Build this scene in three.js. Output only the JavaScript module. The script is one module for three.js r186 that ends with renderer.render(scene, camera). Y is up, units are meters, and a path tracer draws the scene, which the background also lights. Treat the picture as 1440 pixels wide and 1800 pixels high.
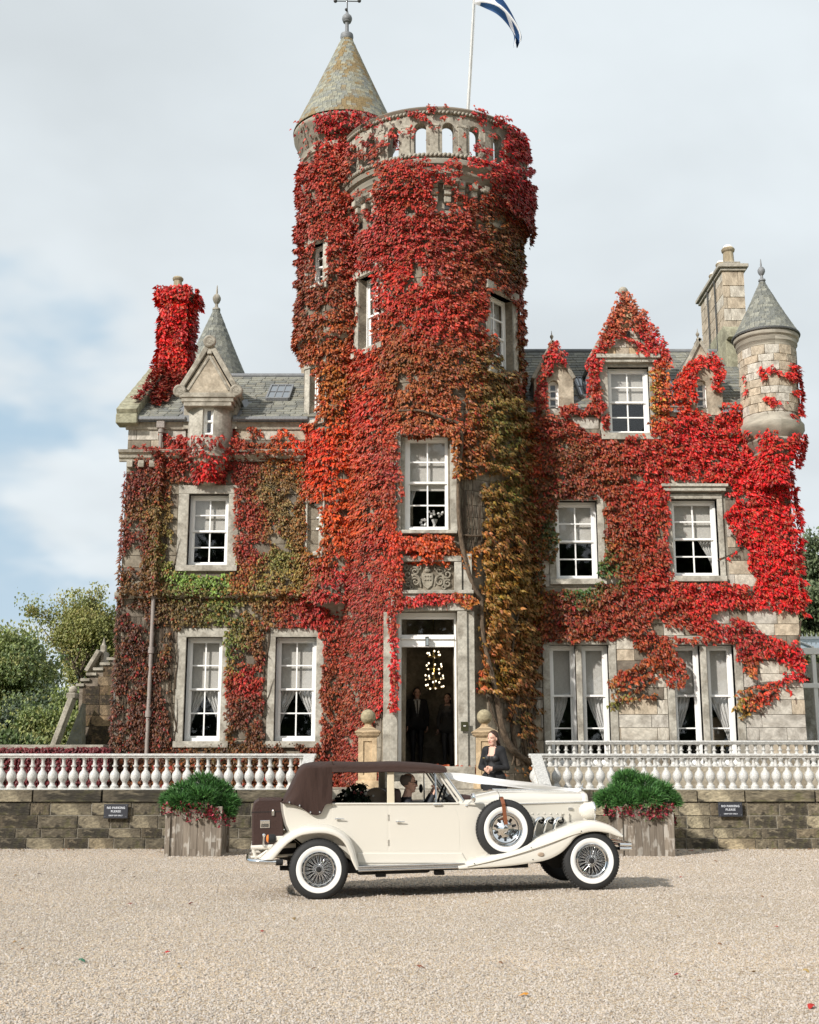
import * as THREE from 'three';
import { mergeGeometries, toCreasedNormals } from 'three/addons/utils/BufferGeometryUtils.js';
import { RoundedBoxGeometry } from 'three/addons/geometries/RoundedBoxGeometry.js';
import { MarchingCubes } from 'three/addons/objects/MarchingCubes.js';

// ---------------------------------------------------------------- camera, sky, sun, exposure
const scene = new THREE.Scene();
const EYE = 1.5, PITCH = Math.atan(450 / 2100), FOC = 2100;
const camera = new THREE.PerspectiveCamera((2 * Math.atan(900 / 2100) * 180) / Math.PI, 819 / 1024, 0.1, 3000);
camera.position.set(0, EYE, 0);
camera.rotation.x = PITCH;
const renderer = new THREE.WebGLRenderer({ antialias: true });
renderer.toneMapping = THREE.LinearToneMapping;
renderer.toneMappingExposure = 1.13;
renderer.shadowMap.enabled = true;
renderer.shadowMap.type = THREE.PCFSoftShadowMap;

const V = (x, y, z) => new THREE.Vector3(x, y, z);
const clamp = (x, a = 0, b = 1) => Math.min(b, Math.max(a, x));
const lerp = (a, b, t) => a + (b - a) * t;
const sstep = (a, b, x) => { const t = clamp((x - a) / (b - a)); return t * t * (3 - 2 * t); };
function rng(seed) { let s = seed | 0; return () => { s = (s + 0x6d2b79f5) | 0; let t = Math.imul(s ^ (s >>> 15), 1 | s); t = (t + Math.imul(t ^ (t >>> 7), 61 | t)) ^ t; return ((t ^ (t >>> 14)) >>> 0) / 4294967296; }; }
const hash = (x, y, s) => { let h = (Math.imul(x, 374761393) + Math.imul(y, 668265263) + Math.imul(s, 974711)) | 0; h = Math.imul(h ^ (h >>> 13), 1274126177); h = Math.imul(h ^ (h >>> 15), 2246822519); return ((h ^ (h >>> 16)) >>> 0) / 4294967296; };
function vn(x, y, per, s) {
  const xi = Math.floor(x), yi = Math.floor(y), fx = x - xi, fy = y - yi, u = fx * fx * (3 - 2 * fx), v = fy * fy * (3 - 2 * fy);
  const m = (k) => (per ? ((k % per) + per) % per : k);
  const a = hash(m(xi), m(yi), s), b = hash(m(xi + 1), m(yi), s), c = hash(m(xi), m(yi + 1), s), d = hash(m(xi + 1), m(yi + 1), s);
  return lerp(lerp(a, b, u), lerp(c, d, u), v);
}
function fbm(x, y, per = 0, oct = 4, s = 1) { let r = 0, a = 0.5, t = 0; for (let i = 0; i < oct; i++) { r += a * vn(x, y, per, s + i * 17); t += a; a *= 0.55; x *= 2; y *= 2; per *= 2; } return r / t; }

const SUN = V(-0.575, 0.57, 0.595).normalize();
{
  const W = 2048, Hh = 1024, data = new Float32Array(W * Hh * 4);
  for (let j = 0; j < Hh; j++) {
    const el = ((j + 0.5) / Hh - 0.5) * Math.PI, y = Math.sin(el), c = Math.cos(el);
    for (let i = 0; i < W; i++) {
      const az = ((i + 0.5) / W - 0.5) * 2 * Math.PI, x = Math.cos(az) * c, z = Math.sin(az) * c, o = (j * W + i) * 4;
      let r, g, b;
      if (y < -0.01) { r = 0.3; g = 0.29; b = 0.27; } else {
        const k = 1 / (Math.max(y, 0) + 0.16), px = x * k, pz = z * k;
        const warp = fbm(px * 0.9 + 7, pz * 0.9 + 3, 0, 3, 5) - 0.5;
        const d = fbm(px * 1.5 + 11 + warp * 1.6, pz * 2.2 + 5 + warp, 0, 6, 9), fine = fbm(px * 5 + 3, pz * 6, 0, 4, 31);
        // cloud cover thins towards the west (left of the view), closes to the north and east
        const west = sstep(-0.1, -0.62, x / Math.max(c, 0.05) + 0.12 * (fine - 0.5)) * sstep(0.58, 0.3, y);
        const cover = sstep(0.3, 0.62, d + 0.34 - 0.8 * west + 0.1 * (fine - 0.5));
        const hz = Math.exp(-Math.max(y, 0) * 7);
        const br = [lerp(0.39, 0.58, hz), lerp(0.54, 0.68, hz), lerp(0.67, 0.76, hz)];
        const t = clamp(0.66 + 1.25 * (fbm(px * 2.1 + 40 + warp, pz * 2.6 + warp, 0, 6, 77) - 0.5) + 0.32 * (fine - 0.5), 0, 1.1);
        const base = lerp(0.61, 0.77, t) + 0.10 * hz;
        const cl = [base * 0.91, base * 0.985, base * 1.03];
        const glow = 0.5 * Math.pow(Math.max(0, x * SUN.x + y * SUN.y + z * SUN.z), 6);
        r = lerp(br[0], cl[0], cover) + glow; g = lerp(br[1], cl[1], cover) + glow * 0.97; b = lerp(br[2], cl[2], cover) + glow * 0.92;
      }
      data[o] = r; data[o + 1] = g; data[o + 2] = b; data[o + 3] = 1;
    }
  }
  const sky = new THREE.DataTexture(data, W, Hh, THREE.RGBAFormat, THREE.FloatType);
  sky.mapping = THREE.EquirectangularReflectionMapping; sky.magFilter = sky.minFilter = THREE.LinearFilter; sky.needsUpdate = true;
  scene.background = sky; scene.environment = sky;
}
const sun = new THREE.DirectionalLight(new THREE.Color(1, 0.95, 0.89), 4.7);
sun.position.copy(SUN).multiplyScalar(80).add(V(0, 0, -20));
sun.target.position.set(0, 4, -22); scene.add(sun, sun.target);
sun.name = 'sun'; sun.target.name = 'sun_target';
sun.castShadow = true; sun.shadow.radius = 3.5; sun.shadow.mapSize.set(4096, 4096);
Object.assign(sun.shadow.camera, { left: -30, right: 30, top: 30, bottom: -30, near: 1, far: 200 });

// ---------------------------------------------------------------- measuring helpers (photo grid of 1440 x 1800)
const CP = Math.cos(PITCH), SP = Math.sin(PITCH);
function ray(px, py) { const x = (px - 720) / FOC, v = (900 - py) / FOC; return V(x, v * CP + SP, v * SP - CP); }
function at(px, py, D) { const r = ray(px, py), t = D / -r.z; return V(t * r.x, EYE + t * r.y, -D); }
function onGround(px, py, h = 0) { const r = ray(px, py), t = (h - EYE) / r.y; return V(t * r.x, h, t * r.z); }
function toPx(x, y, z) { const dy = y - EYE, zc = -z * CP + dy * SP, v = dy * CP + z * SP; return [720 + (FOC * x) / zc, 900 - (FOC * v) / zc]; }

// ---------------------------------------------------------------- naming and building helpers
const taken = new Map();
function numbered(n) { const k = taken.get(n) ?? 0; taken.set(n, k + 1); return k ? `${n}_${String(k).padStart(3, '0')}` : n; }
function tag(o, label, category, group, kind) { if (label) o.userData.label = label; if (category) o.userData.category = category; if (group) o.userData.group = group; if (kind) o.userData.kind = kind; return o; }
function thing(name, label, category, pos = [0, 0, 0], turn = 0, group) {
  const o = new THREE.Group(); o.name = numbered(name); scene.add(o); o.position.set(...pos); o.rotation.y = turn;
  return tag(o, label, category, group);
}
function mesh(name, geo, m, parent) {
  if (Array.isArray(geo)) geo = merge(geo);
  const o = new THREE.Mesh(geo, m); o.name = parent ? name : numbered(name); o.castShadow = o.receiveShadow = true;
  (parent ?? scene).add(o); return o;
}
// a part given in world coordinates under a thing that is only moved, not turned
function wpart(name, geo, m, parent) { const o = mesh(name, geo, m, parent); o.position.copy(parent.position).negate(); return o; }
function copyOf(o, label) { const c = o.clone(); c.name = numbered(o.name.replace(/_\d{3}$/, '')); c.userData = { ...o.userData }; if (label) c.userData.label = label; scene.add(c); return c; }
function merge(list) {
  const gs = list.filter(Boolean).map((g) => { g = g.index ? g.toNonIndexed() : g.clone(); for (const k of Object.keys(g.attributes)) if (!['position', 'normal', 'uv'].includes(k)) g.deleteAttribute(k); if (!g.attributes.normal) g.computeVertexNormals(); if (!g.attributes.uv) uvBox(g); return g; });
  return mergeGeometries(gs);
}
function mergeC(list) { // keeps vertex colours: list of [geometry, Color]
  const gs = list.map(([g, c]) => { g = g.index ? g.toNonIndexed() : g.clone(); const n = g.attributes.position.count, a = new Float32Array(n * 3); for (let i = 0; i < n; i++) { a[3 * i] = c.r; a[3 * i + 1] = c.g; a[3 * i + 2] = c.b; } g.setAttribute('color', new THREE.BufferAttribute(a, 3)); if (!g.attributes.normal) g.computeVertexNormals(); if (!g.attributes.uv) uvBox(g); return g; });
  return mergeGeometries(gs);
}
function uvBox(g) {
  const p = g.attributes.position, n = g.attributes.normal, uv = new Float32Array(p.count * 2);
  for (let i = 0; i < p.count; i++) {
    const ax = Math.abs(n.getX(i)), ay = Math.abs(n.getY(i)), az = Math.abs(n.getZ(i));
    if (ay > ax && ay > az) { uv[2 * i] = p.getX(i); uv[2 * i + 1] = p.getZ(i); } else if (ax > az) { uv[2 * i] = p.getZ(i); uv[2 * i + 1] = p.getY(i); } else { uv[2 * i] = p.getX(i); uv[2 * i + 1] = p.getY(i); }
  }
  g.setAttribute('uv', new THREE.BufferAttribute(uv, 2)); return g;
}
function rotT(g, rx = 0, ry = 0, rz = 0, x = 0, y = 0, z = 0) { if (rx) g.rotateX(rx); if (rz) g.rotateZ(rz); if (ry) g.rotateY(ry); g.translate(x, y, z); return g; }
const box = (w, h, d, x = 0, y = 0, z = 0) => uvBox(new THREE.BoxGeometry(w, h, d).toNonIndexed().translate(x, y, z));
const box2 = (x0, x1, y0, y1, z0, z1) => box(Math.abs(x1 - x0), Math.abs(y1 - y0), Math.abs(z1 - z0), (x0 + x1) / 2, (y0 + y1) / 2, (z0 + z1) / 2);
const rbox = (w, h, d, r, x = 0, y = 0, z = 0, seg = 2) => uvBox(new RoundedBoxGeometry(w, h, d, seg, Math.min(r, w / 2.01, h / 2.01, d / 2.01)).translate(x, y, z));
function lathe(pts, seg = 24, x = 0, y = 0, z = 0) { return toCreasedNormals(new THREE.LatheGeometry(pts.map((p) => new THREE.Vector2(p[0], p[1])), seg), 0.62).translate(x, y, z); }
function tube(pts, r, seg = 0, rad = 6, closed = false) { const c = new THREE.CatmullRomCurve3(pts.map((p) => (p.isVector3 ? p : V(...p))), closed, 'centripetal'); return new THREE.TubeGeometry(c, seg || pts.length * 4, r, rad, closed); }
// a tube whose radius runs along radii
function taper(pts, radii, seg = 0, rad = 7) {
  const c = new THREE.CatmullRomCurve3(pts.map((p) => (p.isVector3 ? p : V(...p))), false, 'centripetal'), n = seg || pts.length * 4, g = new THREE.TubeGeometry(c, n, 1, rad), p = g.attributes.position;
  for (let i = 0; i <= n; i++) { const q = c.getPointAt(i / n), t = (i / n) * (radii.length - 1), k = Math.min(Math.floor(t), radii.length - 2), r = lerp(radii[k], radii[k + 1], t - k); for (let j = 0; j <= rad; j++) { const m = i * (rad + 1) + j; p.setXYZ(m, q.x + (p.getX(m) - q.x) * r, q.y + (p.getY(m) - q.y) * r, q.z + (p.getZ(m) - q.z) * r); } }
  return g;
}
function rod(a, b, r, rad = 6, r2 = r) { const d = b.clone().sub(a), g = new THREE.CylinderGeometry(r2, r, d.length(), rad); g.applyQuaternion(new THREE.Quaternion().setFromUnitVectors(V(0, 1, 0), d.clone().normalize())); const m = a.clone().add(b).multiplyScalar(0.5); return g.translate(m.x, m.y, m.z); }
function shapeOf(pts, holes = []) { const s = new THREE.Shape(pts.map((p) => new THREE.Vector2(p[0], p[1]))); for (const h of holes) s.holes.push(new THREE.Path(h.map((p) => new THREE.Vector2(p[0], p[1])))); return s; }
function extrude(pts, depth, { holes = [], bevel = 0, seg = 2, curve = 12 } = {}) { const s = pts.isShape ? pts : shapeOf(pts, holes); return uvBox(new THREE.ExtrudeGeometry(s, { depth, bevelEnabled: bevel > 0, bevelThickness: bevel, bevelSize: bevel, bevelOffset: -bevel, bevelSegments: seg, curveSegments: curve })); }
// a smooth sheet from f(u, v) -> Vector3
function sheet(f, nu, nv) {
  const p = [], uv = [], idx = [];
  for (let i = 0; i <= nu; i++) for (let j = 0; j <= nv; j++) { const q = f(i / nu, j / nv); p.push(q.x, q.y, q.z); uv.push(i / nu, j / nv); }
  for (let i = 0; i < nu; i++) for (let j = 0; j < nv; j++) { const a = i * (nv + 1) + j, b = a + nv + 1; idx.push(a, b, a + 1, b, b + 1, a + 1); }
  const g = new THREE.BufferGeometry(); g.setAttribute('position', new THREE.Float32BufferAttribute(p, 3)); g.setAttribute('uv', new THREE.Float32BufferAttribute(uv, 2)); g.setIndex(idx); g.computeVertexNormals(); return g;
}
const poly = (list) => (x, y) => { let c = false; for (let i = 0, j = list.length - 1; i < list.length; j = i++) { const [xi, yi] = list[i], [xj, yj] = list[j]; if (yi > y !== yj > y && x < ((xj - xi) * (y - yi)) / (yj - yi) + xi) c = !c; } return c; };
const lin = (hex, k = 1) => { const c = new THREE.Color(hex); c.multiplyScalar(k); return c; };

// ---------------------------------------------------------------- textures (computed) and materials
function texture(size, metres, f, srgb = true) {
  const d = new Uint8Array(size * size * 4);
  for (let j = 0; j < size; j++) for (let i = 0; i < size; i++) { const c = f(i / size, j / size), o = (j * size + i) * 4; if (typeof c === 'number') d[o] = d[o + 1] = d[o + 2] = clamp(c) * 255; else { d[o] = clamp(c[0], 0, 255); d[o + 1] = clamp(c[1], 0, 255); d[o + 2] = clamp(c[2], 0, 255); } d[o + 3] = 255; }
  const t = new THREE.DataTexture(d, size, size, THREE.RGBAFormat); t.wrapS = t.wrapT = THREE.RepeatWrapping; t.magFilter = THREE.LinearFilter; t.minFilter = THREE.LinearMipmapLinearFilter; t.generateMipmaps = true; t.repeat.set(1 / metres, 1 / metres); if (srgb) t.colorSpace = THREE.SRGBColorSpace; t.needsUpdate = true; return t;
}
const mixc = (a, b, t) => [lerp(a[0], b[0], t), lerp(a[1], b[1], t), lerp(a[2], b[2], t)];
const stoneTex = texture(512, 1.6, (u, v) => { const a = fbm(u * 6, v * 6, 6, 5, 3), b = fbm(u * 40, v * 40, 40, 3, 8), s = fbm(u * 14, v * 5, 0, 3, 4); let c = mixc([170, 163, 152], [216, 210, 199], sstep(0.3, 0.72, a)); c = mixc(c, [140, 130, 116], 0.4 * sstep(0.62, 0.85, fbm(u * 9, v * 9, 9, 4, 21))); const k = 0.86 + 0.28 * b; return [c[0] * k, c[1] * k, c[2] * k]; });
const stoneBump = texture(512, 1.6, (u, v) => 0.5 * fbm(u * 50, v * 50, 50, 3, 12) + 0.5 * fbm(u * 12, v * 12, 12, 4, 13), false);
const mossTex = texture(512, 1.7, (u, v) => { const a = fbm(u * 5, v * 5, 5, 5, 33), b = fbm(u * 44, v * 44, 44, 3, 38), m = fbm(u * 8, v * 8, 8, 5, 41); let c = mixc([120, 111, 96], [192, 180, 156], sstep(0.32, 0.7, a)); c = mixc(c, [58, 54, 47], 0.75 * sstep(0.52, 0.68, m)); c = mixc(c, [104, 104, 62], 0.4 * sstep(0.58, 0.75, fbm(u * 11, v * 11, 11, 4, 51))); const k = 0.72 + 0.56 * b; return [c[0] * k, c[1] * k, c[2] * k]; });
const gravelTex = texture(1024, 1.5, (u, v) => { let best = 9, id = 0, sec = 9; const N = 84, x = u * N, y = v * N; for (let dj = -1; dj <= 1; dj++) for (let di = -1; di <= 1; di++) { const ci = Math.floor(x) + di, cj = Math.floor(y) + dj, mi = ((ci % N) + N) % N, mj = ((cj % N) + N) % N; const qx = ci + hash(mi, mj, 1), qy = cj + hash(mi, mj, 2), dd = Math.hypot(x - qx, y - qy); if (dd < best) { sec = best; best = dd; id = hash(mi, mj, 3); } else if (dd < sec) sec = dd; } const edge = sstep(0.0, 0.22, sec - best); const tone = id < 0.18 ? [178, 162, 140] : id < 0.5 ? [226, 212, 190] : id < 0.8 ? [240, 228, 210] : id < 0.92 ? [214, 192, 162] : [196, 190, 184]; const k = 0.6 + 0.4 * edge; return [tone[0] * k, tone[1] * k, tone[2] * k]; });
const gravelBump = texture(1024, 1.5, (u, v) => { let best = 9; const N = 84, x = u * N, y = v * N; for (let dj = -1; dj <= 1; dj++) for (let di = -1; di <= 1; di++) { const ci = Math.floor(x) + di, cj = Math.floor(y) + dj, mi = ((ci % N) + N) % N, mj = ((cj % N) + N) % N; best = Math.min(best, Math.hypot(x - ci - hash(mi, mj, 1), y - cj - hash(mi, mj, 2)) - 0.3 * hash(mi, mj, 5)); } return 1 - clamp(best * 1.2); }, false);
const grainTex = texture(256, 0.5, (u, v) => { const b = fbm(u * 30, v * 30, 30, 4, 61); const k = 205 + 90 * (b - 0.5); return [k, k, k]; });
const grainBump = texture(256, 0.5, (u, v) => fbm(u * 32, v * 32, 32, 3, 66), false);
const slateTex = texture(256, 1, (u, v) => { const a = fbm(u * 10, v * 10, 10, 5, 71), l = fbm(u * 16, v * 16, 16, 4, 75); let c = mixc([150, 150, 146], [226, 226, 220], a); c = mixc(c, [214, 208, 150], 0.55 * sstep(0.6, 0.76, l)); return c; });
const woodTex = texture(512, 1, (u, v) => { const g = fbm(u * 60, v * 3, 0, 4, 81) * 0.6 + 0.4 * fbm(u * 9, v * 2, 0, 4, 85), w = fbm(u * 14, v * 7, 0, 4, 87); let c = mixc([96, 84, 72], [178, 166, 150], g); c = mixc(c, [206, 200, 190], 0.65 * sstep(0.55, 0.72, w)); return c; });
const woodBump = texture(512, 1, (u, v) => fbm(u * 60, v * 3, 0, 4, 81), false);
const clothTex = texture(256, 0.25, (u, v) => { const k = 215 + 34 * (0.5 * Math.sin(u * 128 * 6.2832) * Math.sin(v * 128 * 6.2832) + fbm(u * 20, v * 20, 20, 3, 91) - 0.5); return [k, k, k]; });
const clothBump = texture(256, 0.6, (u, v) => fbm(u * 5, v * 4, 5, 4, 95), false);
const leafTex = texture(256, 1, (u, v) => { const k = 210 + 70 * (fbm(u * 12, v * 12, 12, 4, 101) - 0.5); return [k, k, k]; });
const barkTex = texture(256, 0.5, (u, v) => { const k = fbm(u * 40, v * 8, 0, 4, 111); return mixc([70, 60, 50], [170, 155, 138], k); });
const barkBump = texture(256, 0.5, (u, v) => fbm(u * 40, v * 8, 0, 4, 111), false);
function std(color, o = {}) { return new THREE.MeshStandardMaterial({ color: typeof color === 'string' || typeof color === 'number' ? new THREE.Color(color) : color, roughness: 0.85, ...o }); }
const rgb = (r, g, b) => new THREE.Color().setRGB(r, g, b);
const stoneM = (r, g, b) => std(rgb(r, g, b), { map: stoneTex, bumpMap: stoneBump, bumpScale: 0.008, roughness: 0.92 });
const M = {
  under: [stoneM(0.3, 0.27, 0.23), stoneM(0.36, 0.33, 0.28), stoneM(0.25, 0.22, 0.19)],  // darker stone behind the creeper: shade between the leaves put into its colour
  ashlar: [stoneM(0.72, 0.71, 0.69), stoneM(0.77, 0.75, 0.71), stoneM(0.67, 0.66, 0.65), stoneM(0.7, 0.62, 0.52), stoneM(0.62, 0.56, 0.48)],
  dressed: stoneM(0.6, 0.6, 0.575), mortar: stoneM(0.62, 0.6, 0.57), warm: stoneM(0.78, 0.62, 0.43), darkstone: stoneM(0.33, 0.29, 0.25), coping: stoneM(0.53, 0.515, 0.475), green: stoneM(0.45, 0.46, 0.36),
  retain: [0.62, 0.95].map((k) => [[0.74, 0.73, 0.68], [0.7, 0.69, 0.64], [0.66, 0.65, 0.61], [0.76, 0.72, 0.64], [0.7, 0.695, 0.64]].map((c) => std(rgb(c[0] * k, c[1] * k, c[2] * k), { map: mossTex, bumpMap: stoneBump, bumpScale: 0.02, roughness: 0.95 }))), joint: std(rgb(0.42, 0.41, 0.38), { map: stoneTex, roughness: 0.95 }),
  brownstone: [[0.5, 0.4, 0.32], [0.42, 0.35, 0.29], [0.56, 0.44, 0.33]].map((c) => std(rgb(...c), { map: mossTex, bumpMap: stoneBump, bumpScale: 0.02, roughness: 0.95 })),
  white: std(rgb(0.8, 0.79, 0.75), { map: grainTex, bumpMap: grainBump, bumpScale: 0.0005, roughness: 0.55 }),
  paint: std(rgb(0.84, 0.83, 0.8), { roughness: 0.4 }),
  blind: std(rgb(0.62, 0.6, 0.55), { map: clothTex, roughness: 0.9 }), sheer: std(rgb(0.72, 0.71, 0.68), { map: clothTex, roughness: 0.95, side: THREE.DoubleSide }),
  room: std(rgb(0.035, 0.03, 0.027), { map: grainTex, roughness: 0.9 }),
  glass: new THREE.MeshPhysicalMaterial({ color: 0xffffff, transmission: 1, thickness: 0, roughness: 0.02, ior: 1.5 }),
  lead: std(rgb(0.3, 0.31, 0.32), { map: grainTex, roughness: 0.6 }), iron: std(rgb(0.05, 0.05, 0.05), { roughness: 0.6 }), pipe: std(rgb(0.42, 0.36, 0.32), { map: grainTex, roughness: 0.7 }),
  slate: [[0.34, 0.335, 0.31], [0.42, 0.415, 0.375], [0.27, 0.275, 0.265], [0.38, 0.36, 0.31]].map((c) => std(rgb(...c), { map: slateTex, bumpMap: grainBump, bumpScale: 0.004, roughness: 0.8 })),
  slateV: std(rgb(1, 1, 1), { map: slateTex, bumpMap: grainBump, bumpScale: 0.004, roughness: 0.8, vertexColors: true }),
  chrome: std(rgb(0.82, 0.82, 0.82), { metalness: 1, roughness: 0.08 }), brass: std(rgb(0.35, 0.26, 0.1), { metalness: 1, roughness: 0.35 }),
  bark: std(rgb(0.5, 0.45, 0.4), { map: barkTex, bumpMap: barkBump, bumpScale: 0.02, roughness: 0.95 }),
};

// ---------------------------------------------------------------- the setting: ground, gravel, terraces, steps
const FRONT = at(1044, 1565, 14.9), REAR = onGround(561, 1582);
const gH = (x, z) => FRONT.y * Math.exp(-(((x - FRONT.x - 0.2) / 1.7) ** 2) - ((z - FRONT.z - 0.1) / 1.5) ** 2) + 0.012 * (fbm(x * 0.7 + 9, z * 0.7, 0, 3, 201) - 0.5) * sstep(0, 2, Math.hypot(x - REAR.x, z - REAR.z));
{
  const g = new THREE.PlaneGeometry(900, 900, 1, 1).rotateX(-Math.PI / 2).translate(0, -0.12, -150);
  const grass = texture(256, 3, (u, v) => { const k = fbm(u * 30, v * 30, 30, 4, 121); return mixc([60, 82, 34], [120, 140, 66], k); });
  tag(mesh('ground', uvBox(g.toNonIndexed()), std(rgb(0.4, 0.5, 0.35), { map: grass, roughness: 1 })), 'short green lawn around and behind the house', null, null, 'structure');
  const d = new THREE.PlaneGeometry(44, 44, 220, 220).rotateX(-Math.PI / 2).translate(0, 0, -2.2), p = d.attributes.position, col = new Float32Array(p.count * 3);
  for (let i = 0; i < p.count; i++) { const x = p.getX(i), z = p.getZ(i), y = gH(x, z); p.setY(i, y); const m = fbm(x * 0.55 + 3, z * 0.8 + 8, 0, 5, 131), w = fbm(x * 2.1, z * 2.6 + 1, 0, 4, 139); const k = 0.86 + 0.3 * (m - 0.5) + 0.16 * (w - 0.5), warm = 0.05 * (m - 0.5); col[3 * i] = k * (1 + warm); col[3 * i + 1] = k; col[3 * i + 2] = k * (1 - warm); }
  const uv = d.attributes.uv; for (let i = 0; i < p.count; i++) uv.setXY(i, p.getX(i), p.getZ(i));
  d.setAttribute('color', new THREE.BufferAttribute(col, 3)); d.computeVertexNormals();
  tag(mesh('gravel_forecourt', d, std(rgb(0.92, 0.86, 0.8), { map: gravelTex, bumpMap: gravelBump, bumpScale: 0.009, roughness: 0.95, vertexColors: true })), 'pale beige gravel forecourt in front of the terrace wall', null, null, 'structure');
  // loose stones lying on the gravel
  const r = rng(5), N = 170000, geo = new THREE.IcosahedronGeometry(1, 0), im = new THREE.InstancedMesh(geo, std(0xffffff, { map: grainTex, roughness: 0.95 }), N), o = new THREE.Object3D(), c = new THREE.Color();
  const tones = [[0.72, 0.645, 0.545], [0.74, 0.67, 0.57], [0.75, 0.685, 0.595], [0.68, 0.6, 0.49], [0.56, 0.485, 0.4], [0.71, 0.655, 0.58]];
  for (let i = 0; i < N; i++) {
    const D = 7.2 + 16.2 * Math.pow(r(), 1.3), x = (r() - 0.5) * (D * 0.78), s = (0.0032 + 0.0075 * Math.pow(r(), 2.4)) * (1 + 0.025 * (D - 7));
    o.position.set(x, gH(x, -D) + s * 0.25, -D); o.rotation.set(r() * 6, r() * 6, r() * 6); o.scale.set(s * (0.8 + 0.7 * r()), s * 0.62, s * (0.8 + 0.5 * r())); o.updateMatrix(); im.setMatrixAt(i, o.matrix);
    const t = tones[Math.floor(Math.pow(r(), 1.2) * 6)], k = 0.92 + 0.15 * r(); im.setColorAt(i, c.setRGB(t[0] * k, t[1] * k * 0.99, t[2] * k * 1.02));
  }
  im.name = 'gravel'; im.castShadow = im.receiveShadow = true; scene.add(im); tag(im, 'loose pale stones scattered over the gravel forecourt', null, null, 'stuff');
}
const ST = { L: -1.92, R: 2.43, TOP: 1.1, D: 23.5 };
{
  const flag = std(rgb(0.5, 0.47, 0.41), { map: stoneTex, bumpMap: stoneBump, bumpScale: 0.01, roughness: 0.95 });
  tag(mesh('terrace', [box2(-14, ST.L - 0.2, 0, ST.TOP - 0.004, -23.9, -27.2), box2(ST.L - 0.2, ST.R + 0.2, 0, ST.TOP - 0.004, -23.35, -27.2), box2(ST.R + 0.2, 14, 0, ST.TOP - 0.004, -23.9, -27.2)], flag), 'stone paved terrace between the balustrade and the house', null, null, 'structure');
  tag(mesh('upper_terrace', [box2(2.75, 14, ST.TOP, 1.53, -25.4, -27.2)], flag), 'raised stone terrace under the french windows', null, null, 'structure');
}
// unit stone: face at z = 0 with chamfered arrises, 1 x 1, depth 1
const unitStones = [0, 1, 2].map((k) => {
  const a = 0.5, bx = 0.488, by = 0.478, P = [[-a, -a, -0.3], [a, -a, -0.3], [a, a, -0.3], [-a, a, -0.3], [-bx, -by, 0], [bx, -by, 0], [bx, by, 0], [-bx, by, 0], [-a, -a, -1], [a, -a, -1], [a, a, -1], [-a, a, -1]];
  const q = [[4, 5, 6, 7], [0, 1, 5, 4], [1, 2, 6, 5], [2, 3, 7, 6], [3, 0, 4, 7], [8, 9, 1, 0], [9, 10, 2, 1], [10, 11, 3, 2], [11, 8, 0, 3]], pos = [], uv = [];
  for (const [i, j, l, m] of q) for (const n of [i, j, l, i, l, m]) { pos.push(...P[n]); uv.push(P[n][0] * 0.6 + k * 0.37 + P[n][2] * 0.05, P[n][1] * 0.32 + k * 0.61); }
  const g = new THREE.BufferGeometry(); g.setAttribute('position', new THREE.Float32BufferAttribute(pos, 3)); g.setAttribute('uv', new THREE.Float32BufferAttribute(uv, 2)); g.computeVertexNormals(); return g;
});
function cut(rects, h) { const out = []; for (const [a, b, c, d] of rects) { const [e, f, g, i] = h; if (e >= b || f <= a || g >= d || i <= c) { out.push([a, b, c, d]); continue; } if (a < e) out.push([a, e, c, d]); if (f < b) out.push([f, b, c, d]); const x0 = Math.max(a, e), x1 = Math.min(b, f); if (c < g) out.push([x0, x1, c, g]); if (i < d) out.push([x0, x1, i, d]); } return out; }
const stoneBudget = { n: 285 };
function ashlar(parent, o) {
  const r = rng(o.seed ?? 1), { u0, u1, v0, v1, place, mats } = o, gap = o.gap ?? 0.006, dep = o.depth ?? 0.05, heaps = mats.map(() => []), M4 = new THREE.Object3D();
  let v = v0;
  while (v < v1 - 0.02) {
    let h = lerp(o.courses[0], o.courses[1], r()); if (v + h > v1 - 0.6 * o.courses[0]) h = v1 - v;
    let u = u0 - r() * 0.3;
    while (u < u1) {
      let l = lerp(o.len[0], o.len[1], r()); if (u + l > u1 - 0.15) l = u1 - u; const a = Math.max(u, u0); let rects = [[a, u + l, v, v + h]]; u += l;
      for (const hole of o.holes ?? []) rects = cut(rects, hole);
      for (const [p, q, s, t] of rects) {
        if (q - p < 0.03 || t - s < 0.03) continue;
        if (o.keep && !o.keep((p + q) / 2, (s + t) / 2)) continue;
        const [x, y, z, ry] = place((p + q) / 2, (s + t) / 2); M4.position.set(x, y, z); M4.rotation.set(0, ry, 0); M4.scale.set(q - p - gap, t - s - gap, dep); M4.translateZ((r() - 0.5) * (o.rough ?? 0.006)); M4.updateMatrix();
        const mi = Math.floor(r() * mats.length), g = unitStones[Math.floor(r() * 3)];
        if ((!o.single || o.single((p + q) / 2, (s + t) / 2)) && (o.free || stoneBudget.n-- > 0)) { const m = mesh(o.name ?? 'stone', g, mats[mi], parent); m.position.copy(M4.position).sub(parent.position); m.rotation.copy(M4.rotation); m.scale.copy(M4.scale); } else heaps[mi % heaps.length].push(g.clone().applyMatrix4(M4.matrix));
      }
    }
    v += h;
  }
  heaps.forEach((hp, i) => { if (hp.length) tag(wpart('stonework', hp, (o.hidden ?? mats)[i % (o.hidden ?? mats).length], parent), null, null, null, 'stuff'); });
}
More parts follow.
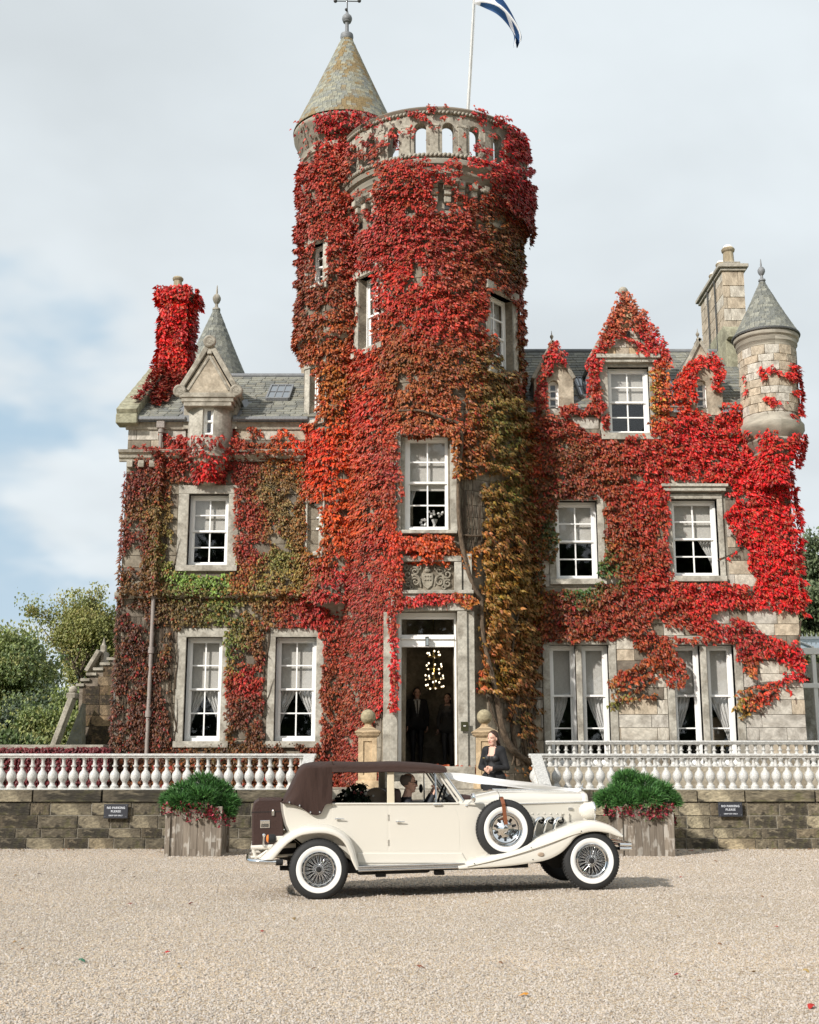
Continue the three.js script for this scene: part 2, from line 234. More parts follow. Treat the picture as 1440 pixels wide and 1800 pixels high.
// retaining walls
function retaining(x0, x1, label, seed, R) {
  const t = thing('retaining_wall', label, 'wall', [(x0 + x1) / 2, 0, -23.5]);
  wpart('wall_core', [box2(x0, x1, -0.1, 0.86, -23.515, -23.9)], M.joint, t);
  ashlar(t, { u0: x0, u1: x1, v0: -0.02, v1: 0.86, courses: [0.17, 0.27], len: [0.35, 0.8], place: (u, v) => [u, v, -23.5, 0], mats: R, depth: 0.06, rough: 0.016, gap: 0.012, seed, free: true });
  ashlar(t, { u0: x0, u1: x1, v0: 0.865, v1: 1.096, courses: [0.24, 0.24], len: [0.8, 1.5], place: (u, v) => [u, v, -23.46, 0], mats: [R[0], R[1], R[4]], depth: 0.42, rough: 0.01, gap: 0.008, seed: seed + 1, free: true, name: 'coping_stone' });
  return t;
}
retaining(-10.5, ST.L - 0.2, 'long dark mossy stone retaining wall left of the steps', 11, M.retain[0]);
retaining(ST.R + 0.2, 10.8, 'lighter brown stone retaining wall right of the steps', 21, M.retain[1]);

// balustrades
const balPts = [[0.001, 0], [0.078, 0], [0.08, 0.045], [0.066, 0.06], [0.05, 0.08], [0.046, 0.11], [0.058, 0.135], [0.08, 0.165], [0.092, 0.205], [0.094, 0.235], [0.088, 0.275], [0.07, 0.312], [0.046, 0.338], [0.034, 0.365], [0.032, 0.405], [0.055, 0.415], [0.057, 0.438], [0.034, 0.45], [0.031, 0.52], [0.04, 0.55], [0.058, 0.565], [0.06, 0.582], [0.001, 0.582]];
const balGeo = lathe(balPts, 16), balGeo2 = lathe(balPts.map(([a, b]) => [a * 0.86, b * 0.76]), 14);
function balustrade(x0, x1, D, y, step, geo, hgt, label, name = 'balustrade') {
  const t = thing(name, label, 'balustrade', [(x0 + x1) / 2, y, -D]), w = x1 - x0;
  mesh('rail', [rbox(w, 0.05, 0.2, 0.018, 0, hgt + 0.055, 0), rbox(w - 0.02, 0.035, 0.15, 0.01, 0, hgt + 0.016, 0)], M.white, t);
  mesh('base', [rbox(w, 0.03, 0.19, 0.01, 0, 0.0, 0)], M.white, t);
  const n = Math.floor(w / step); for (let i = 0; i < n; i++) { const m = mesh('baluster', geo, M.white, t); m.position.set(-w / 2 + (i + 0.5) * (w / n), 0.012, 0); m.rotation.y = i * 1.7; }
  return t;
}
balustrade(-10.4, ST.L + 0.12, 23.66, ST.TOP, 0.2, balGeo, 0.592, 'white painted balustrade along the terrace wall left of the car');
balustrade(ST.R - 0.12, 10.6, 23.66, ST.TOP, 0.212, balGeo, 0.592, 'nearer white balustrade along the terrace wall right of the steps');
balustrade(2.85, 10.6, 25.5, 1.53, 0.172, balGeo2, 0.452, 'farther, smaller white balustrade under the right french windows');
// the two sloping balustrades beside the steps
function slopeRail(x, label) {
  const t = thing('stair_balustrade', label, 'balustrade', [x, 0, -22.2]), s = (1.1 - 0.25) / 2.35, W = (D) => 0.25 + (D - 21.1) * s;
  const side = (h0, h1, w) => extrude([[-21.1, W(21.1) + h0], [-23.46, W(23.46) + h0], [-23.46, W(23.46) + h1], [-21.1, W(21.1) + h1]], w, { bevel: 0.008 }).rotateY(-Math.PI / 2).translate(w / 2, 0, 0);
  const rail = side(0.6, 0.665, 0.2), cheek = extrude([[-21.0, -0.05], [-23.44, -0.05], [-23.44, W(23.44)], [-21.0, W(21.0)]], 0.26).rotateY(-Math.PI / 2).translate(0.13, 0, 0);
  for (const [n, g, m] of [['rail', rail, M.white], ['cheek_wall', cheek, M.coping]]) { const o = mesh(n, g, m, t); o.position.set(0, 0, 22.2); }
  for (let i = 0; i < 9; i++) { const D = 21.45 + i * 0.225, m = mesh('baluster', balGeo, M.white, t); m.position.set(0, W(D) + 0.01, 22.2 - D); }
  const e = mesh('newel', [rbox(0.24, 0.75, 0.24, 0.02, 0, W(21.0) + 0.3, 1.2), rbox(0.3, 0.06, 0.3, 0.015, 0, W(21.0) + 0.7, 1.2)], M.white, t);
}
slopeRail(ST.L, 'white sloping stair balustrade behind the car hood'); slopeRail(ST.R, 'white sloping stair balustrade right of the woman in black');
{ // flight of steps up to the terrace, then the door steps
  const t = thing('steps', 'broad stone steps rising from the gravel to the terrace', 'steps', [0.25, 0, -22]);
  for (let i = 0; i < 6; i++) { const y = (1.1 / 6) * (i + 1); const o = mesh('step', [rbox(ST.R - ST.L - 0.27, 1.1 / 6 - 0.002, 0.64, 0.015, 0, y - 0.0925, 22 - (19.95 + i * 0.6 + 0.32))], M.coping, t); }
  const k = thing('door_steps', 'three pale stone steps up to the open front door', 'steps', [0.38, ST.TOP, -24.5]);
  for (let i = 0; i < 3; i++) mesh('step', [rbox(1.86, 0.145, 0.9 - i * 0.22, 0.012, 0, 0.0725 + i * 0.144, 0.12 - i * 0.11 - (i === 2 ? 0.02 : 0))], M.dressed, k);
}
function pillar(px, label) {
  const p = at(px, 1300, 23.75), t = thing('gate_pillar', label, 'pillar', [p.x, ST.TOP, -23.75]);
  mesh('shaft', [rbox(0.3, 0.95, 0.3, 0.01, 0, 0.53, 0), rbox(0.44, 0.16, 0.44, 0.012, 0, 0.08, 0)], M.warm, t);
  const fr = []; for (const z of [0.151]) { for (const x of [-0.13, 0.13]) fr.push(rbox(0.1, 0.95, 0.05, 0.008, x, 0.53, z)); fr.push(rbox(0.17, 0.1, 0.048, 0.008, 0, 0.955, z)); fr.push(rbox(0.17, 0.14, 0.048, 0.008, 0, 0.2, z)); }
  mesh('panel_frame', fr, M.warm, t);
  mesh('cap', [rbox(0.42, 0.03, 0.42, 0.008, 0, 1.015, 0), rbox(0.46, 0.04, 0.46, 0.012, 0, 1.045, 0), rbox(0.5, 0.03, 0.5, 0.01, 0, 1.08, 0), new THREE.CylinderGeometry(0.13, 0.35, 0.09, 4, 1).rotateY(Math.PI / 4).translate(0, 1.14, 0), lathe([[0.001, 1.17], [0.1, 1.17], [0.085, 1.2], [0.06, 1.235], [0.07, 1.25], [0.001, 1.25]], 20)], M.warm, t);
  mesh('ball', new THREE.SphereGeometry(0.148, 28, 20).translate(0, 1.38, 0), stoneM(0.46, 0.42, 0.3), t);
}
pillar(647, 'sandstone pillar with a stone ball, left of the front door'); pillar(852, 'sandstone pillar with a stone ball, behind the woman in black');

// ---------------------------------------------------------------- chart of the creeper on the front (photo grid): how densely it grows and its leaf colours, some with shade in them
const P4 = (...n) => { const o = []; for (let i = 0; i < n.length; i += 2) o.push([n[i], n[i + 1]]); return o; };
const R4 = (a, b, c, d) => poly([[a, b], [c, b], [c, d], [a, d]]);
const segD = (x, y, p, q) => { const dx = q[0] - p[0], dy = q[1] - p[1], t = clamp(((x - p[0]) * dx + (y - p[1]) * dy) / (dx * dx + dy * dy)); return Math.hypot(x - p[0] - t * dx, y - p[1] - t * dy); };
const lineD = (x, y, pts) => { let d = 1e9; for (let i = 1; i < pts.length; i++) d = Math.min(d, segD(x, y, pts[i - 1], pts[i])); return d; };
const bareT = [
  poly(P4(704, 768, 794, 768, 806, 800, 802, 938, 788, 940, 706, 940, 695, 920, 697, 795)), poly(P4(800, 842, 838, 842, 850, 885, 846, 955, 828, 968, 800, 962)),
  R4(700, 988, 808, 1042), poly(P4(694, 1068, 830, 1062, 836, 1345, 694, 1345)), poly(P4(806, 1000, 832, 985, 840, 1180, 830, 1345, 806, 1345)), poly(P4(696, 1225, 662, 1268, 655, 1345, 700, 1345)),
  poly(P4(832, 1212, 880, 1222, 900, 1290, 925, 1345, 832, 1345)), poly(P4(626, 482, 654, 470, 661, 500, 661, 600, 654, 613, 627, 613)), poly(P4(856, 514, 880, 506, 904, 540, 907, 650, 888, 655, 868, 600, 857, 582)),
  poly(P4(552, 427, 577, 417, 577, 488, 569, 500, 553, 505)), poly(P4(530, 642, 560, 642, 558, 740, 530, 744)), poly(P4(538, 878, 566, 884, 566, 974, 538, 972)),
  poly(P4(728, 462, 746, 470, 740, 505, 726, 498)), poly(P4(700, 655, 722, 660, 716, 690, 702, 682)), poly(P4(655, 348, 690, 342, 684, 362, 650, 372)),
];
const bareL = [R4(318, 1118, 394, 1304), R4(480, 1118, 558, 1304), R4(326, 866, 405, 996), R4(302, 848, 330, 1000), R4(318, 846, 412, 868), poly(P4(402, 862, 411, 866, 414, 1005, 402, 1008)), R4(328, 992, 405, 1010), R4(300, 1108, 322, 1304), R4(316, 1100, 396, 1122), R4(390, 1112, 397, 1304), R4(464, 1108, 484, 1304), R4(480, 1102, 560, 1122), poly(P4(555, 1118, 574, 1124, 566, 1200, 564, 1304, 555, 1304)), poly(P4(332, 812, 352, 830, 392, 858, 336, 862)), poly(P4(384, 838, 406, 822, 412, 862, 396, 860)), R4(213, 790, 238, 830), R4(538, 878, 566, 974), R4(315, 700, 408, 780), R4(318, 1298, 396, 1306), R4(480, 1298, 560, 1306)];
const bareR = [
  R4(980, 876, 1052, 1020), poly(P4(955, 985, 985, 985, 985, 1018, 1060, 1018, 1040, 1034, 975, 1042, 955, 1040)), R4(1046, 872, 1064, 985), R4(1180, 848, 1272, 1014), poly(P4(1170, 838, 1282, 852, 1290, 866, 1180, 870)), R4(1174, 866, 1192, 1008),
  poly(P4(1262, 862, 1300, 878, 1270, 905, 1286, 935, 1312, 958, 1316, 1000, 1302, 1026, 1262, 1018)), R4(1180, 1008, 1290, 1024), R4(1070, 640, 1142, 764), poly(P4(1062, 752, 1100, 762, 1098, 778, 1056, 772)), R4(963, 660, 986, 730), R4(1224, 660, 1243, 722), poly(P4(1240, 700, 1268, 690, 1270, 725, 1244, 745)), poly(P4(984, 640, 1014, 640, 1014, 705, 984, 712)), poly(P4(1100, 535, 1098, 562, 1112, 580, 1085, 580)), poly(P4(1075, 600, 1090, 590, 1120, 612, 1118, 625, 1070, 628)), R4(960, 1128, 1068, 1345),
];
const rwLow = poly(P4(930, 700, 1420, 690, 1425, 1078, 1270, 1068, 1245, 1084, 1175, 1092, 1120, 1112, 1085, 1122, 955, 1132, 930, 1240));
const strandsR = [
  { p: P4(1080, 1105, 1130, 1118, 1180, 1125, 1300, 1124), w: 6 }, { p: P4(1120, 1120, 1165, 1140, 1190, 1190), w: 20 }, { p: P4(1160, 1150, 1110, 1180, 1078, 1200), w: 9 }, { p: P4(1160, 1172, 1110, 1202, 1075, 1222), w: 4 }, { p: P4(1165, 1185, 1120, 1212, 1072, 1240), w: 4, d: 0.6 }, { p: P4(1155, 1222, 1110, 1228, 1075, 1248), w: 2.5 }, { p: P4(1185, 1160, 1196, 1200), w: 10 },
  { p: P4(1180, 1085, 1240, 1100, 1300, 1125, 1330, 1150), w: 16 }, { p: P4(1300, 1130, 1318, 1172), w: 14 }, { p: P4(1290, 1092, 1340, 1118, 1400, 1150, 1415, 1180), w: 9 }, { p: P4(1330, 1130, 1380, 1160, 1418, 1178), w: 8 }, { p: P4(1405, 1150, 1412, 1185), w: 12 }, { p: P4(1408, 1090, 1404, 1120, 1392, 1132), w: 3, d: 0.5 },
  { p: P4(1400, 1182, 1360, 1208, 1310, 1245), w: 6 }, { p: P4(1375, 1200, 1330, 1205, 1295, 1218), w: 4 }, { p: P4(1350, 1215, 1315, 1228, 1294, 1240), w: 5 }, { p: P4(1370, 1212, 1335, 1240, 1300, 1262), w: 4, d: 0.7 }, { p: P4(1285, 940, 1300, 955, 1320, 965), w: 3, d: 0.5 }, { p: P4(1262, 985, 1285, 975, 1305, 962), w: 2.5, d: 0.5 }, { p: P4(1380, 1180, 1386, 1215), w: 3, d: 0.6 },
];
const strandsD = [ // gables of the dormers
  { p: P4(950, 710, 952, 680, 962, 645, 972, 612), w: 13 }, { p: P4(972, 612, 985, 625, 992, 650), w: 9 }, { p: P4(945, 700, 940, 740), w: 12 }, { p: P4(992, 720, 1030, 722, 1060, 715), w: 9 },
  { p: P4(1048, 720, 1042, 680, 1042, 640, 1062, 600, 1080, 560, 1095, 525), w: 14 }, { p: P4(1100, 525, 1120, 550, 1140, 580, 1165, 610), w: 13 }, { p: P4(1082, 600, 1100, 572, 1130, 575, 1150, 610), w: 12 }, { p: P4(1095, 600, 1130, 615, 1165, 612, 1168, 640), w: 13 }, { p: P4(1160, 640, 1158, 690, 1165, 740), w: 13 }, { p: P4(1145, 650, 1147, 740), w: 3, d: 0.8 },
  { p: P4(1200, 670, 1195, 700, 1210, 740), w: 15 }, { p: P4(1200, 665, 1225, 640, 1250, 632, 1264, 650, 1260, 680), w: 14 }, { p: P4(1216, 655, 1218, 700), w: 8 }, { p: P4(1170, 660, 1180, 720), w: 5 },
];
const strandsL = [
  { p: P4(286, 760, 292, 775, 300, 790), w: 5 }, { p: P4(300, 770, 318, 785), w: 4 }, { p: P4(312, 778, 345, 772, 400, 778, 425, 785), w: 10 }, { p: P4(350, 690, 352, 720, 346, 765), w: 4, d: 0.7 }, { p: P4(375, 690, 374, 730, 380, 775), w: 6, d: 0.8 }, { p: P4(392, 730, 398, 770), w: 5, d: 0.6 }, { p: P4(410, 770, 450, 785, 540, 782), w: 5, d: 0.7 }, { p: P4(430, 775, 460, 765, 440, 755), w: 5, d: 0.5 }, { p: P4(480, 780, 500, 755, 520, 778), w: 4, d: 0.6 }, { p: P4(410, 755, 412, 775), w: 5 }, { p: P4(235, 788, 320, 792, 330, 800), w: 5, d: 0.6 }, { p: P4(215, 750, 214, 775), w: 3, d: 0.6 }, { p: P4(280, 790, 283, 1050), w: 5, d: 0.9 },
];
const strandsS = [{ p: P4(694, 955, 699, 1062), w: 11 }, { p: P4(698, 1058, 760, 1053, 805, 1050, 832, 1060), w: 8 }, { p: P4(688, 1066, 693, 1150, 688, 1245), w: 6 }, { p: P4(696, 1165, 702, 1200, 695, 1240), w: 3, d: 0.6 }, { p: P4(688, 765, 686, 940), w: 10 }, { p: P4(700, 752, 792, 757), w: 9 }, { p: P4(700, 946, 765, 968), w: 13 }, { p: P4(803, 755, 803, 835), w: 6 }, { p: P4(700, 795, 706, 880), w: 3, d: 0.6 }, { p: P4(700, 1000, 704, 1040), w: 4, d: 0.6 }];
function strandCov(S, x, y) { let c = 0; for (const s of S) { const d = lineD(x, y, s.p) * (S === strandsD ? 1.22 : 1); if (d < s.w) c = Math.max(c, (s.d ?? 1) * (1 - 0.4 * (d / s.w) ** 2)); } return c; }
const inAny = (L, x, y) => L.some((f) => f(x, y));
const wob = (x, y) => [x + 9 * (fbm(x / 14, y / 14, 0, 2, 301) - 0.5) + 7 * (fbm(x / 5, y / 5, 0, 2, 303) - 0.5), y + 9 * (fbm(x / 14, y / 14, 0, 2, 305) - 0.5) + 7 * (fbm(x / 5, y / 5, 0, 2, 307) - 0.5)];
const thinL = [[poly(P4(200, 1050, 318, 1050, 316, 1315, 195, 1315)), 0.5], [R4(212, 950, 300, 1046), 0.62], [poly(P4(395, 1105, 470, 1105, 470, 1315, 395, 1315)), 0.72], [R4(455, 850, 545, 1000), 0.8], [R4(300, 1055, 480, 1105), 0.62]];
function coverOf(surf, px, py) {
  const [x, y] = wob(px, py), gap = fbm(px / 11, py / 8, 0, 3, 311), patch = fbm(px / 30, py / 30, 0, 3, 317);
  const holes = (k) => sstep(0.26 + k, 0.36 + k, gap) * sstep(0.2, 0.3, patch);
  if (surf === 'tower' || surf === 'stair') { if (inAny(bareT, x, y)) return 0; let c = holes(0); if (x > 850 && y > 1225) c *= y > 1295 ? 0.03 : 0.3; if (x > 835 && x < 872 && y > 975 && y < 1180) c *= sstep(838, 862, x); if (y < 285 && surf === 'stair') c *= x < 555 ? 0.05 : sstep(0.3, 0.4, patch); return c; }
  if (surf === 'parapet') { const side = x > 885 ? 0.6 : x > 845 ? 0.42 : x > 790 ? 0.36 : x < 640 ? 0.34 : 0.24; return sstep(0.66 - side * 0.4, 0.7 - side * 0.4, patch * 0.5 + gap * 0.5); }
  if (surf === 'corbel') { const side = x > 860 ? 0.85 : x < 660 ? 0.22 : 0.55; return sstep(0.64 - side * 0.38, 0.68 - side * 0.38, patch * 0.6 + gap * 0.4); }
  if (surf === 'left') { if (y < 792) return strandCov(strandsL, x, y); if (inAny(bareL, x, y)) return strandCov(strandsL.slice(3, 6), x, y); let d = 1; for (const [f, k] of thinL) if (f(x, y)) d = k; return d < 1 ? sstep(0.58 - 0.3 * d, 0.64 - 0.3 * d, 0.6 * patch + 0.4 * gap) : holes(0.02); }
  if (surf === 'right') { const s = strandCov(strandsR, x, y); if (s > 0) return s * 0.75; if (inAny(bareR, x, y)) return 0; const top = 712 + 22 * Math.sin(x / 23) + (x < 1060 ? 30 : 0); if (y < top) return strandCov(strandsD, x, y); return rwLow(x, y) ? holes(-0.04) : 0; }
  if (surf === 'gable') return inAny(bareR, x, y) ? 0 : strandCov(strandsD, x, y);
  if (surf === 'slab') return strandCov(strandsS, x, y);
  if (surf === 'chimney') return holes(-0.06);
  if (surf === 'roof') return poly(P4(345, 600, 338, 655, 312, 692, 270, 714, 261, 704, 232, 706, 250, 684, 266, 650, 280, 600))(x, y) ? 1 : 0;
  if (surf === 'turret') { const b = x > 1385 && y > 640 ? 0.45 : y > 800 ? 0.9 : y > 755 ? 0.3 : -0.3; return sstep(0.66 - b * 0.4, 0.7 - b * 0.4, patch * 0.7 + gap * 0.3) + strandCov([{ p: P4(1310, 655, 1312, 690), w: 2, d: 0.3 }, { p: P4(1340, 650, 1345, 665), w: 5 }, { p: P4(1355, 648, 1372, 655), w: 5 }, { p: P4(1345, 702, 1365, 708), w: 5 }, { p: P4(1385, 660, 1410, 668, 1412, 720), w: 7 }], x, y); }
  return 1;
}
// leaf colours, with shade put into those beside the tower: x, y, tone
const hues = [];
const addHue = (str) => { for (const e of str.trim().split(/\s+/)) { const [x, y, c] = e.split(','); hues.push([+x, +y, new THREE.Color('#' + c)]); } };
addHue('560,300,b8302a 560,400,aa342c 560,520,8a3a2a 580,600,a04a2c 620,330,ad3a2e 700,330,b82f2e 660,400,b53038 720,420,ac2a2e 800,420,9f3030 880,400,7d4a2a 900,450,6c4a28 850,480,933c2c 700,500,c42c2c 760,560,bc3030 840,560,ac3028 640,640,c43a2a 700,640,904a30 780,650,8c4630 880,640,6c5a2a 600,680,aa5c2c 580,720,b4552c 640,720,cc302c 720,700,9c5038 800,720,a44a32 870,730,7c7030 890,760,6f7f38 880,800,6a7030 830,760,9e4a30 920,760,b44a26 925,830,b83a22');
addHue('560,780,e0301c 600,780,dc4420 660,790,b83a34 690,830,a03840 560,840,dc3818 620,850,d04820 660,870,a83e34 580,900,d44c22 620,920,cc4a26 600,960,c44828 660,960,b03230 700,960,cc3a28 760,950,cc4c28 600,1020,b42838 560,1060,a42430 540,1080,9a2630 640,1030,a43238 640,1100,923030 620,1150,a43a34 660,1150,b42c38 690,1150,c82438 640,1220,9a382e 600,1250,8c3a2c 680,1230,c82030 570,1200,7c3a30 580,1300,803430 630,1300,9c3030 760,1055,c02030');
addHue('850,800,8e4a2c 860,850,8e5a2c 900,870,5c7a2c 880,900,a06a2e 850,960,b8642c 900,960,a05c2a 930,900,8c3c20 940,980,7c4420 860,1010,c0742e 900,1020,a88232 880,1080,b06c2c 920,1080,905a2a 870,1140,b85e2c 910,1160,8e4a28 870,1190,b87a30 825,1190,d83030 900,1220,8c4024 940,1150,6c3a22 930,1250,7c3a20');
addHue('240,850,6e2a2c 240,950,722c2c 300,870,6c3a2a 285,900,6c5a30 300,960,68602e 340,810,7e3030 360,820,c8202c 330,790,a02a2c 430,830,7e2a2c 440,900,902c2c 470,860,6c5a34 500,900,70603a 520,850,6c5230 440,970,8e2a30 490,980,6c6c38 540,930,7c5a30 380,1020,668038 330,1010,668038 450,1030,78723a 520,1020,7c6a34 430,1022,8e3a2e 240,1100,4c2422 250,1200,502822 260,1260,542a24 340,1060,5c4a2a 400,1070,56602c 470,1070,6c5030 500,1080,903430 410,1150,586a2e 435,1190,b02a34 430,1160,6c3430 440,1250,5c2c26 400,1310,5e3a26 500,1310,5c3426 260,1030,5c3a2a');
addHue('960,760,802a28 1000,790,703a26 960,860,5e3a26 1000,870,702a24 960,1000,4c4c22 1060,1000,3e5e2a 1020,1035,3e5e2a 970,940,3c4c22 1080,820,903a28 1120,800,b02a2a 1080,900,923428 1130,920,a83028 1100,980,903a28 1150,860,c02428 1200,760,c81c28 1280,780,d01c28 1340,850,d81424 1380,900,d81424 1320,880,d41824 1340,960,dc1424 1380,1040,d81420 1250,1040,c82028 1150,1030,b02828 1080,1060,8a302a 1000,1070,782826 980,1110,7e3626 1060,1100,903028 1150,1120,943024 1130,1160,a04426 1190,1180,a03424 1100,1200,a43a30 1300,1120,a82430 1400,1170,d01428 1330,1230,d03a34 1300,1232,908038 1080,1242,80803e 1250,950,d01c28');
addHue('970,640,b81c2a 950,690,902026 1060,640,c02430 1095,550,b85a50 1140,610,c82034 1160,690,c82030 1000,750,9c3026 1060,740,b02a28 1147,690,9c9a40 1225,650,d82020 1200,680,d82418 1260,640,d01c20 590,220,b81824 640,230,a82028 700,240,bc3438 850,240,c01828 900,270,b81424 920,330,a81424 900,370,902024 750,300,bc2c30 640,300,ae4a3a 310,540,e01818 310,620,e01818 300,680,902a28 260,710,9c2428 330,600,b01420 320,500,d02020 1380,690,d02028');
function hueAt(px, py, out) { let r = 0, g = 0, b = 0, t = 0; for (const [x, y, c] of hues) { const d = (x - px) ** 2 + (y - py) ** 2 + 60, w = 1 / (d * d); r += w * c.r; g += w * c.g; b += w * c.b; t += w; } return out.setRGB(r / t, g / t, b / t); }

// ---------------------------------------------------------------- the house
const house = thing('castle', 'baronial stone house with round tower, turrets and creeper on its walls', 'castle', [1, 1.1, -27]);
const WF = 26.8; // wing fronts
const wp = (name, geo, m) => wpart(name, geo, m, house);
const tower = { x: 0.6, z: -27.1, r: (y) => (y < 6 ? lerp(2.12, 2.02, sstep(1, 6, y)) : 2.02) };
const stair = { x: -1.6, z: -27.3, r: (y) => (y < 11.35 ? 0.9 : 1.03) };
// a sash window: origin at the middle of the sill, frame face at z = 0
function sash(w, h, o = {}) {
  const { cols = 2, rows = 2, blind = 0.5, curtain = 0, mid = 0.5, bar = 0.03, fr = 0.065, name = 'window' } = o, t = new THREE.Group(); t.name = name; house.add(t);
  const F = [box2(-w / 2, -w / 2 + fr, 0, h, -0.1, 0), box2(w / 2 - fr, w / 2, 0, h, -0.1, 0), box2(-w / 2 + fr, w / 2 - fr, h - fr, h, -0.1, 0), rbox(w, fr * 1.15, 0.14, 0.008, 0, fr * 0.575, -0.045)];
  mesh('frame', F, M.paint, t);
  const x0 = -w / 2 + fr, x1 = w / 2 - fr, yM = fr + (h - 2 * fr) * (1 - mid);
  for (const [a, b, z] of [[fr * 1.15, yM + 0.02, -0.075], [yM - 0.02, h - fr, -0.035]]) {
    const s = 0.045, S = [box2(x0, x0 + s, a, b, z - 0.035, z), box2(x1 - s, x1, a, b, z - 0.035, z), box2(x0 + s, x1 - s, a, a + s, z - 0.035, z), box2(x0 + s, x1 - s, b - s, b, z - 0.035, z)];
    mesh('sash', S, M.paint, t);
    const B = []; for (let i = 1; i < cols; i++) { const x = lerp(x0 + s, x1 - s, i / cols); B.push(box2(x - bar / 2, x + bar / 2, a + s, b - s, z - 0.03, z - 0.004)); }
    for (let i = 1; i < rows; i++) { const y = lerp(a + s, b - s, i / rows); B.push(box2(x0 + s, x1 - s, y - bar / 2, y + bar / 2, z - 0.032, z - 0.002)); }
    if (B.length) mesh('glazing_bar', B, M.paint, t);
    for (let i = 0; i < cols; i++) for (let j = 0; j < rows; j++) mesh('pane', box2(lerp(x0 + s, x1 - s, i / cols) - 0.004, lerp(x0 + s, x1 - s, (i + 1) / cols) + 0.004, lerp(a + s, b - s, j / rows) - 0.004, lerp(a + s, b - s, (j + 1) / rows) + 0.004, z - 0.02, z - 0.016), M.glass, t);
  }
  if (blind > 0) mesh('blind', box2(x0 - 0.02, x1 + 0.02, h - fr - (h - 2 * fr) * blind, h, -0.152, -0.148), M.blind, t);
  if (curtain) for (const sgn of o.sides ?? [-1, 1]) {
    const ww = (o.cw ?? 0.42) * w, hh = h * 0.95;
    mesh('curtain', sheet((u, v) => { const tie = 1 - 0.86 * Math.pow(sstep(0.35, 0.9, v), 0.9) , wd = ww * (v < 0.9 ? tie : tie); const x = sgn * (w / 2 - 0.02) - sgn * u * wd; return V(x, hh * (1 - v), -0.21 + 0.022 * Math.sin(u * 30 + 2 * v)); }, 40, 14), M.sheer, t);
  }
  return t;
}
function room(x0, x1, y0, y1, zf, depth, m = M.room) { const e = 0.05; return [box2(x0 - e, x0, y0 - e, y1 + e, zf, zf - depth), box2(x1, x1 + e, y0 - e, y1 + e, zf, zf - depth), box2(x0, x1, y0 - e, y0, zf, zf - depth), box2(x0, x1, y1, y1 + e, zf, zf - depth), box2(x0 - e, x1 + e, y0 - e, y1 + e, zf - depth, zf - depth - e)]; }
function surround(x0, x1, y0, y1, z, o = {}) { const { j = 0.17, top = 0.2, sill = 0.14, proud = 0.016, dep = 0.3, hood = 0 } = o; const L = [rbox(j, y1 - y0, dep, 0.012, x0 - j / 2, (y0 + y1) / 2, z + proud - dep / 2), rbox(j, y1 - y0, dep, 0.012, x1 + j / 2, (y0 + y1) / 2, z + proud - dep / 2), rbox(x1 - x0 + 2 * j, top, dep, 0.012, (x0 + x1) / 2, y1 + top / 2, z + proud - dep / 2), rbox(x1 - x0 + 2 * j, sill, dep + 0.05, 0.012, (x0 + x1) / 2, y0 - sill / 2, z + proud + 0.05 - dep / 2)]; if (hood) L.push(rbox(x1 - x0 + 2 * j + 0.24, 0.07, 0.3, 0.012, (x0 + x1) / 2, y1 + top + 0.17, z + 0.03), rbox(x1 - x0 + 2 * j + 0.14, 0.09, 0.24, 0.012, (x0 + x1) / 2, y1 + top + 0.085, z + 0.015)); return L; }
const rect = (a, b, D = WF) => { const p = at(a[0], a[1], D), q = at(b[0], b[1], D); return [Math.min(p.x, q.x), Math.max(p.x, q.x), Math.min(p.y, q.y), Math.max(p.y, q.y)]; };
// windows of the wings: rectangle of the opening from the photograph
const lw = [
  { r: rect([321, 1303], [392, 1120]), c: 1, b: 0.5, j: 0.2, cw: 0.62 }, { r: rect([481, 1303], [557, 1120]), c: 1, b: 0.5, j: 0.17, cw: 0.55 },
  { r: rect([328, 994], [403, 868]), b: 0.48, mid: 0.5, j: 0.24, top: 0.2 },
];
const rw = [
  { r: rect([979, 1018], [1049, 880]), b: 0.52, j: 0.16 }, { r: rect([1186, 1013], [1260, 877]), b: 0.5, j: 0.12, hood: 1, c: 1, sides: [1] },
  { r: [3.13, 3.72, 1.56, 4.2], cols: 1, b: 0.42, c: 1, sides: [-1], mid: 0.42, cw: 0.75, g: 1 }, { r: [3.86, 4.45, 1.56, 4.2], cols: 1, b: 0.42, c: 1, sides: [1], mid: 0.42, cw: 0.75, g: 1 },
  { r: [5.9, 6.5, 1.56, 4.2], cols: 1, b: 0.42, c: 1, sides: [-1], mid: 0.42, cw: 0.7, g: 1 }, { r: [6.66, 7.26, 1.56, 4.2], cols: 1, b: 0.42, c: 1, sides: [1], mid: 0.42, cw: 0.8, g: 1 },
];
const LX = [-6.55, -1.2], RX = [2.2, 8.77];
const Lwall = [[LX[0], 1.0], [LX[1], 1.0], [LX[1], 9.4], [LX[0], 9.4]], Rwall = [[RX[0], 1.0], [RX[1], 1.0], [RX[1], 9.75], [RX[0], 9.75]];
const hole = ([a, b, c, d]) => [[a, c], [b, c], [b, d], [a, d]];
const bigD = { r: [4.66, 5.63, 9.11, 10.74] };
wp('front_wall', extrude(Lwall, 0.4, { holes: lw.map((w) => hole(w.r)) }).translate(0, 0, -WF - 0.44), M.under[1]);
wp('front_wall', extrude([[RX[0], 1.0], [RX[1], 1.0], [RX[1], 9.75], [5.95, 9.75], [5.95, 10.9], [5.12, 12.42], [4.28, 10.9], [4.28, 9.75], [RX[0], 9.75]], 0.4, { holes: [...rw, bigD].map((w) => hole(w.r)) }).translate(0, 0, -WF - 0.44), M.joint);
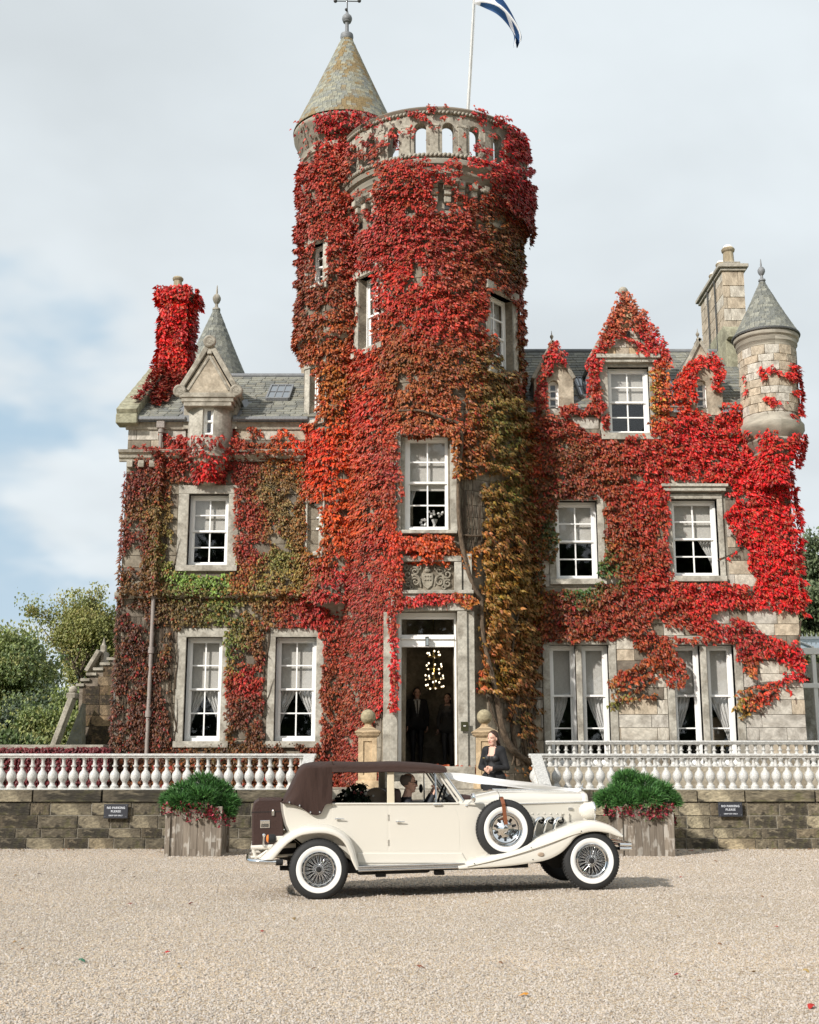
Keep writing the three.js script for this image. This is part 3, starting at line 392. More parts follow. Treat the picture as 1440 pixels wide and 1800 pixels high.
// side and back walls, floors above, so that the rooms are closed
wp('side_wall', extrude([[27.24, 1], [32.2, 1], [32.2, 9.4], [29.7, 11.45], [27.24, 9.5]], 0.4).rotateY(Math.PI / 2).translate(-6.55, 0, 0), M.ashlar[2]);
wp('side_wall', box2(8.37, 8.77, 1, 9.75, -27.24, -32.2), M.ashlar[2]);
wp('back_wall', [box2(-6.55, 8.77, 1, 9.75, -32.2, -32.6)], M.ashlar[2]);
const margin = (w) => [w.r[0] - (w.j ?? 0.17), w.r[1] + (w.j ?? 0.17), w.r[2] - 0.14, w.r[3] + (w.top ?? 0.2)];
const twin = (a, b) => [a.r[0] - 0.17, b.r[1] + 0.17, 1.0, a.r[3] + 0.2];
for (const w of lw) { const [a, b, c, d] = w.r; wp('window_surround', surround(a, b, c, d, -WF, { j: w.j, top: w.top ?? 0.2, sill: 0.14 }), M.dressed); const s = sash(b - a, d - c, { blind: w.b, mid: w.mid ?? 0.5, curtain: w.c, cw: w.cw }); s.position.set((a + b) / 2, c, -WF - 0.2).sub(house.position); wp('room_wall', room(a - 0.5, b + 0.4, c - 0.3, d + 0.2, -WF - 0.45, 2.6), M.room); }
for (const w of rw) {
  const [a, b, c, d] = w.r; if (!w.g) wp('window_surround', surround(a, b, c, d, -WF, { j: w.j, sill: 0.13, top: w.hood ? 0.12 : 0.2, hood: w.hood }), M.dressed);
  const s = sash(b - a, d - c, { cols: w.cols ?? 2, rows: 2, blind: w.b, mid: w.mid ?? 0.5, curtain: w.c, sides: w.sides, cw: w.cw ?? 0.4 }); s.position.set((a + b) / 2, c, -WF - 0.2).sub(house.position);
  if (w.g) s.children.filter((m) => m.name === 'glazing_bar').slice(1).forEach((m) => s.remove(m));
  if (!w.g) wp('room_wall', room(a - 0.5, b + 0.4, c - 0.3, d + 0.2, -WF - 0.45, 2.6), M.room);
}
for (const k of [2, 4]) {
  const A = rw[k].r, B = rw[k + 1].r; wp('room_wall', room(A[0] - 0.5, B[1] + 0.4, 1.54, 4.5, -WF - 0.45, 3.2), M.room);
  wp('window_surround', [rbox(0.16, 3.2, 0.3, 0.012, A[0] - 0.08, 2.6, -WF - 0.12), rbox(0.17, 3.2, 0.3, 0.012, B[1] + 0.085, 2.6, -WF - 0.12), rbox(B[1] - A[0] + 0.34, 0.2, 0.3, 0.012, (A[0] + B[1]) / 2, A[3] + 0.1, -WF - 0.12)], M.dressed);
  wp('mullion', [rbox(B[0] - A[1], 3.1, 0.26, 0.03, (A[1] + B[0]) / 2, 2.65, -WF - 0.15)], M.dressed);
}
// ashlar facing of the wings: stones that show are pieces of their own
const showStone = (surf) => (u, v) => { const [x, y] = toPx(u, v, -WF); return y < 1330 && coverOf(surf, x, y) < 0.2; };
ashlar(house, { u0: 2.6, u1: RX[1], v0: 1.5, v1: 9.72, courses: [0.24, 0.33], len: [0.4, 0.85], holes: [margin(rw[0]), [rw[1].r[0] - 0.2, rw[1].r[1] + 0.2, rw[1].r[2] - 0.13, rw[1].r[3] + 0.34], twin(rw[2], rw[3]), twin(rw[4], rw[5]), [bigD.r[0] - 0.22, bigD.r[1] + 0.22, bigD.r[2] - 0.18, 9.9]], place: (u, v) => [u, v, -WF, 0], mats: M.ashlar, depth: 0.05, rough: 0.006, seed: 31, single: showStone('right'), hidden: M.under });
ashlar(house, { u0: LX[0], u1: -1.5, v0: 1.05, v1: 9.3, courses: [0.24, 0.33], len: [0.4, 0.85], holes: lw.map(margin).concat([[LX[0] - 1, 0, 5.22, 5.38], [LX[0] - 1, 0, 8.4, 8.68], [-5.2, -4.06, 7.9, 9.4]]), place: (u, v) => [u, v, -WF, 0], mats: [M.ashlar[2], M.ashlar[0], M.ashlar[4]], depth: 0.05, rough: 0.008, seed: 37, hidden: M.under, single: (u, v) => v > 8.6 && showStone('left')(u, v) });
// string course, cornice, gutter, downpipe of the left wing
const mould = (x0, x1, y, prof, z = -WF) => { const s = shapeOf(prof); return uvBox(new THREE.ExtrudeGeometry(s, { depth: x1 - x0, bevelEnabled: false })).rotateY(Math.PI / 2).translate(x0, y, z); };
const corn = [[0.02, -0.25], [-0.05, -0.25], [-0.06, -0.2], [-0.1, -0.17], [-0.12, -0.1], [-0.18, -0.06], [-0.2, 0], [0.02, 0.02]];
wp('string_course', [mould(LX[0] - 0.1, -1.4, 5.37, [[0.02, -0.14], [-0.03, -0.14], [-0.09, -0.07], [-0.1, 0], [0.02, 0.03]])], M.coping);
wp('cornice', [mould(LX[0] - 0.16, -5.05, 8.68, corn), mould(-4.1, -2.4, 8.68, corn), ...[0, 1, 2].map((i) => rbox(0.14, 0.16, 0.16, 0.01, LX[0] + 0.1 + i * 0.26, 8.36, -WF + 0.05))], M.coping);
wp('cornice', [mould(LX[0] - 0.05, -1.9, 9.36, [[0.02, -0.16], [-0.04, -0.16], [-0.08, -0.05], [-0.1, 0], [0.02, 0]])], M.coping);
wp('gutter', [rbox(1.2, 0.09, 0.12, 0.03, -5.78, 9.42, -WF + 0.17), rbox(1.75, 0.09, 0.12, 0.03, -3.22, 9.42, -WF + 0.17)], M.lead);
{ const x = at(283, 800, WF).x, L = [rod(V(x, 1.5, -WF + 0.1), V(x, 9.3, -WF + 0.1), 0.045, 12)]; for (const y of [9.1, 8.55, 7.2, 5.5, 4, 2.6]) L.push(rod(V(x, y, -WF + 0.1), V(x, y + 0.14, -WF + 0.1), 0.07, 12)); wp('downpipe', [...L, rbox(0.2, 0.22, 0.16, 0.03, x, 9.3, -WF + 0.11)], M.pipe); }
// ---- roofs: a boarded slope with slates laid on it
function slatePitch(x0, x1, eave, ridge, keep, seed, nSingle, gaps) {
  const up = ridge.clone().sub(eave), len = up.length(); up.normalize(); const ang = Math.atan2(up.y, -up.z), n = V(0, -up.z, up.y), r = rng(seed), hp = [[], [], [], []], cH = 0.19, O = new THREE.Object3D();
  const slab = (a, b, f) => { const e = eave.clone().lerp(ridge, f); return extrude([[e.z, e.y], [ridge.z, ridge.y], [ridge.z, ridge.y - 0.12], [e.z, e.y - 0.12]].map(([p, q]) => [-p, q]), b - a).rotateY(Math.PI / 2).translate(a, 0, 0); }; let xs = x0; const slabs = []; for (const [a, b, y] of gaps) { slabs.push(slab(xs, a, 0), slab(a, b, (y - eave.y) / (ridge.y - eave.y))); xs = b; } slabs.push(slab(xs, x1, 0)); wp('roof', slabs, M.lead);
  for (let j = 0; (j + 0.4) * cH < len; j++) for (let x = x0 - r() * 0.25; x < x1; ) {
    const w = 0.2 + 0.16 * r(), xc = x + w / 2; x += w; if (xc < x0 || xc > x1) continue; const p = eave.clone().addScaledVector(up, (j + 0.5) * cH); if (!keep(xc, p.y, p.z)) continue;
    O.position.set(xc, p.y, p.z).addScaledVector(n, 0.012 + 0.006 * r()); O.rotation.set(-Math.PI / 2 + ang - 0.075, 0, (r() - 0.5) * 0.03); O.scale.set(w - 0.01, cH * 1.25, 0.02 + 0.014 * r()); O.updateMatrix();
    const mi = Math.floor(r() * 4);
    if (nSingle-- > 0) { const m = mesh('slate', unitStones[0], M.slate[mi], house); m.position.copy(O.position).sub(house.position); m.rotation.copy(O.rotation); m.scale.copy(O.scale); } else hp[mi].push(unitStones[Math.floor(r() * 3)].clone().applyMatrix4(O.matrix));
  }
  hp.forEach((h, i) => h.length && tag(wp('slates', h, M.slate[i]), null, null, null, 'stuff'));
}
const eL = V(0, 9.47, -26.62), rL = V(0, 11.47, -29.7), eR = V(0, 9.72, -26.7), rR = V(0, 12.14, -29.7);
slatePitch(-6.5, -1.7, eL, rL, (x, y, z) => !(x > -5.3 && x < -3.95 && y < 10.4), 51, 290, [[-5.1, -4.1, 10.1]]);
slatePitch(2.3, 8.45, eR, rR, (x, y, z) => !(x > 4.3 && x < 5.9 && y < 11) && !(x > 2.95 && x < 3.9 && y < 10.7) && !(x > 6.4 && x < 7.25 && y < 10.7), 57, 0, [[2.95, 3.82, 10.6], [4.3, 5.9, 11.2], [6.42, 7.3, 10.6]]);
wp('back_roof', [extrude([[29.7, 11.47], [32.7, 9.4], [32.7, 9.25], [29.7, 11.3]], 4.9).rotateY(Math.PI / 2).translate(-6.5, 0, 0), extrude([[29.7, 12.14], [32.7, 9.7], [32.7, 9.5], [29.7, 11.95]], 6.1).rotateY(Math.PI / 2).translate(2.3, 0, 0), extrude([[26.9, 9.6], [32.5, 9.6], [29.7, 11.3]], 4.0).rotateY(Math.PI / 2).translate(-1.7, 0, 0)], M.slate[0]);
wp('ridge', [rod(V(-6.4, 11.5, -29.72), V(-1.8, 11.5, -29.72), 0.07, 8), rod(V(2.4, 12.17, -29.72), V(8.5, 12.17, -29.72), 0.07, 8)], M.lead);
// gable copings
const skew = (x0, x1, e, r0, t, steps) => { const L = []; for (let i = 0; i < steps; i++) { const a = i / steps, b = (i + 1) / steps, p = e.clone().lerp(r0, a), q = e.clone().lerp(r0, b), ang = Math.atan2(q.y - p.y, -(q.z - p.z)); const g = rbox(x1 - x0, t, p.distanceTo(q) * 1.02, 0.02, 0, 0, 0); g.rotateX(ang); g.translate((x0 + x1) / 2, (p.y + q.y) / 2 + t * 0.35 + (i % 2) * 0.012, (p.z + q.z) / 2); L.push(g); } return L; };
wp('gable_coping', [...skew(-6.78, -6.3, eL.clone().add(V(0, 0.0, 0.08)), rL.clone().add(V(0, 0.05, 0)), 0.2, 12), rbox(0.5, 0.24, 0.4, 0.03, -6.54, 9.4, -26.72)], M.green);
wp('gable_coping', skew(8.3, 8.72, eR.clone().add(V(0, 0.05, -0.6)), rR.clone().add(V(0, 0.05, 0)), 0.2, 10), M.coping);
{ // roof lights
  const lightOn = (px0, py0, px1, py1, e, r0, name) => { const u = r0.clone().sub(e).normalize(), hit = (px, py) => { const q = ray(px, py), n = V(0, -u.z, u.y), o = V(0, EYE, 0); return o.clone().addScaledVector(q, e.clone().sub(o).dot(n) / q.dot(n)); }; const a = hit((px0 + px1) / 2, py1), b = hit((px0 + px1) / 2, py0), w = hit(px1, py1).x - hit(px0, py1).x, h = a.distanceTo(b), g = new THREE.Group(); g.name = name; house.add(g); g.position.copy(a.clone().add(b).multiplyScalar(0.5)).sub(house.position); g.rotation.x = -Math.PI / 2 + Math.atan2(u.y, -u.z); mesh('frame', [rbox(w, 0.06, 0.09, 0.01, 0, h / 2, 0.05), rbox(w, 0.06, 0.09, 0.01, 0, -h / 2, 0.05), rbox(0.05, h, 0.09, 0.01, w / 2, 0, 0.05), rbox(0.05, h, 0.09, 0.01, -w / 2, 0, 0.05), ...[-0.17, 0.17].map((k) => box(0.025, h, 0.07, k * w, 0, 0.05)), box(w, 0.025, 0.07, 0, 0, 0.05)], M.lead, g); mesh('pane', box(w, h, 0.02, 0, 0, 0.06), std(rgb(0.25, 0.27, 0.29), { roughness: 0.05, metalness: 0.6 }), g); };
  lightOn(473, 682, 512, 705, eL, rL, 'roof_light'); lightOn(1014, 668, 1034, 700, eR, rR, 'roof_light'); lightOn(1174, 672, 1196, 706, eR, rR, 'roof_light');
}
// ---- round walls
function roundWall(c, y0, y1, openings, thick, m, name = 'round_wall', a0 = -Math.PI, a1 = Math.PI) {
  const as = [a0, a1], ys = [y0, y1]; for (let a = a0; a < a1; a += 0.14) as.push(a); for (let y = y0; y < y1; y += 1.2) ys.push(y); for (const o of openings) { as.push(o[0], o[1]); ys.push(o[2], o[3]); }
  as.sort((p, q) => p - q); ys.sort((p, q) => p - q); const pos = [], idx = [], pt = (a, y, k) => V(c.x + (c.r(y) - k) * Math.sin(a), y, c.z + (c.r(y) - k) * Math.cos(a)), quad = (A, B, C, D) => { for (const q of [A, B, C, A, C, D]) pos.push(q.x, q.y, q.z); };
  for (let i = 0; i + 1 < as.length; i++) for (let j = 0; j + 1 < ys.length; j++) { const [a, b, y, z] = [as[i], as[i + 1], ys[j], ys[j + 1]]; if (b - a < 1e-5 || z - y < 1e-5) continue; const am = (a + b) / 2, ym = (y + z) / 2; if (openings.some((o) => am > o[0] && am < o[1] && ym > o[2] && ym < o[3])) continue; quad(pt(a, y, 0), pt(b, y, 0), pt(b, z, 0), pt(a, z, 0)); quad(pt(b, y, thick), pt(a, y, thick), pt(a, z, thick), pt(b, z, thick)); }
  for (const [a, b, y, z] of openings) { quad(pt(a, y, thick), pt(a, y, 0), pt(a, z, 0), pt(a, z, thick)); quad(pt(b, y, 0), pt(b, y, thick), pt(b, z, thick), pt(b, z, 0)); quad(pt(a, y, 0), pt(a, y, thick), pt(b, y, thick), pt(b, y, 0)); quad(pt(a, z, thick), pt(a, z, 0), pt(b, z, 0), pt(b, z, thick)); }
  const g = new THREE.BufferGeometry(); g.setAttribute('position', new THREE.Float32BufferAttribute(pos, 3)); g.computeVertexNormals(); uvBox(g); return wp(name, g, m);
}
const yAt = (px, py, D) => at(px, py, D).y;
const tWins = [[-0.87 - 0.19, -0.87 + 0.19, yAt(640, 612, 25.8), yAt(645, 482, 25.8)], [0.86 - 0.22, 0.86 + 0.22, yAt(887, 655, 25.8), yAt(885, 520, 25.8)]];
const sWins = [[-0.62 - 0.19, -0.62 + 0.19, yAt(565, 500, 26.4), yAt(565, 427, 26.4)], [-0.72 - 0.2, -0.72 + 0.22, yAt(553, 738, 26.6), yAt(553, 645, 26.6)], [-0.72 - 0.2, -0.72 + 0.22, yAt(553, 972, 26.6), yAt(553, 882, 26.6)]];
const mainW = rect([712, 932], [791, 766], 25.02), doorO = [-0.245, 1.005, 1.53, 4.72];
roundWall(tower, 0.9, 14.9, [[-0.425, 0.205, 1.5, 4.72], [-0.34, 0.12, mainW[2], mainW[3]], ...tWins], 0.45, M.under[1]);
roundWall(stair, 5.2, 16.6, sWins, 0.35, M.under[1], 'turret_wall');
for (const [c, list, n] of [[tower, tWins, 'window'], [stair, sWins, 'window']]) for (const [a, b, y, z] of list) {
  const am = (a + b) / 2, r = c.r(y) , w = 2 * r * Math.sin((b - a) / 2), rec = c === tower ? 0.22 : 0.14, s = sash(w * 0.98, z - y, { blind: c === tower ? 0.5 : 0, fr: 0.05, cols: c === tower ? 2 : 1, rows: 2 });
  s.position.set(c.x + (r - rec) * Math.sin(am), y, c.z + (r - rec) * Math.cos(am)).sub(house.position); s.rotation.y = am;
  const L = []; for (const [ang, sg] of [[a, -1], [b, 1]]) L.push(rbox(0.17, z - y + 0.2, 0.34, 0.012).translate(sg * 0.085, 0, -0.13).applyMatrix4(new THREE.Matrix4().makeRotationY(am)).translate(c.x + r * Math.sin(ang), (y + z) / 2 + 0.02, c.z + r * Math.cos(ang)));
  L.push(rbox(w + 0.34, 0.2, 0.34, 0.012).translate(0, z + 0.1, r - 0.12).rotateY(am).translate(c.x, 0, c.z), rbox(w + 0.34, 0.14, 0.36, 0.012).translate(0, y - 0.07, r - 0.1).rotateY(am).translate(c.x, 0, c.z)); wp('window_surround', L, M.dressed);
}
// dark floors inside the tower keep the daylight out
wp('inner_floor', [1.42, 5.6, 9.4, 12.6, 14.82].map((y) => new THREE.CylinderGeometry(1.7, 1.7, 0.12, 32).translate(tower.x, y, tower.z)), M.room);
wp('inner_wall', [box2(-1.0, 2.2, 5.7, 14.7, -27.15, -27.2), box2(-0.6, -0.55, 5.7, 14.7, -25.9, -27.15)], M.room);
// ashlar on the round walls, glimpsed between the leaves
const onRound = (c) => (u, v) => { const a = u, r = c.r(v) + 0.012; return [c.x + r * Math.sin(a), v, c.z + r * Math.cos(a), a]; };
function roundAshlar(c, y0, y1, holes, seed, opt = {}) { // u is arc length on the mean radius
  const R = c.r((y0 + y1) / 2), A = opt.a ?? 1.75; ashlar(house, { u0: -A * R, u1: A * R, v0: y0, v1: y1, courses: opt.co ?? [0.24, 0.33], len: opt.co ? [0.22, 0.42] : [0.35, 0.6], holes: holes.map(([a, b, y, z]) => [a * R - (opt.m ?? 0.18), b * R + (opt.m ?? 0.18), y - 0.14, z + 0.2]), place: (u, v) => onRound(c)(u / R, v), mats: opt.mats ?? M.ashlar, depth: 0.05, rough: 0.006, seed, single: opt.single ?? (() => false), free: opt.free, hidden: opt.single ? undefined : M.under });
}
roundAshlar(tower, 1.1, 13.7, [[-0.5, 0.42, 0.8, 5.85], [-0.4, 0.2, mainW[2] - 0.1, mainW[3] + 0.1], ...tWins], 61);
roundAshlar(stair, 5.3, 11.3, [sWins[1], sWins[2]], 63); roundAshlar(stair, 11.6, 16.2, [sWins[0]], 67);
wp('turret_corbel', [lathe([[0.86, 11.0], [0.96, 11.1], [1.0, 11.25], [1.06, 11.3], [1.1, 11.42], [1.1, 11.55], [1.02, 11.6]], 48, stair.x, 0, stair.z), lathe([[1.0, 16.05], [1.1, 16.1], [1.12, 16.25], [1.06, 16.3], [1.12, 16.45], [1.2, 16.55], [1.22, 16.68], [1.28, 16.75], [1.3, 16.9], [1.22, 16.97], [0.2, 16.97]], 56, stair.x, 0, stair.z), lathe([[0.3, 4.6], [0.5, 4.75], [0.6, 4.95], [0.8, 5.1], [0.92, 5.25], [0.88, 5.3]], 40, stair.x, 0, stair.z)], M.coping);
// ---- conical roofs, slated in rings
function coneRoof(x, z, r0, y0, r1, y1, bell, tones, cH, lichen, seed, name = 'turret_roof') {
  const r = rng(seed), L = [], sl = Math.hypot(r0 - r1, y1 - y0), n = Math.round(sl / cH), R = (t) => lerp(r0, r1, t) + bell * (1 - t) ** 3 - bell * 0.0, O = new THREE.Object3D(), col = new THREE.Color();
  wp(name, lathe(Array.from({ length: 13 }, (_, i) => [R(i / 12) - 0.02, lerp(y0, y1, i / 12)]).concat([[0.001, y1]]), 48, x, 0, z), M.slate[2]);
  for (let j = 0; j < n; j++) { const t = (j + 0.4) / n, rad = R(t), m = Math.max(10, Math.round((6.283 * rad) / (cH * 1.55))), dr = (R(Math.min(1, t + 0.05)) - R(t)) / (0.05 * (y1 - y0)); const tilt = -Math.atan(dr) ; const off = r();
    for (let i = 0; i < m; i++) { const a = ((i + off) / m) * 6.2832; if (Math.cos(a) < -0.3) continue; O.position.set(x + (rad + 0.005) * Math.sin(a), lerp(y0, y1, t), z + (rad + 0.005) * Math.cos(a)); O.rotation.set(0, 0, 0); O.rotation.order = 'YXZ'; O.rotation.y = a; O.rotation.x = -tilt + 0.06; O.scale.set((6.283 * rad) / m - 0.006, cH * 1.25, 0.016 + 0.008 * r()); O.updateMatrix(); const k = 0.82 + 0.36 * r(), tn = tones[Math.floor(r() * tones.length)]; col.setRGB(tn[0] * k, tn[1] * k, tn[2] * k); if (lichen) { const f = fbm(a * 3.2 + 4, t * 7, 0, 5, seed) + 0.16 * (r() - 0.5); if (f > lichen) col.lerp(new THREE.Color().setRGB(0.42, 0.25, 0.06), Math.min(0.75, (f - lichen) * 6)); } L.push([unitStones[Math.floor(r() * 3)].clone().applyMatrix4(O.matrix), col.clone()]); } }
  tag(wp('slates', mergeC(L), M.slateV), null, null, null, 'stuff');
}
const greyS = [[0.36, 0.365, 0.34], [0.44, 0.44, 0.4], [0.3, 0.31, 0.3]];
coneRoof(stair.x, stair.z, 1.27, 16.97, 0.12, 19.72, 0.03, [[0.46, 0.46, 0.4], [0.54, 0.52, 0.42], [0.38, 0.39, 0.37]], 0.078, 0.52, 71);
wp('finial', [lathe([[0.15, 19.68], [0.17, 19.74], [0.16, 19.82], [0.05, 19.86], [0.045, 20.12], [0.06, 20.16], [0.1, 20.18], [0.001, 20.6]], 20, stair.x, 0, stair.z), new THREE.SphereGeometry(0.13, 20, 14).translate(stair.x, 20.28, stair.z)], M.lead);
{ const c = V(stair.x, 20.42, stair.z), L = [rod(c, c.clone().add(V(0, 1.1, 0)), 0.016)], d = V(0.98, -0.06, 0.2); L.push(rod(c.clone().add(V(0, 0.4, 0)).addScaledVector(d, -0.31), c.clone().add(V(0, 0.34, 0)).addScaledVector(d, 0.31), 0.014)); for (const s of [-1, 1]) L.push(new THREE.SphereGeometry(0.05, 12, 8).translate(c.x + s * 0.31, 20.8 - s * 0.04, c.z + s * 0.06)); L.push(new THREE.SphereGeometry(0.04, 12, 8).translate(c.x - 0.02, 20.52, c.z + 0.04)); wp('weather_vane', L, M.iron); }
// ---- crown of the tower: corbels, pierced parapet, coping
{
  const cx = tower.x, cz = tower.z, ring = (pts, m, n = 'moulding') => wp(n, lathe(pts, 72, cx, 0, cz), m);
  ring([[2.0, 13.68], [2.08, 13.7], [2.1, 13.8], [2.04, 13.84], [2.04, 14.1], [1.98, 14.1]], M.coping); ring([[2.03, 14.55], [2.12, 14.58], [2.15, 14.68], [2.2, 14.72], [2.22, 14.86], [2.3, 14.9], [2.32, 15.0], [2.28, 15.06], [2.2, 15.06], [1.7, 14.94]], M.coping);
  const rope = (R, y, rr, n) => { const L = []; for (let i = 0; i < n; i++) { const a = (i / n) * 6.2832; if (Math.cos(a) < -0.5) continue; L.push(new THREE.SphereGeometry(rr, 7, 5).scale(1.5, 1, 1).rotateZ(0.7).rotateY(a).translate(cx + R * Math.sin(a), y, cz + R * Math.cos(a))); } return L; };
  wp('rope_moulding', [...rope(2.32, 15.1, 0.045, 150), ...rope(2.31, 16.17, 0.036, 160)], M.coping);
  ring([[1.97, 16.14], [2.28, 16.14], [2.33, 16.2], [2.35, 16.26], [2.31, 16.31], [2.0, 16.31], [1.97, 16.27], [1.97, 16.14]], M.darkstone, 'coping');
  const cb = merge([rbox(0.17, 0.16, 0.12, 0.03, 0, 14.1, 0.06), rbox(0.17, 0.16, 0.19, 0.03, 0, 14.27, 0.08), rbox(0.17, 0.16, 0.26, 0.03, 0, 14.44, 0.11)]), N = 22, w = (6.2832 * 2.2) / N;
  const bay = extrude([[-w / 2 - 0.02, 15.0], [w / 2 + 0.02, 15.0], [w / 2 + 0.02, 16.14], [-w / 2 - 0.02, 16.14]], 0.26, { holes: [[[-0.14, 15.17], [0.14, 15.17], [0.14, 15.8], ...[1, 2, 3, 4, 5, 6, 7].map((i) => [0.14 * Math.cos((i * Math.PI) / 8), 15.8 + 0.14 * Math.sin((i * Math.PI) / 8)]), [-0.14, 15.8]]] }).translate(0, 0, -0.2);
  const pier = merge([rbox(0.2, 0.66, 0.05, 0.012, 0, 15.5, 0.075), rbox(0.25, 0.07, 0.06, 0.012, 0, 15.86, 0.08), rbox(0.24, 0.08, 0.06, 0.012, 0, 15.16, 0.08)]), hole = merge([box(0.13, 0.16, 0.02, 0, 13.97, -0.01)]);
  for (let i = 0; i < N; i++) { const a = ((i + 0.44) / N) * 6.2832; for (const [n, g, R, b, m] of [['parapet_panel', bay, 2.2, a, M.coping], ['pier', pier, 2.2, a + Math.PI / N, M.coping], ['corbel', cb, 2.03, a + Math.PI / N, M.coping], ['corbel', cb, 2.03, a, M.coping], ['drain_hole', hole, 2.06, a, M.iron]]) { const o = mesh(n, g, m, house); o.rotation.y = b; o.position.set(cx + R * Math.sin(b), 0, cz + R * Math.cos(b)).sub(house.position); } }
}
// ---- right corner turret
const rT = { x: 8.41, z: -26.72, r: () => 0.64 };
roundWall(rT, 9.1, 11.35, [], 0.2, M.mortar, 'turret_wall');
roundAshlar(rT, 9.45, 11.05, [[0.95, 1.25, 10.25, 10.75]], 73, { m: 0.02, co: [0.17, 0.24], free: true, single: (u) => u > -1.1 && u < 1.1, mats: [M.ashlar[3], M.ashlar[4], M.ashlar[0]] });
wp('turret_corbel', [lathe([[0.1, 8.1], [0.3, 8.16], [0.36, 8.26], [0.32, 8.3], [0.44, 8.42], [0.5, 8.52], [0.45, 8.57], [0.56, 8.7], [0.62, 8.8], [0.57, 8.87], [0.66, 8.98], [0.73, 9.1], [0.73, 9.22], [0.67, 9.3], [0.64, 9.42], [0.61, 9.42]], 48, rT.x, 0, rT.z), lathe([[0.61, 11.02], [0.66, 11.05], [0.67, 11.12], [0.7, 11.16], [0.7, 11.26], [0.74, 11.3], [0.75, 11.4], [0.1, 11.42]], 48, rT.x, 0, rT.z)], M.coping);
wp('slit_window', [rbox(0.2, 0.5, 0.06, 0.01, 0, 10.5, 0.63).rotateY(1.1).translate(rT.x, 0, rT.z)], M.iron);
wp('eaves_gutter', new THREE.TorusGeometry(0.745, 0.04, 8, 48).rotateX(Math.PI / 2).translate(rT.x, 11.42, rT.z), M.iron);
coneRoof(rT.x, rT.z, 0.72, 11.42, 0.06, 12.82, 0.05, greyS, 0.078, 0, 77);
const spike = (x, y, z, s, m = M.lead) => lathe([[0.09, -0.12], [0.1, -0.02], [0.14, 0.0], [0.13, 0.06], [0.06, 0.1], [0.05, 0.22], [0.1, 0.28], [0.14, 0.38], [0.14, 0.46], [0.09, 0.55], [0.03, 0.6], [0.035, 0.66], [0.015, 0.9], [0.001, 0.92]].map(([a, b]) => [a * s, b * s]), 18, x, y, z);
wp('finial', spike(rT.x, 12.86, rT.z, 0.62), M.lead);
// ---- dormers
const gableWall = (name, pts, holes, depth, z, m) => wp(name, extrude(pts, depth, { holes }).translate(0, 0, z - depth), m);
function gablet(x, w, yb, ya, zf, back, m) { // small roof running back into the slope
  const g = []; for (const s of [-1, 1]) { const dx = w / 2, dy = ya - yb, len = Math.hypot(dx, dy) + 0.06; const b = box(len, 0.06, back); b.rotateZ(-s * Math.atan2(dy, dx)); b.translate(x + s * dx * 0.5, (ya + yb) / 2 + 0.03, zf - back / 2); g.push(b); } wp('dormer_roof', g, m ?? M.slate[0]);
}
{ // large gable in the middle of the right wing
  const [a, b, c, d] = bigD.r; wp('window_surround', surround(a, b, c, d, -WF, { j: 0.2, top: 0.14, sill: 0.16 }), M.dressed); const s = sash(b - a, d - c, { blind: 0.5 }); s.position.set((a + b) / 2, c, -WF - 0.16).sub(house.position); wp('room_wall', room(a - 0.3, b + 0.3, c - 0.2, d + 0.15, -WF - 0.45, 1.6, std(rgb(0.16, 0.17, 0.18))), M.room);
  ashlar(house, { u0: 4.28, u1: 5.95, v0: 9.9, v1: 12.4, courses: [0.2, 0.3], len: [0.3, 0.5], holes: [[a - 0.2, b + 0.2, c - 0.2, d + 0.3]], place: (u, v) => [u, v, -WF, 0], mats: [M.ashlar[4], M.ashlar[0], M.warm], seed: 83, keep: (u, v) => v < 10.9 || Math.abs(u - 5.12) < ((12.42 - v) / 1.52) * 0.84 - 0.1, single: () => true });
  wp('cornice', [rbox(1.5, 0.1, 0.22, 0.015, 5.14, 10.96, -WF + 0.06), rbox(1.36, 0.1, 0.15, 0.015, 5.14, 10.87, -WF + 0.04)], M.dressed);
  const cop = []; for (const s of [-1, 1]) { const g = rbox(1.78, 0.12, 0.42, 0.02); g.rotateZ(-s * Math.atan2(1.52, 0.86)); cop.push(g.translate(5.12 + s * 0.44, 11.68, -WF - 0.17)); } wp('gable_coping', [...cop, rbox(0.16, 0.22, 0.2, 0.02, 5.12, 12.45, -WF - 0.1)], M.coping);
  wp('finial', [new THREE.SphereGeometry(0.115, 20, 14).translate(5.12, 12.67, -WF - 0.1), lathe([[0.06, 12.5], [0.05, 12.58], [0.001, 12.6]], 14, 5.12, 0, -WF - 0.1)], M.coping); gablet(5.12, 1.7, 10.85, 12.36, -WF - 0.4, 2.6); wp('dormer_cheek', [box2(4.3, 4.4, 9.7, 10.9, -WF - 0.43, -29), box2(5.85, 5.95, 9.7, 10.9, -WF - 0.43, -29)], M.lead);
  wp('slit_window', rbox(0.09, 0.16, 0.05, 0.01, 5.17, 11.55, -WF + 0.006), M.iron);
}
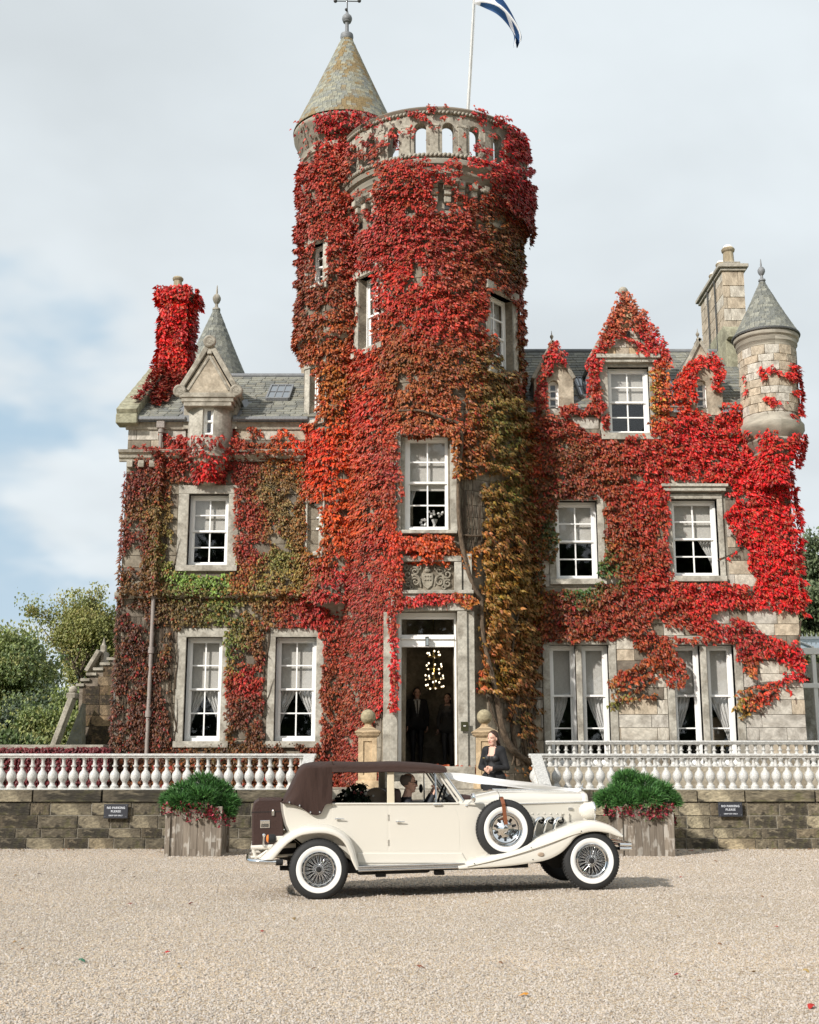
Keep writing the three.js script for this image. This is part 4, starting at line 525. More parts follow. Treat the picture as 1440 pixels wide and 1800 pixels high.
for (const [x, wx, ya] of [[3.38, 0.92, 11.3], [6.85, 0.95, 11.36]]) {
  const hw = 0.125, y0 = 9.6, y1 = 10.28, arch = [...[0, 1, 2, 3, 4, 5, 6].map((i) => [x + hw * Math.cos((i * Math.PI) / 6), y1 + hw * Math.sin((i * Math.PI) / 6)])];
  gableWall('dormer_wall', [[x - wx / 2, 9.55], [x + wx / 2, 9.55], [x + wx / 2, 10.45], [x, ya], [x - wx / 2, 10.45]], [[[x - hw, y0], [x + hw, y0], ...arch]], 0.28, -WF + 0.03, M.ashlar[4]);
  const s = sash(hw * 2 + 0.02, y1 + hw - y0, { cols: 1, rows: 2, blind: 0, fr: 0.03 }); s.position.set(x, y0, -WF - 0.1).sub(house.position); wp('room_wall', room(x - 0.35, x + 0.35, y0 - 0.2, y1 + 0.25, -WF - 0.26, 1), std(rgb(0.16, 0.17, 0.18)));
  const cop = []; for (const k of [-1, 1]) { const dx = wx / 2, dy = ya - 10.45, g = rbox(Math.hypot(dx, dy) + 0.1, 0.09, 0.36, 0.015); g.rotateZ(-k * Math.atan2(dy, dx)); cop.push(g.translate(x + (k * dx) / 2, (ya + 10.45) / 2 + 0.03, -WF - 0.1)); } wp('gable_coping', cop, M.coping);
  wp('finial', spike(x, ya + 0.1, -WF - 0.1, 0.3), M.coping); gablet(x, wx, 10.4, ya - 0.05, -WF - 0.2, 1.8); wp('dormer_cheek', [box2(x - wx / 2, x - wx / 2 + 0.08, 9.6, 10.45, -WF - 0.25, -28.3), box2(x + wx / 2 - 0.08, x + wx / 2, 9.6, 10.45, -WF - 0.25, -28.3)], M.lead);
}
{ // bowed oriel with a pediment on the left wing
  const x = -4.63, z = -26.85, R = 0.53, bow = { x, z, r: () => R }, y0 = yAt(358, 765, 26.4), y1 = yAt(358, 714, 26.4);
  roundWall(bow, 8.5, 9.8, [[-0.22 + 0.0, 0.26, y0, y1]], 0.14, M.dressed, 'oriel_wall', -1.6, 1.6);
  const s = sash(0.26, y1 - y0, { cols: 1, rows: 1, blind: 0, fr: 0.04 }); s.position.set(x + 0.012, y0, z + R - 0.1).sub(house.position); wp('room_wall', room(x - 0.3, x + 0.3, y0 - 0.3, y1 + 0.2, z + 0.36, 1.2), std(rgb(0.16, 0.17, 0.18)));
  wp('oriel_corbel', lathe([[0.12, 7.85], [0.2, 7.9], [0.24, 8.0], [0.3, 8.02], [0.33, 8.12], [0.38, 8.16], [0.42, 8.28], [0.47, 8.3], [0.5, 8.42], [0.56, 8.46], [0.57, 8.56], [0.52, 8.6]], 36, x, 0, z), M.coping);
  const zt = -26.27, T = [rbox(1.1, 0.1, 0.7, 0.015, x, 9.66, zt - 0.33), rbox(1.2, 0.1, 0.74, 0.02, x, 9.755, zt - 0.33), rbox(1.3, 0.12, 0.8, 0.025, x, 9.86, zt - 0.33)];
  wp('entablature', T, M.coping);
  wp('pediment', extrude([[x - 0.62, 9.9], [x + 0.62, 9.9], [x, 10.98]], 0.5).translate(0, 0, zt - 0.55), M.warm.clone()).material = M.ashlar[4];
  const rk = []; for (const k of [-1, 1]) for (const [o, t, d] of [[0.02, 0.12, 0.66], [-0.14, 0.07, 0.58]]) { const len = Math.hypot(0.65, 1.12) + (o < 0 ? -0.32 : 0), g = rbox(len, t, d, 0.025); g.rotateZ(-k * Math.atan2(1.12, 0.65)); const nx = k * 1.12 / 1.295, ny = 0.65 / 1.295; rk.push(g.translate(x + k * 0.325 + nx * (o + 0.04), 10.47 + ny * (o + 0.04), zt - 0.32)); } wp('raking_cornice', rk, M.coping);
  const sc = [[x - 0.65, 9.97, 0.1], [x + 0.65, 9.97, 0.1], [x, 11.17, 0.1]].map(([a, b, r]) => new THREE.TorusGeometry(r, 0.055, 10, 22).translate(a, b, zt + 0.02)); sc.push(rbox(0.11, 0.26, 0.2, 0.02, x, 11.0, zt - 0.1), ...[[x - 0.65, 9.97], [x + 0.65, 9.97], [x, 11.17]].map(([a, b]) => new THREE.CylinderGeometry(0.07, 0.07, 0.14, 14).rotateX(Math.PI / 2).translate(a, b, zt - 0.0))); wp('scroll', sc, M.coping);
  gablet(x, 1.28, 9.92, 10.98, zt - 0.5, 3.2); wp('dormer_cheek', [box2(x - 0.62, x - 0.5, 9.2, 9.9, -26.7, -28.6), box2(x + 0.5, x + 0.62, 9.2, 9.9, -26.7, -28.6)], M.coping);
}
// ---- chimneys
function chimney(x0, x1, D0, D1, y0, y1, o = {}) {
  wp('chimney', [box2(x0, x1, y0, y1, -D0, -D1)], o.core ?? M.mortar); if (!o.plain) { const mats = o.mats ?? [M.ashlar[3], M.ashlar[4], M.ashlar[1]]; ashlar(house, { u0: x0 - 0.03, u1: x1 + 0.03, v0: y0, v1: y1, courses: [0.26, 0.36], len: [0.3, 0.5], place: (u, v) => [u, v, -D0 + 0.03, 0], mats, depth: 0.06, seed: o.seed ?? 3, free: true, single: (u, v) => v > y0 + 1 }); ashlar(house, { u0: D0 - 0.0, u1: D1, v0: y0, v1: y1, courses: [0.26, 0.36], len: [0.4, 0.7], place: (u, v) => [x0 - 0.03, v, -u, -Math.PI / 2], mats, depth: 0.06, seed: (o.seed ?? 3) + 1, free: true, single: (u, v) => v > y0 + 1 }); }
  wp('chimney_cap', [rbox(x1 - x0 + 0.16, 0.08, D1 - D0 + 0.16, 0.015, (x0 + x1) / 2, y1 + 0.03, -(D0 + D1) / 2), rbox(x1 - x0 + 0.28, 0.1, D1 - D0 + 0.28, 0.02, (x0 + x1) / 2, y1 + 0.12, -(D0 + D1) / 2), rbox(x1 - x0 - 0.06, 0.12, D1 - D0, 0.02, (x0 + x1) / 2, y1 + 0.22, -(D0 + D1) / 2)], M.coping);
  for (const [dx, dd, s] of o.pots ?? []) { wp('chimney_pot', lathe([[0.001, 0], [0.16, 0], [0.165, 0.05], [0.13, 0.1], [0.12, 0.34], [0.15, 0.37], [0.16, 0.42], [0.13, 0.46], [0.1, 0.46], [0.1, 0.1]].map(([a, b]) => [a * s, b * s]), 20, x0 + dx, y1 + 0.27, -D0 - dd), stoneM(0.62, 0.55, 0.42)); if (o.dome) wp('chimney_cowl', new THREE.SphereGeometry(0.13 * s, 18, 10, 0, 6.3, 0, 1.6).translate(x0 + dx, y1 + 0.27 + 0.42 * s, -D0 - dd), M.paint); }
}
chimney(-6.38, -5.78, 29.25, 30.05, 9.6, 13.48, { plain: 1, core: M.ashlar[2], pots: [[0.27, 0.3, 0.9]] });
chimney(8.13, 8.63, 29.0, 31.3, 10.4, 14.1, { seed: 91, pots: [[0.25, 0.3, 1.1], [0.25, 1.05, 0.9], [0.25, 1.8, 0.9]], dome: 1 });
wp('chimney_base', [rbox(0.72, 1.3, 2.6, 0.03, 8.4, 11.5, -30.1), extrude([[28.55, 12.15], [31.4, 12.15], [31.2, 12.6], [29.0, 12.6]], 0.66).rotateY(Math.PI / 2).translate(8.06, 0, 0)], M.green);
chimney(-2.95, -2.3, 31.0, 31.8, 10, 12.75, { plain: 1, core: M.ashlar[3], pots: [[0.4, 0.4, 0.8]] });
wp('chimney_flue', [0.33, 0.36].map((y, i) => box(0.02, 3.3, 0.05, 8.06, 12.5, -29.65 - i * 0.75)), M.iron);
// ---- turret behind the left roof
wp('rear_turret', [new THREE.CylinderGeometry(0.82, 0.82, 6, 40).translate(-5.66, 9.6, -33)], M.ashlar[2]);
coneRoof(-5.66, -33, 1.0, 12.3, 0.09, 14.6, 0.06, greyS, 0.1, 0, 97);
wp('finial', spike(-5.66, 14.62, -33, 0.85, M.coping), M.coping);
// ---- front door: surround, fanlight, hall
{
  const [a, b, c, d] = doorO, z = -24.95;
  const jam = (x0, x1) => rbox(x1 - x0, 5.85 - 1.1, 0.75, 0.012, (x0 + x1) / 2, (5.85 + 1.1) / 2, z - 0.375);
  wp('door_surround', [rbox(0.15, d - 1.1, 0.75, 0.01, a - 0.075, (d + 1.1) / 2, z - 0.375), rbox(0.2, d - 1.1, 0.75, 0.01, b + 0.1, (d + 1.1) / 2, z - 0.375), rbox(0.16, d - 1.1, 0.5, 0.01, b + 0.275, (d + 1.1) / 2, z - 0.3), rbox(0.16, d - 1.1, 0.5, 0.01, a - 0.22, (d + 1.1) / 2, z - 0.4), rbox(1.68, 0.36, 0.76, 0.01, 0.46, d + 0.19, z - 0.37), rbox(1.78, 0.08, 0.86, 0.015, 0.46, d + 0.4, z - 0.36)], M.dressed);
  wp('threshold', rbox(b - a + 0.04, 0.04, 0.9, 0.008, (a + b) / 2, c - 0.02, z - 0.42), M.warm);
  const zf = z - 0.3; const yT = yAt(750, 1137, 25.25), y2 = yAt(750, 1118, 25.25);
  wp('door_frame', [box2(a, a + 0.075, c, d, zf, zf - 0.12), box2(b - 0.06, b, c, d, zf, zf - 0.12), box2(a + 0.075, b - 0.06, yT, y2, zf + 0.01, zf - 0.13), rbox(b - a - 0.13, 0.03, 0.06, 0.008, (a + b) / 2, y2 - 0.06, zf + 0.02), box2(a + 0.075, b - 0.06, d - 0.1, d, zf, zf - 0.12)], M.paint);
  const fl = new THREE.Group(); fl.name = 'fanlight'; house.add(fl); fl.position.copy(V((a + b) / 2, (y2 + d - 0.1) / 2, zf - 0.06)).sub(house.position); mesh('frame', [box(b - a - 0.13, 0.03, 0.05, 0, (d - 0.1 - y2) / 2 - 0.015, 0), box(b - a - 0.13, 0.03, 0.05, 0, -(d - 0.1 - y2) / 2 + 0.015, 0)], M.paint, fl); mesh('pane', box(b - a - 0.13, d - 0.1 - y2 - 0.06, 0.008), M.glass, fl);
  const ln = new THREE.Group(); ln.name = 'door_lamp'; house.add(ln); ln.position.copy(V(0.37, yT + 0.1, zf + 0.12)).sub(house.position); mesh('casing', [rbox(0.08, 0.02, 0.08, 0.004, 0, 0.09, 0), rbox(0.08, 0.02, 0.08, 0.004, 0, -0.09, 0), ...[[-1, -1], [1, -1], [-1, 1], [1, 1]].map(([i, j]) => box(0.01, 0.18, 0.01, i * 0.032, 0, j * 0.032))], M.iron, ln); mesh('pane', box(0.06, 0.16, 0.06), std(rgb(0.25, 0.28, 0.28), { roughness: 0.1 }), ln);
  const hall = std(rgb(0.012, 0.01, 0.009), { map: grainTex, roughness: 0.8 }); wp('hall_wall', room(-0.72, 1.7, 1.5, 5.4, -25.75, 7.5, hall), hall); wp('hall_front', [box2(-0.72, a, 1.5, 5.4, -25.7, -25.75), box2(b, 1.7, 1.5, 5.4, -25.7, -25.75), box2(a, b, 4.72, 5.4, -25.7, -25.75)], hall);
  const pl = new THREE.Group(); pl.name = 'brass_plate'; house.add(pl); pl.position.copy(at(817, 1277, 24.9)).sub(house.position); mesh('plate', rbox(0.155, 0.19, 0.02, 0.004), std(rgb(0.07, 0.07, 0.035), { roughness: 0.35, metalness: 0.5 }), pl); mesh('bell_push', rbox(0.055, 0.03, 0.02, 0.008, 0, 0.01, 0.012), M.white, pl);
  // carved panel over the door
  const P = rect([708, 1040], [794, 988], 25.0), x0 = P[0] - 0.02, x1 = P[1] + 0.04, y0 = P[2], y1 = P[3], xm = (x0 + x1) / 2, ym = (y0 + y1) / 2, zz = -24.99;
  wp('panel_surround', [rbox(x1 - x0 + 0.34, 0.12, 0.7, 0.012, xm, y1 + 0.07, zz - 0.32), rbox(0.14, y1 - y0, 0.7, 0.012, x0 - 0.085, ym, zz - 0.32), rbox(0.16, y1 - y0, 0.7, 0.012, x1 + 0.095, ym, zz - 0.32), rbox(x1 - x0 + 0.5, 0.12, 0.72, 0.012, xm, y0 - 0.06, zz - 0.32), rbox(0.2, 1.1, 0.6, 0.012, x1 + 0.29, ym - 0.05, zz - 0.32)], M.dressed);
  const bk = box2(x0, x1, y0, y1, zz - 0.12, zz - 0.3), R = [bk]; const sh = [[-0.12, 0.1], [0.12, 0.1], [0.125, -0.05], [0.09, -0.16], [0, -0.24], [-0.09, -0.16], [-0.125, -0.05]];
  R.push(extrude(sh, 0.05, { bevel: 0.012 }).translate(xm, ym - 0.02, zz - 0.11)); for (const [i, j] of [[-1, 0], [1, 0], [0, 0], [-1, -1], [1, -1], [0, -1]]) R.push(new THREE.SphereGeometry(0.02, 8, 6).translate(xm + i * 0.055, ym + 0.02 + j * 0.08, zz - 0.045));
  R.push(new THREE.SphereGeometry(0.07, 12, 8).scale(1, 0.9, 0.6).translate(xm, ym + 0.15, zz - 0.08), new THREE.ConeGeometry(0.06, 0.1, 8).translate(xm, ym + 0.24, zz - 0.08));
  for (const s of [-1, 1]) { const sp = (cx, cy, r, t0, t1, k) => { const L = []; for (let i = 0; i <= 14; i++) { const t = lerp(t0, t1, i / 14), q = r * (1 - 0.75 * (i / 14)); L.push(V(xm + s * (cx + q * Math.cos(t)), cy + q * Math.sin(t), zz - 0.09 + 0.03 * (i / 14))); } return taper(L, [0.028, 0.024, 0.018], 40, 6); }; R.push(sp(0.27, ym + 0.13, 0.1, 0, 9, 1), sp(0.42, ym + 0.06, 0.1, 2, 10, 1), sp(0.26, ym - 0.1, 0.11, -1, 8, 1), sp(0.42, ym - 0.14, 0.09, 1, 9, 1), sp(0.2, ym + 0.2, 0.06, 2, 9, 1), sp(0.46, ym + 0.2, 0.07, 0, 8, 1), sp(0.35, ym - 0.22, 0.06, 0, 8, 1)); R.push(taper([V(xm + s * 0.14, ym - 0.2, zz - 0.09), V(xm + s * 0.2, ym, zz - 0.07), V(xm + s * 0.3, ym + 0.05, zz - 0.08), V(xm + s * 0.36, ym - 0.1, zz - 0.09)], [0.02, 0.035, 0.03, 0.015], 24, 7)); }
  wp('carved_panel', R, stoneM(0.42, 0.4, 0.35));
  // first floor window over the door
  const [p, q, u, v] = mainW; wp('window_surround', [...[[p - 0.05, 0.1], [p - 0.13, 0.08], [p - 0.2, 0.07]].map(([x, w], i) => rbox(w, v - u + 0.1, 0.7, 0.02, x, (u + v) / 2, -25.0 + 0.06 * (i !== 1 ? 0 : 1) - 0.35 - (i === 0 ? 0.08 : 0))), rbox(0.16, v - u + 0.1, 0.7, 0.015, q + 0.08, (u + v) / 2, -25.35), rbox(q - p + 0.3, 0.1, 0.75, 0.015, (p + q) / 2 - 0.03, v + 0.06, -25.36), rbox(q - p + 0.34, 0.08, 0.76, 0.015, (p + q) / 2 - 0.03, u - 0.04, -25.33)], M.dressed);
  const s = sash(q - p, v - u, { blind: 0.56, curtain: 1, sides: [-1], cw: 0.3, mid: 0.48 }); s.position.set((p + q) / 2, u, -25.17).sub(house.position); wp('room_wall', room(p - 0.35, q + 0.35, u - 0.2, v + 0.15, -25.6, 1.5), M.room);
}

// ---------------------------------------------------------------- the creeper
const leafGeo = (() => {
  const P = [[0, 0, 0], [-0.26, 0.08, -0.06], [-0.46, -0.34, -0.16], [-0.27, -0.4, -0.06], [-0.24, -0.62, -0.1], [0, -1.08, -0.22], [0.24, -0.62, -0.1], [0.27, -0.4, -0.06], [0.46, -0.34, -0.16], [0.26, 0.08, -0.06], [0, -0.36, 0.07]];
  const pos = [], uv = []; for (let i = 0; i < 10; i++) { const t = [P[10], P[i], P[(i + 1) % 10]]; for (const q of t) { pos.push(...q); uv.push(q[0] + 0.5, q[1] + 1); } }
  const g = new THREE.BufferGeometry(); g.setAttribute('position', new THREE.Float32BufferAttribute(pos, 3)); g.setAttribute('uv', new THREE.Float32BufferAttribute(uv, 2)); g.computeVertexNormals(); return g;
})();
const leafM = new THREE.MeshPhysicalMaterial({ color: 0xffffff, map: leafTex, roughness: 0.5, side: THREE.DoubleSide, transmission: 0.25, thickness: 0, specularIntensity: 0.65 });
const ivyHeaps = {};
const ivyR = rng(77);
// scatter leaves on a surface: at(u, v) -> [position, outward normal]
function creep(heap, surf, area, place, o = {}) {
  const r = ivyR, n = Math.round(area * (o.per ?? 620) * 1.75), H = (ivyHeaps[heap] ??= []), c = new THREE.Color(), X = V(), Y = V(), Z = V(), m = new THREE.Matrix4(), down = V(0, -1, 0);
  for (let i = 0; i < n; i++) {
    const [p, nn] = place(r(), r()), [px, py] = toPx(p.x, p.y, p.z), d = surf ? coverOf(surf, px, py) : 1; if (r() > d) continue;
    let heapTo = H; if (o.split) { const k = o.split(px, py); if (k) heapTo = ivyHeaps[k] ??= []; }
    const lump = fbm(px / 16, py / 10, 0, 3, 401), thick = (o.thick ?? 0.16) * (o.thickAt ? o.thickAt(px, py) : 1), off = 0.015 + thick * sstep(0.3, 0.7, lump) * (0.25 + 0.75 * r());
    const pit = o.pit ?? 0.3, tilt = pit + 0.7 * r() + (r() < 0.15 ? 0.4 : 0), sw = (r() - 0.5) * 2.1;
    const side = V().crossVectors(nn, down).normalize(), dn = V().crossVectors(side, nn).normalize(); if (dn.y > 0) dn.negate();
    Y.copy(dn).multiplyScalar(Math.cos(sw)).addScaledVector(side, Math.sin(sw)); const tip = Y.clone().multiplyScalar(Math.cos(tilt)).addScaledVector(nn, Math.sin(tilt)); Y.copy(tip).negate();
    Z.copy(nn).addScaledVector(tip, -nn.dot(tip)).normalize(); if (r() < 0.35) Z.applyAxisAngle(tip, (r() - 0.5) * 1.4); X.crossVectors(Y, Z).normalize(); Z.crossVectors(X, Y);
    const s = 0.83 * (o.size ?? 0.092) * (0.5 + 1.05 * Math.pow(r(), 1.2)) * (o.sizeAt ? o.sizeAt(px, py) : 1), q = p.clone().addScaledVector(nn, off);
    m.makeBasis(X.clone().multiplyScalar(s * 0.86), Y.clone().multiplyScalar(s), Z.clone().multiplyScalar(s)).setPosition(q);
    const j = 26 * (r() + r() - 1); hueAt(px + j, py + 26 * (r() + r() - 1), c); const k = 1.7 * (0.4 + 1.05 * r()); if (c.r > 2.2 * c.g) { c.g *= 1.25; c.b *= 0.68; } const greenish = c.g > 0.5 * c.r; c.multiplyScalar(k); let h = heapTo !== H ? 0.2 + 0.2 * r() : r(); if (greenish && (h < 0.1 || h > 0.36) && r() < 0.85) h = 0.9; if (heap === 'left') { if (r() < 0.55) h = 0.9; c.multiplyScalar(greenish ? 1.35 : 1.1); } if (heapTo !== H) { c.multiplyScalar(1.3); const w = r(); if (w < 0.3) c.lerp(new THREE.Color(0.5, 0.36, 0.05), 0.6); else if (w < 0.45) c.lerp(new THREE.Color(0.13, 0.22, 0.035), 0.65); else if (w < 0.62) c.lerp(new THREE.Color(0.62, 0.17, 0.03), 0.55); } if (h < 0.12) c.lerp(new THREE.Color(0.62, 0.02, 0.025), 0.6); else if (h < 0.2) c.lerp(new THREE.Color(0.62, 0.15, 0.03), 0.55); else if (h < 0.28) c.lerp(new THREE.Color(0.3, 0.14, 0.04), 0.6); else if (h < 0.36) c.lerp(new THREE.Color(0.13, 0.12, 0.03), 0.6); else if (h < 0.44) c.lerp(new THREE.Color(0.62, 0.25, 0.16), 0.45); else if (h < 0.54) c.lerp(new THREE.Color(0.12, 0.02, 0.018), 0.55);
    heapTo.push(m.elements.slice(), c.r, c.g, c.b);
  }
}
const smallAt = (x, y) => (x > 1070 && y > 1095 ? 0.72 : x < 700 && y > 960 && x > 575 ? 0.74 : x < 545 && y > 795 ? 0.85 : 1);
const cylP = (c, a0, a1, y0, y1, k = 0) => (u, v) => { const a = lerp(a0, a1, u), y = lerp(y0, y1, v), R = c.r(y) + 0.03 + k; return [V(c.x + R * Math.sin(a), y, c.z + R * Math.cos(a)), V(Math.sin(a), 0, Math.cos(a))]; };
const planeP = (x0, x1, y0, y1, D) => (u, v) => [V(lerp(x0, x1, u), lerp(y0, y1, v), -D), V(0, 0, 1)];
const orange = (x, y) => (x > 836 && y > 690 && !(x < 850 && y < 840) ? 'orange' : null), bulge = (x, y) => (x > 838 && y > 700 ? 2.1 : x < 700 && y > 980 ? 0.55 : 1);
creep('tower', 'tower', 3.6 * 2.06 * 12.7, cylP(tower, -1.8, 1.8, 1.12, 13.78), { split: orange, thickAt: bulge, thick: 0.14, sizeAt: (x, y) => smallAt(x, y) * (x > 838 && y > 900 ? 1.15 : 1), per: 780 });
creep('tower', 'stair', 3.0 * 1.0 * 11.3, cylP(stair, -1.95, 1.05, 5.1, 16.5), { sizeAt: smallAt, per: 700 });
creep('tower', 'stair', 3.0 * 1.2 * 0.45, (u, v) => { const a = lerp(-1.2, 1.3, u), y = lerp(16.45, 16.92, v), R = lerp(1.12, 1.31, v) + 0.02; return [V(stair.x + R * Math.sin(a), y, stair.z + R * Math.cos(a)), V(Math.sin(a), -0.2, Math.cos(a)).normalize()]; }, { per: 620 });
creep('tower', 'corbel', 3.5 * 2.2 * 1.3, (u, v) => { const a = lerp(-1.75, 1.75, u), y = lerp(13.75, 15.05, v), R = lerp(2.06, 2.33, sstep(13.9, 14.8, y)) + 0.05; return [V(tower.x + R * Math.sin(a), y, tower.z + R * Math.cos(a)), V(Math.sin(a), 0, Math.cos(a))]; }, { thick: 0.09, per: 700 });
creep('tower', 'parapet', 3.5 * 2.3 * 1.35, (u, v) => { const a = lerp(-1.75, 1.75, u), y = lerp(15.05, 16.35, v), R = 2.33; return [V(tower.x + R * Math.sin(a), y, tower.z + R * Math.cos(a)), V(Math.sin(a), 0, Math.cos(a))]; }, { per: 560 });
creep('tower', null, 0.9, cylP({ x: tower.x, z: tower.z, r: () => 2.33 }, 0.75, 1.7, 14.0, 15.0), { thick: 0.07, per: 900 });
creep('tower', 'slab', 2.1 * 8.2, planeP(-0.6, 1.5, 1.6, 9.3, 24.9), { per: 800, thick: 0.08 });
creep('left', 'left', 5.4 * 8.3, planeP(LX[0], -1.2, 1.1, 9.38, WF - 0.01), { sizeAt: smallAt, thick: 0.1, pit: 0.3, per: 720 });
creep('left', null, 7.0 * 0.16, (u, v) => [V(LX[0] - 0.0 - 0.02 * u, lerp(1.3, 8.2, v), -WF + 0.02 - 0.14 * u), V(-0.6, 0, 0.8)], { size: 0.085, per: 330, thick: 0.06 });
creep('left', null, 4.6 * 0.1, (u, v) => [V(lerp(-6.5, -1.5, u), 5.4 - 0.1 * v, -WF + 0.1), V(0, 0.2, 1).normalize()], { size: 0.1, per: 700 });
creep('left', null, 3.1 * 0.12, (u, v) => [V(lerp(-6.1, -2.4, u), 8.68 - 0.14 * v, -WF + 0.17), V(0, 0.3, 1).normalize()], { size: 0.1, per: 620 });
creep('left', null, 5.0 * 0.35, (u, v) => [V(lerp(-6.6, -1.3, u), lerp(1.1, 1.75, v * v), -WF + 0.1 + 0.15 * (1 - v)), V(0, 0.2, 1).normalize()], { size: 0.1, per: 900, thick: 0.2 });
{ const px = at(283, 800, WF).x; creep('left', null, 0.5 * 3.4, (u, v) => { const a = lerp(-1.7, 1.7, u), y = lerp(5.35, 8.75, v); return [V(px + 0.05 * Math.sin(a), y, -WF + 0.1 + 0.05 * Math.cos(a)), V(Math.sin(a), 0, Math.cos(a))]; }, { size: 0.095, thick: 0.05, per: 330 }); }
creep('left', null, 0.8, (u, v) => { const a = lerp(-1.5, 1.5, u), y = lerp(7.95, 8.95, v * v), R = lerp(0.25, 0.56, Math.min(1, (y - 7.95) / 0.7)); return [V(-4.63 + R * Math.sin(a), y, -26.85 + R * Math.cos(a)), V(Math.sin(a), 0, Math.cos(a))]; }, { size: 0.105, per: 620 });
creep('right', 'right', 6.6 * 8.4, planeP(2.2, 8.8, 1.5, 9.85, WF - 0.01), { thick: 0.15, per: 700 });
creep('right', 'gable', 4.6 * 3.2, planeP(2.8, 7.4, 9.6, 12.6, WF - 0.06), { thick: 0.14, per: 760 });
creep('right', null, 3.3 * 0.14, (u, v) => [V(8.79 + 0.08 * v, lerp(4.85, 8.3, u), -WF + 0.0 - 0.2 * v), V(0.75, 0, 0.66)], { size: 0.12, per: 900, thick: 0.2 });
creep('right', 'turret', 2.6 * 0.72 * 3.2, (u, v) => { const a = lerp(-1.3, 1.5, u), y = lerp(7.8, 11, v), R = y > 9.1 ? 0.67 : lerp(0.4, 0.75, (y - 7.8) / 1.3); return [V(rT.x + R * Math.sin(a), y, rT.z + R * Math.cos(a)), V(Math.sin(a), 0, Math.cos(a))]; }, { size: 0.1, thick: 0.06 });
for (const [a, b, c, d] of [[1, 0, 0.65, 3.9], [0, 1, 0.8, 3.9], [0, -1, 0.8, 3.9]]) creep('chimney', null, c * d, (u, v) => { const y = lerp(9.9, 13.75, v), w = (y > 13.42 ? 0.12 : 0) + 0.25 * sstep(11.6, 10.2, y); return a ? [V(lerp(-6.4 - w, -5.76 + w, u), y, -29.22 + w), V(0, 0, 1)] : [V(-6.08 + b * (0.32 + w), y, lerp(-29.2, -30.1, u)), V(b, 0, 0)]; }, { thick: 0.11, per: 800, size: 0.12 });
creep('chimney', null, 0.25, (u, v) => [V(-5.68 + 0.1 * u, 12.6 + 0.9 * v, -29.3 - 0.3 * u), V(0.8, 0.1, 0.6).normalize()], { thick: 0.16, per: 900 });
creep('chimney', 'roof', 7, (u, v) => (() => { const x = lerp(-6.85, -5.4, u); return [V(x, lerp(9.4, 11.6, v) + (x < -6.25 ? 0.24 : 0.02), lerp(-26.55, -29.75, v) + 0.1), V(x < -6.7 ? -0.5 : 0, 0.83, 0.56).normalize()]; })(), { thick: 0.14, pit: 0.15, per: 640 });
const ivyNames = { tower: ['creeper', 'red and bronze creeper clothing the round tower and its stair turret', 'climbing plant'], orange: ['creeper', 'orange, yellow and green creeper hanging right of the front door', 'climbing plant'], left: ['creeper', 'maroon and olive green creeper on the left wing', 'climbing plant'], right: ['creeper', 'scarlet creeper spreading over the right wing and its dormers', 'climbing plant'], chimney: ['creeper', 'bright scarlet creeper smothering the left chimney and gable', 'climbing plant'] };
const ivyBase = { tower: [0.6, 1.1, -25], orange: [2.3, 1.1, -25.6], left: [-4, 1.1, -26.7], right: [5.5, 1.5, -26.7], chimney: [-6.1, 9.6, -29.2] }, ivyThing = {};
for (const [k, H] of Object.entries(ivyHeaps)) {
  const t = (ivyThing[k] = thing(...ivyNames[k], ivyBase[k])), n = H.length / 4, im = new THREE.InstancedMesh(leafGeo, leafM, n), m = new THREE.Matrix4(), c = new THREE.Color();
  for (let i = 0; i < n; i++) { m.fromArray(H[4 * i]); im.setMatrixAt(i, m); im.setColorAt(i, c.setRGB(H[4 * i + 1], H[4 * i + 2], H[4 * i + 3])); }
  im.name = 'foliage'; im.position.copy(t.position).negate(); im.castShadow = im.receiveShadow = true; t.add(im); tag(im, null, null, null, 'stuff'); console.log(k, n);
}
// woody stems
const onTower = (px, py, off = 0.04) => { const q = ray(px, py), R = 2.07 + off, ox = -tower.x, oz = -tower.z, a = q.x * q.x + q.z * q.z, b = q.x * ox + q.z * oz, c = ox * ox + oz * oz - R * R, t = (-b - Math.sqrt(Math.max(0, b * b - a * c))) / a; return V(q.x * t, EYE + q.y * t, q.z * t); };
const stemM = std(rgb(0.55, 0.49, 0.42), { map: barkTex, bumpMap: barkBump, bumpScale: 0.015, roughness: 0.95 });
const stem = (list, rad, k = 'orange', off = 0.07) => wpart('stem', taper(list.map(([x, y]) => onTower(x, y, off)), rad, list.length * 8, 8), stemM, ivyThing[k]);
stem([[700, 722], [740, 722], [780, 735], [806, 745], [812, 770], [806, 840], [808, 925], [818, 985], [832, 1030], [846, 1056]], [0.02, 0.035, 0.04, 0.05, 0.06], 'tower', 0.1);
stem([[846, 1056], [850, 1120], [866, 1190], [876, 1240], [886, 1290], [905, 1322], [935, 1342]], [0.05, 0.045, 0.06, 0.075, 0.07], 'orange', 0.14);
stem([[800, 938], [830, 942], [862, 940]], [0.03, 0.025, 0.015], 'orange', 0.06); stem([[858, 1225], [868, 1262], [892, 1300], [918, 1345]], [0.02, 0.03, 0.05], 'orange', 0.1);
for (const [x, w] of [[905, 0.05], [922, 0.035], [938, 0.03]]) stem([[x + 6, 1080], [x - 4, 1150], [x + 5, 1220], [x - 3, 1280], [x + 6, 1345]], [0.018, 0.025, w, w, w * 1.2], 'orange', 0.1);
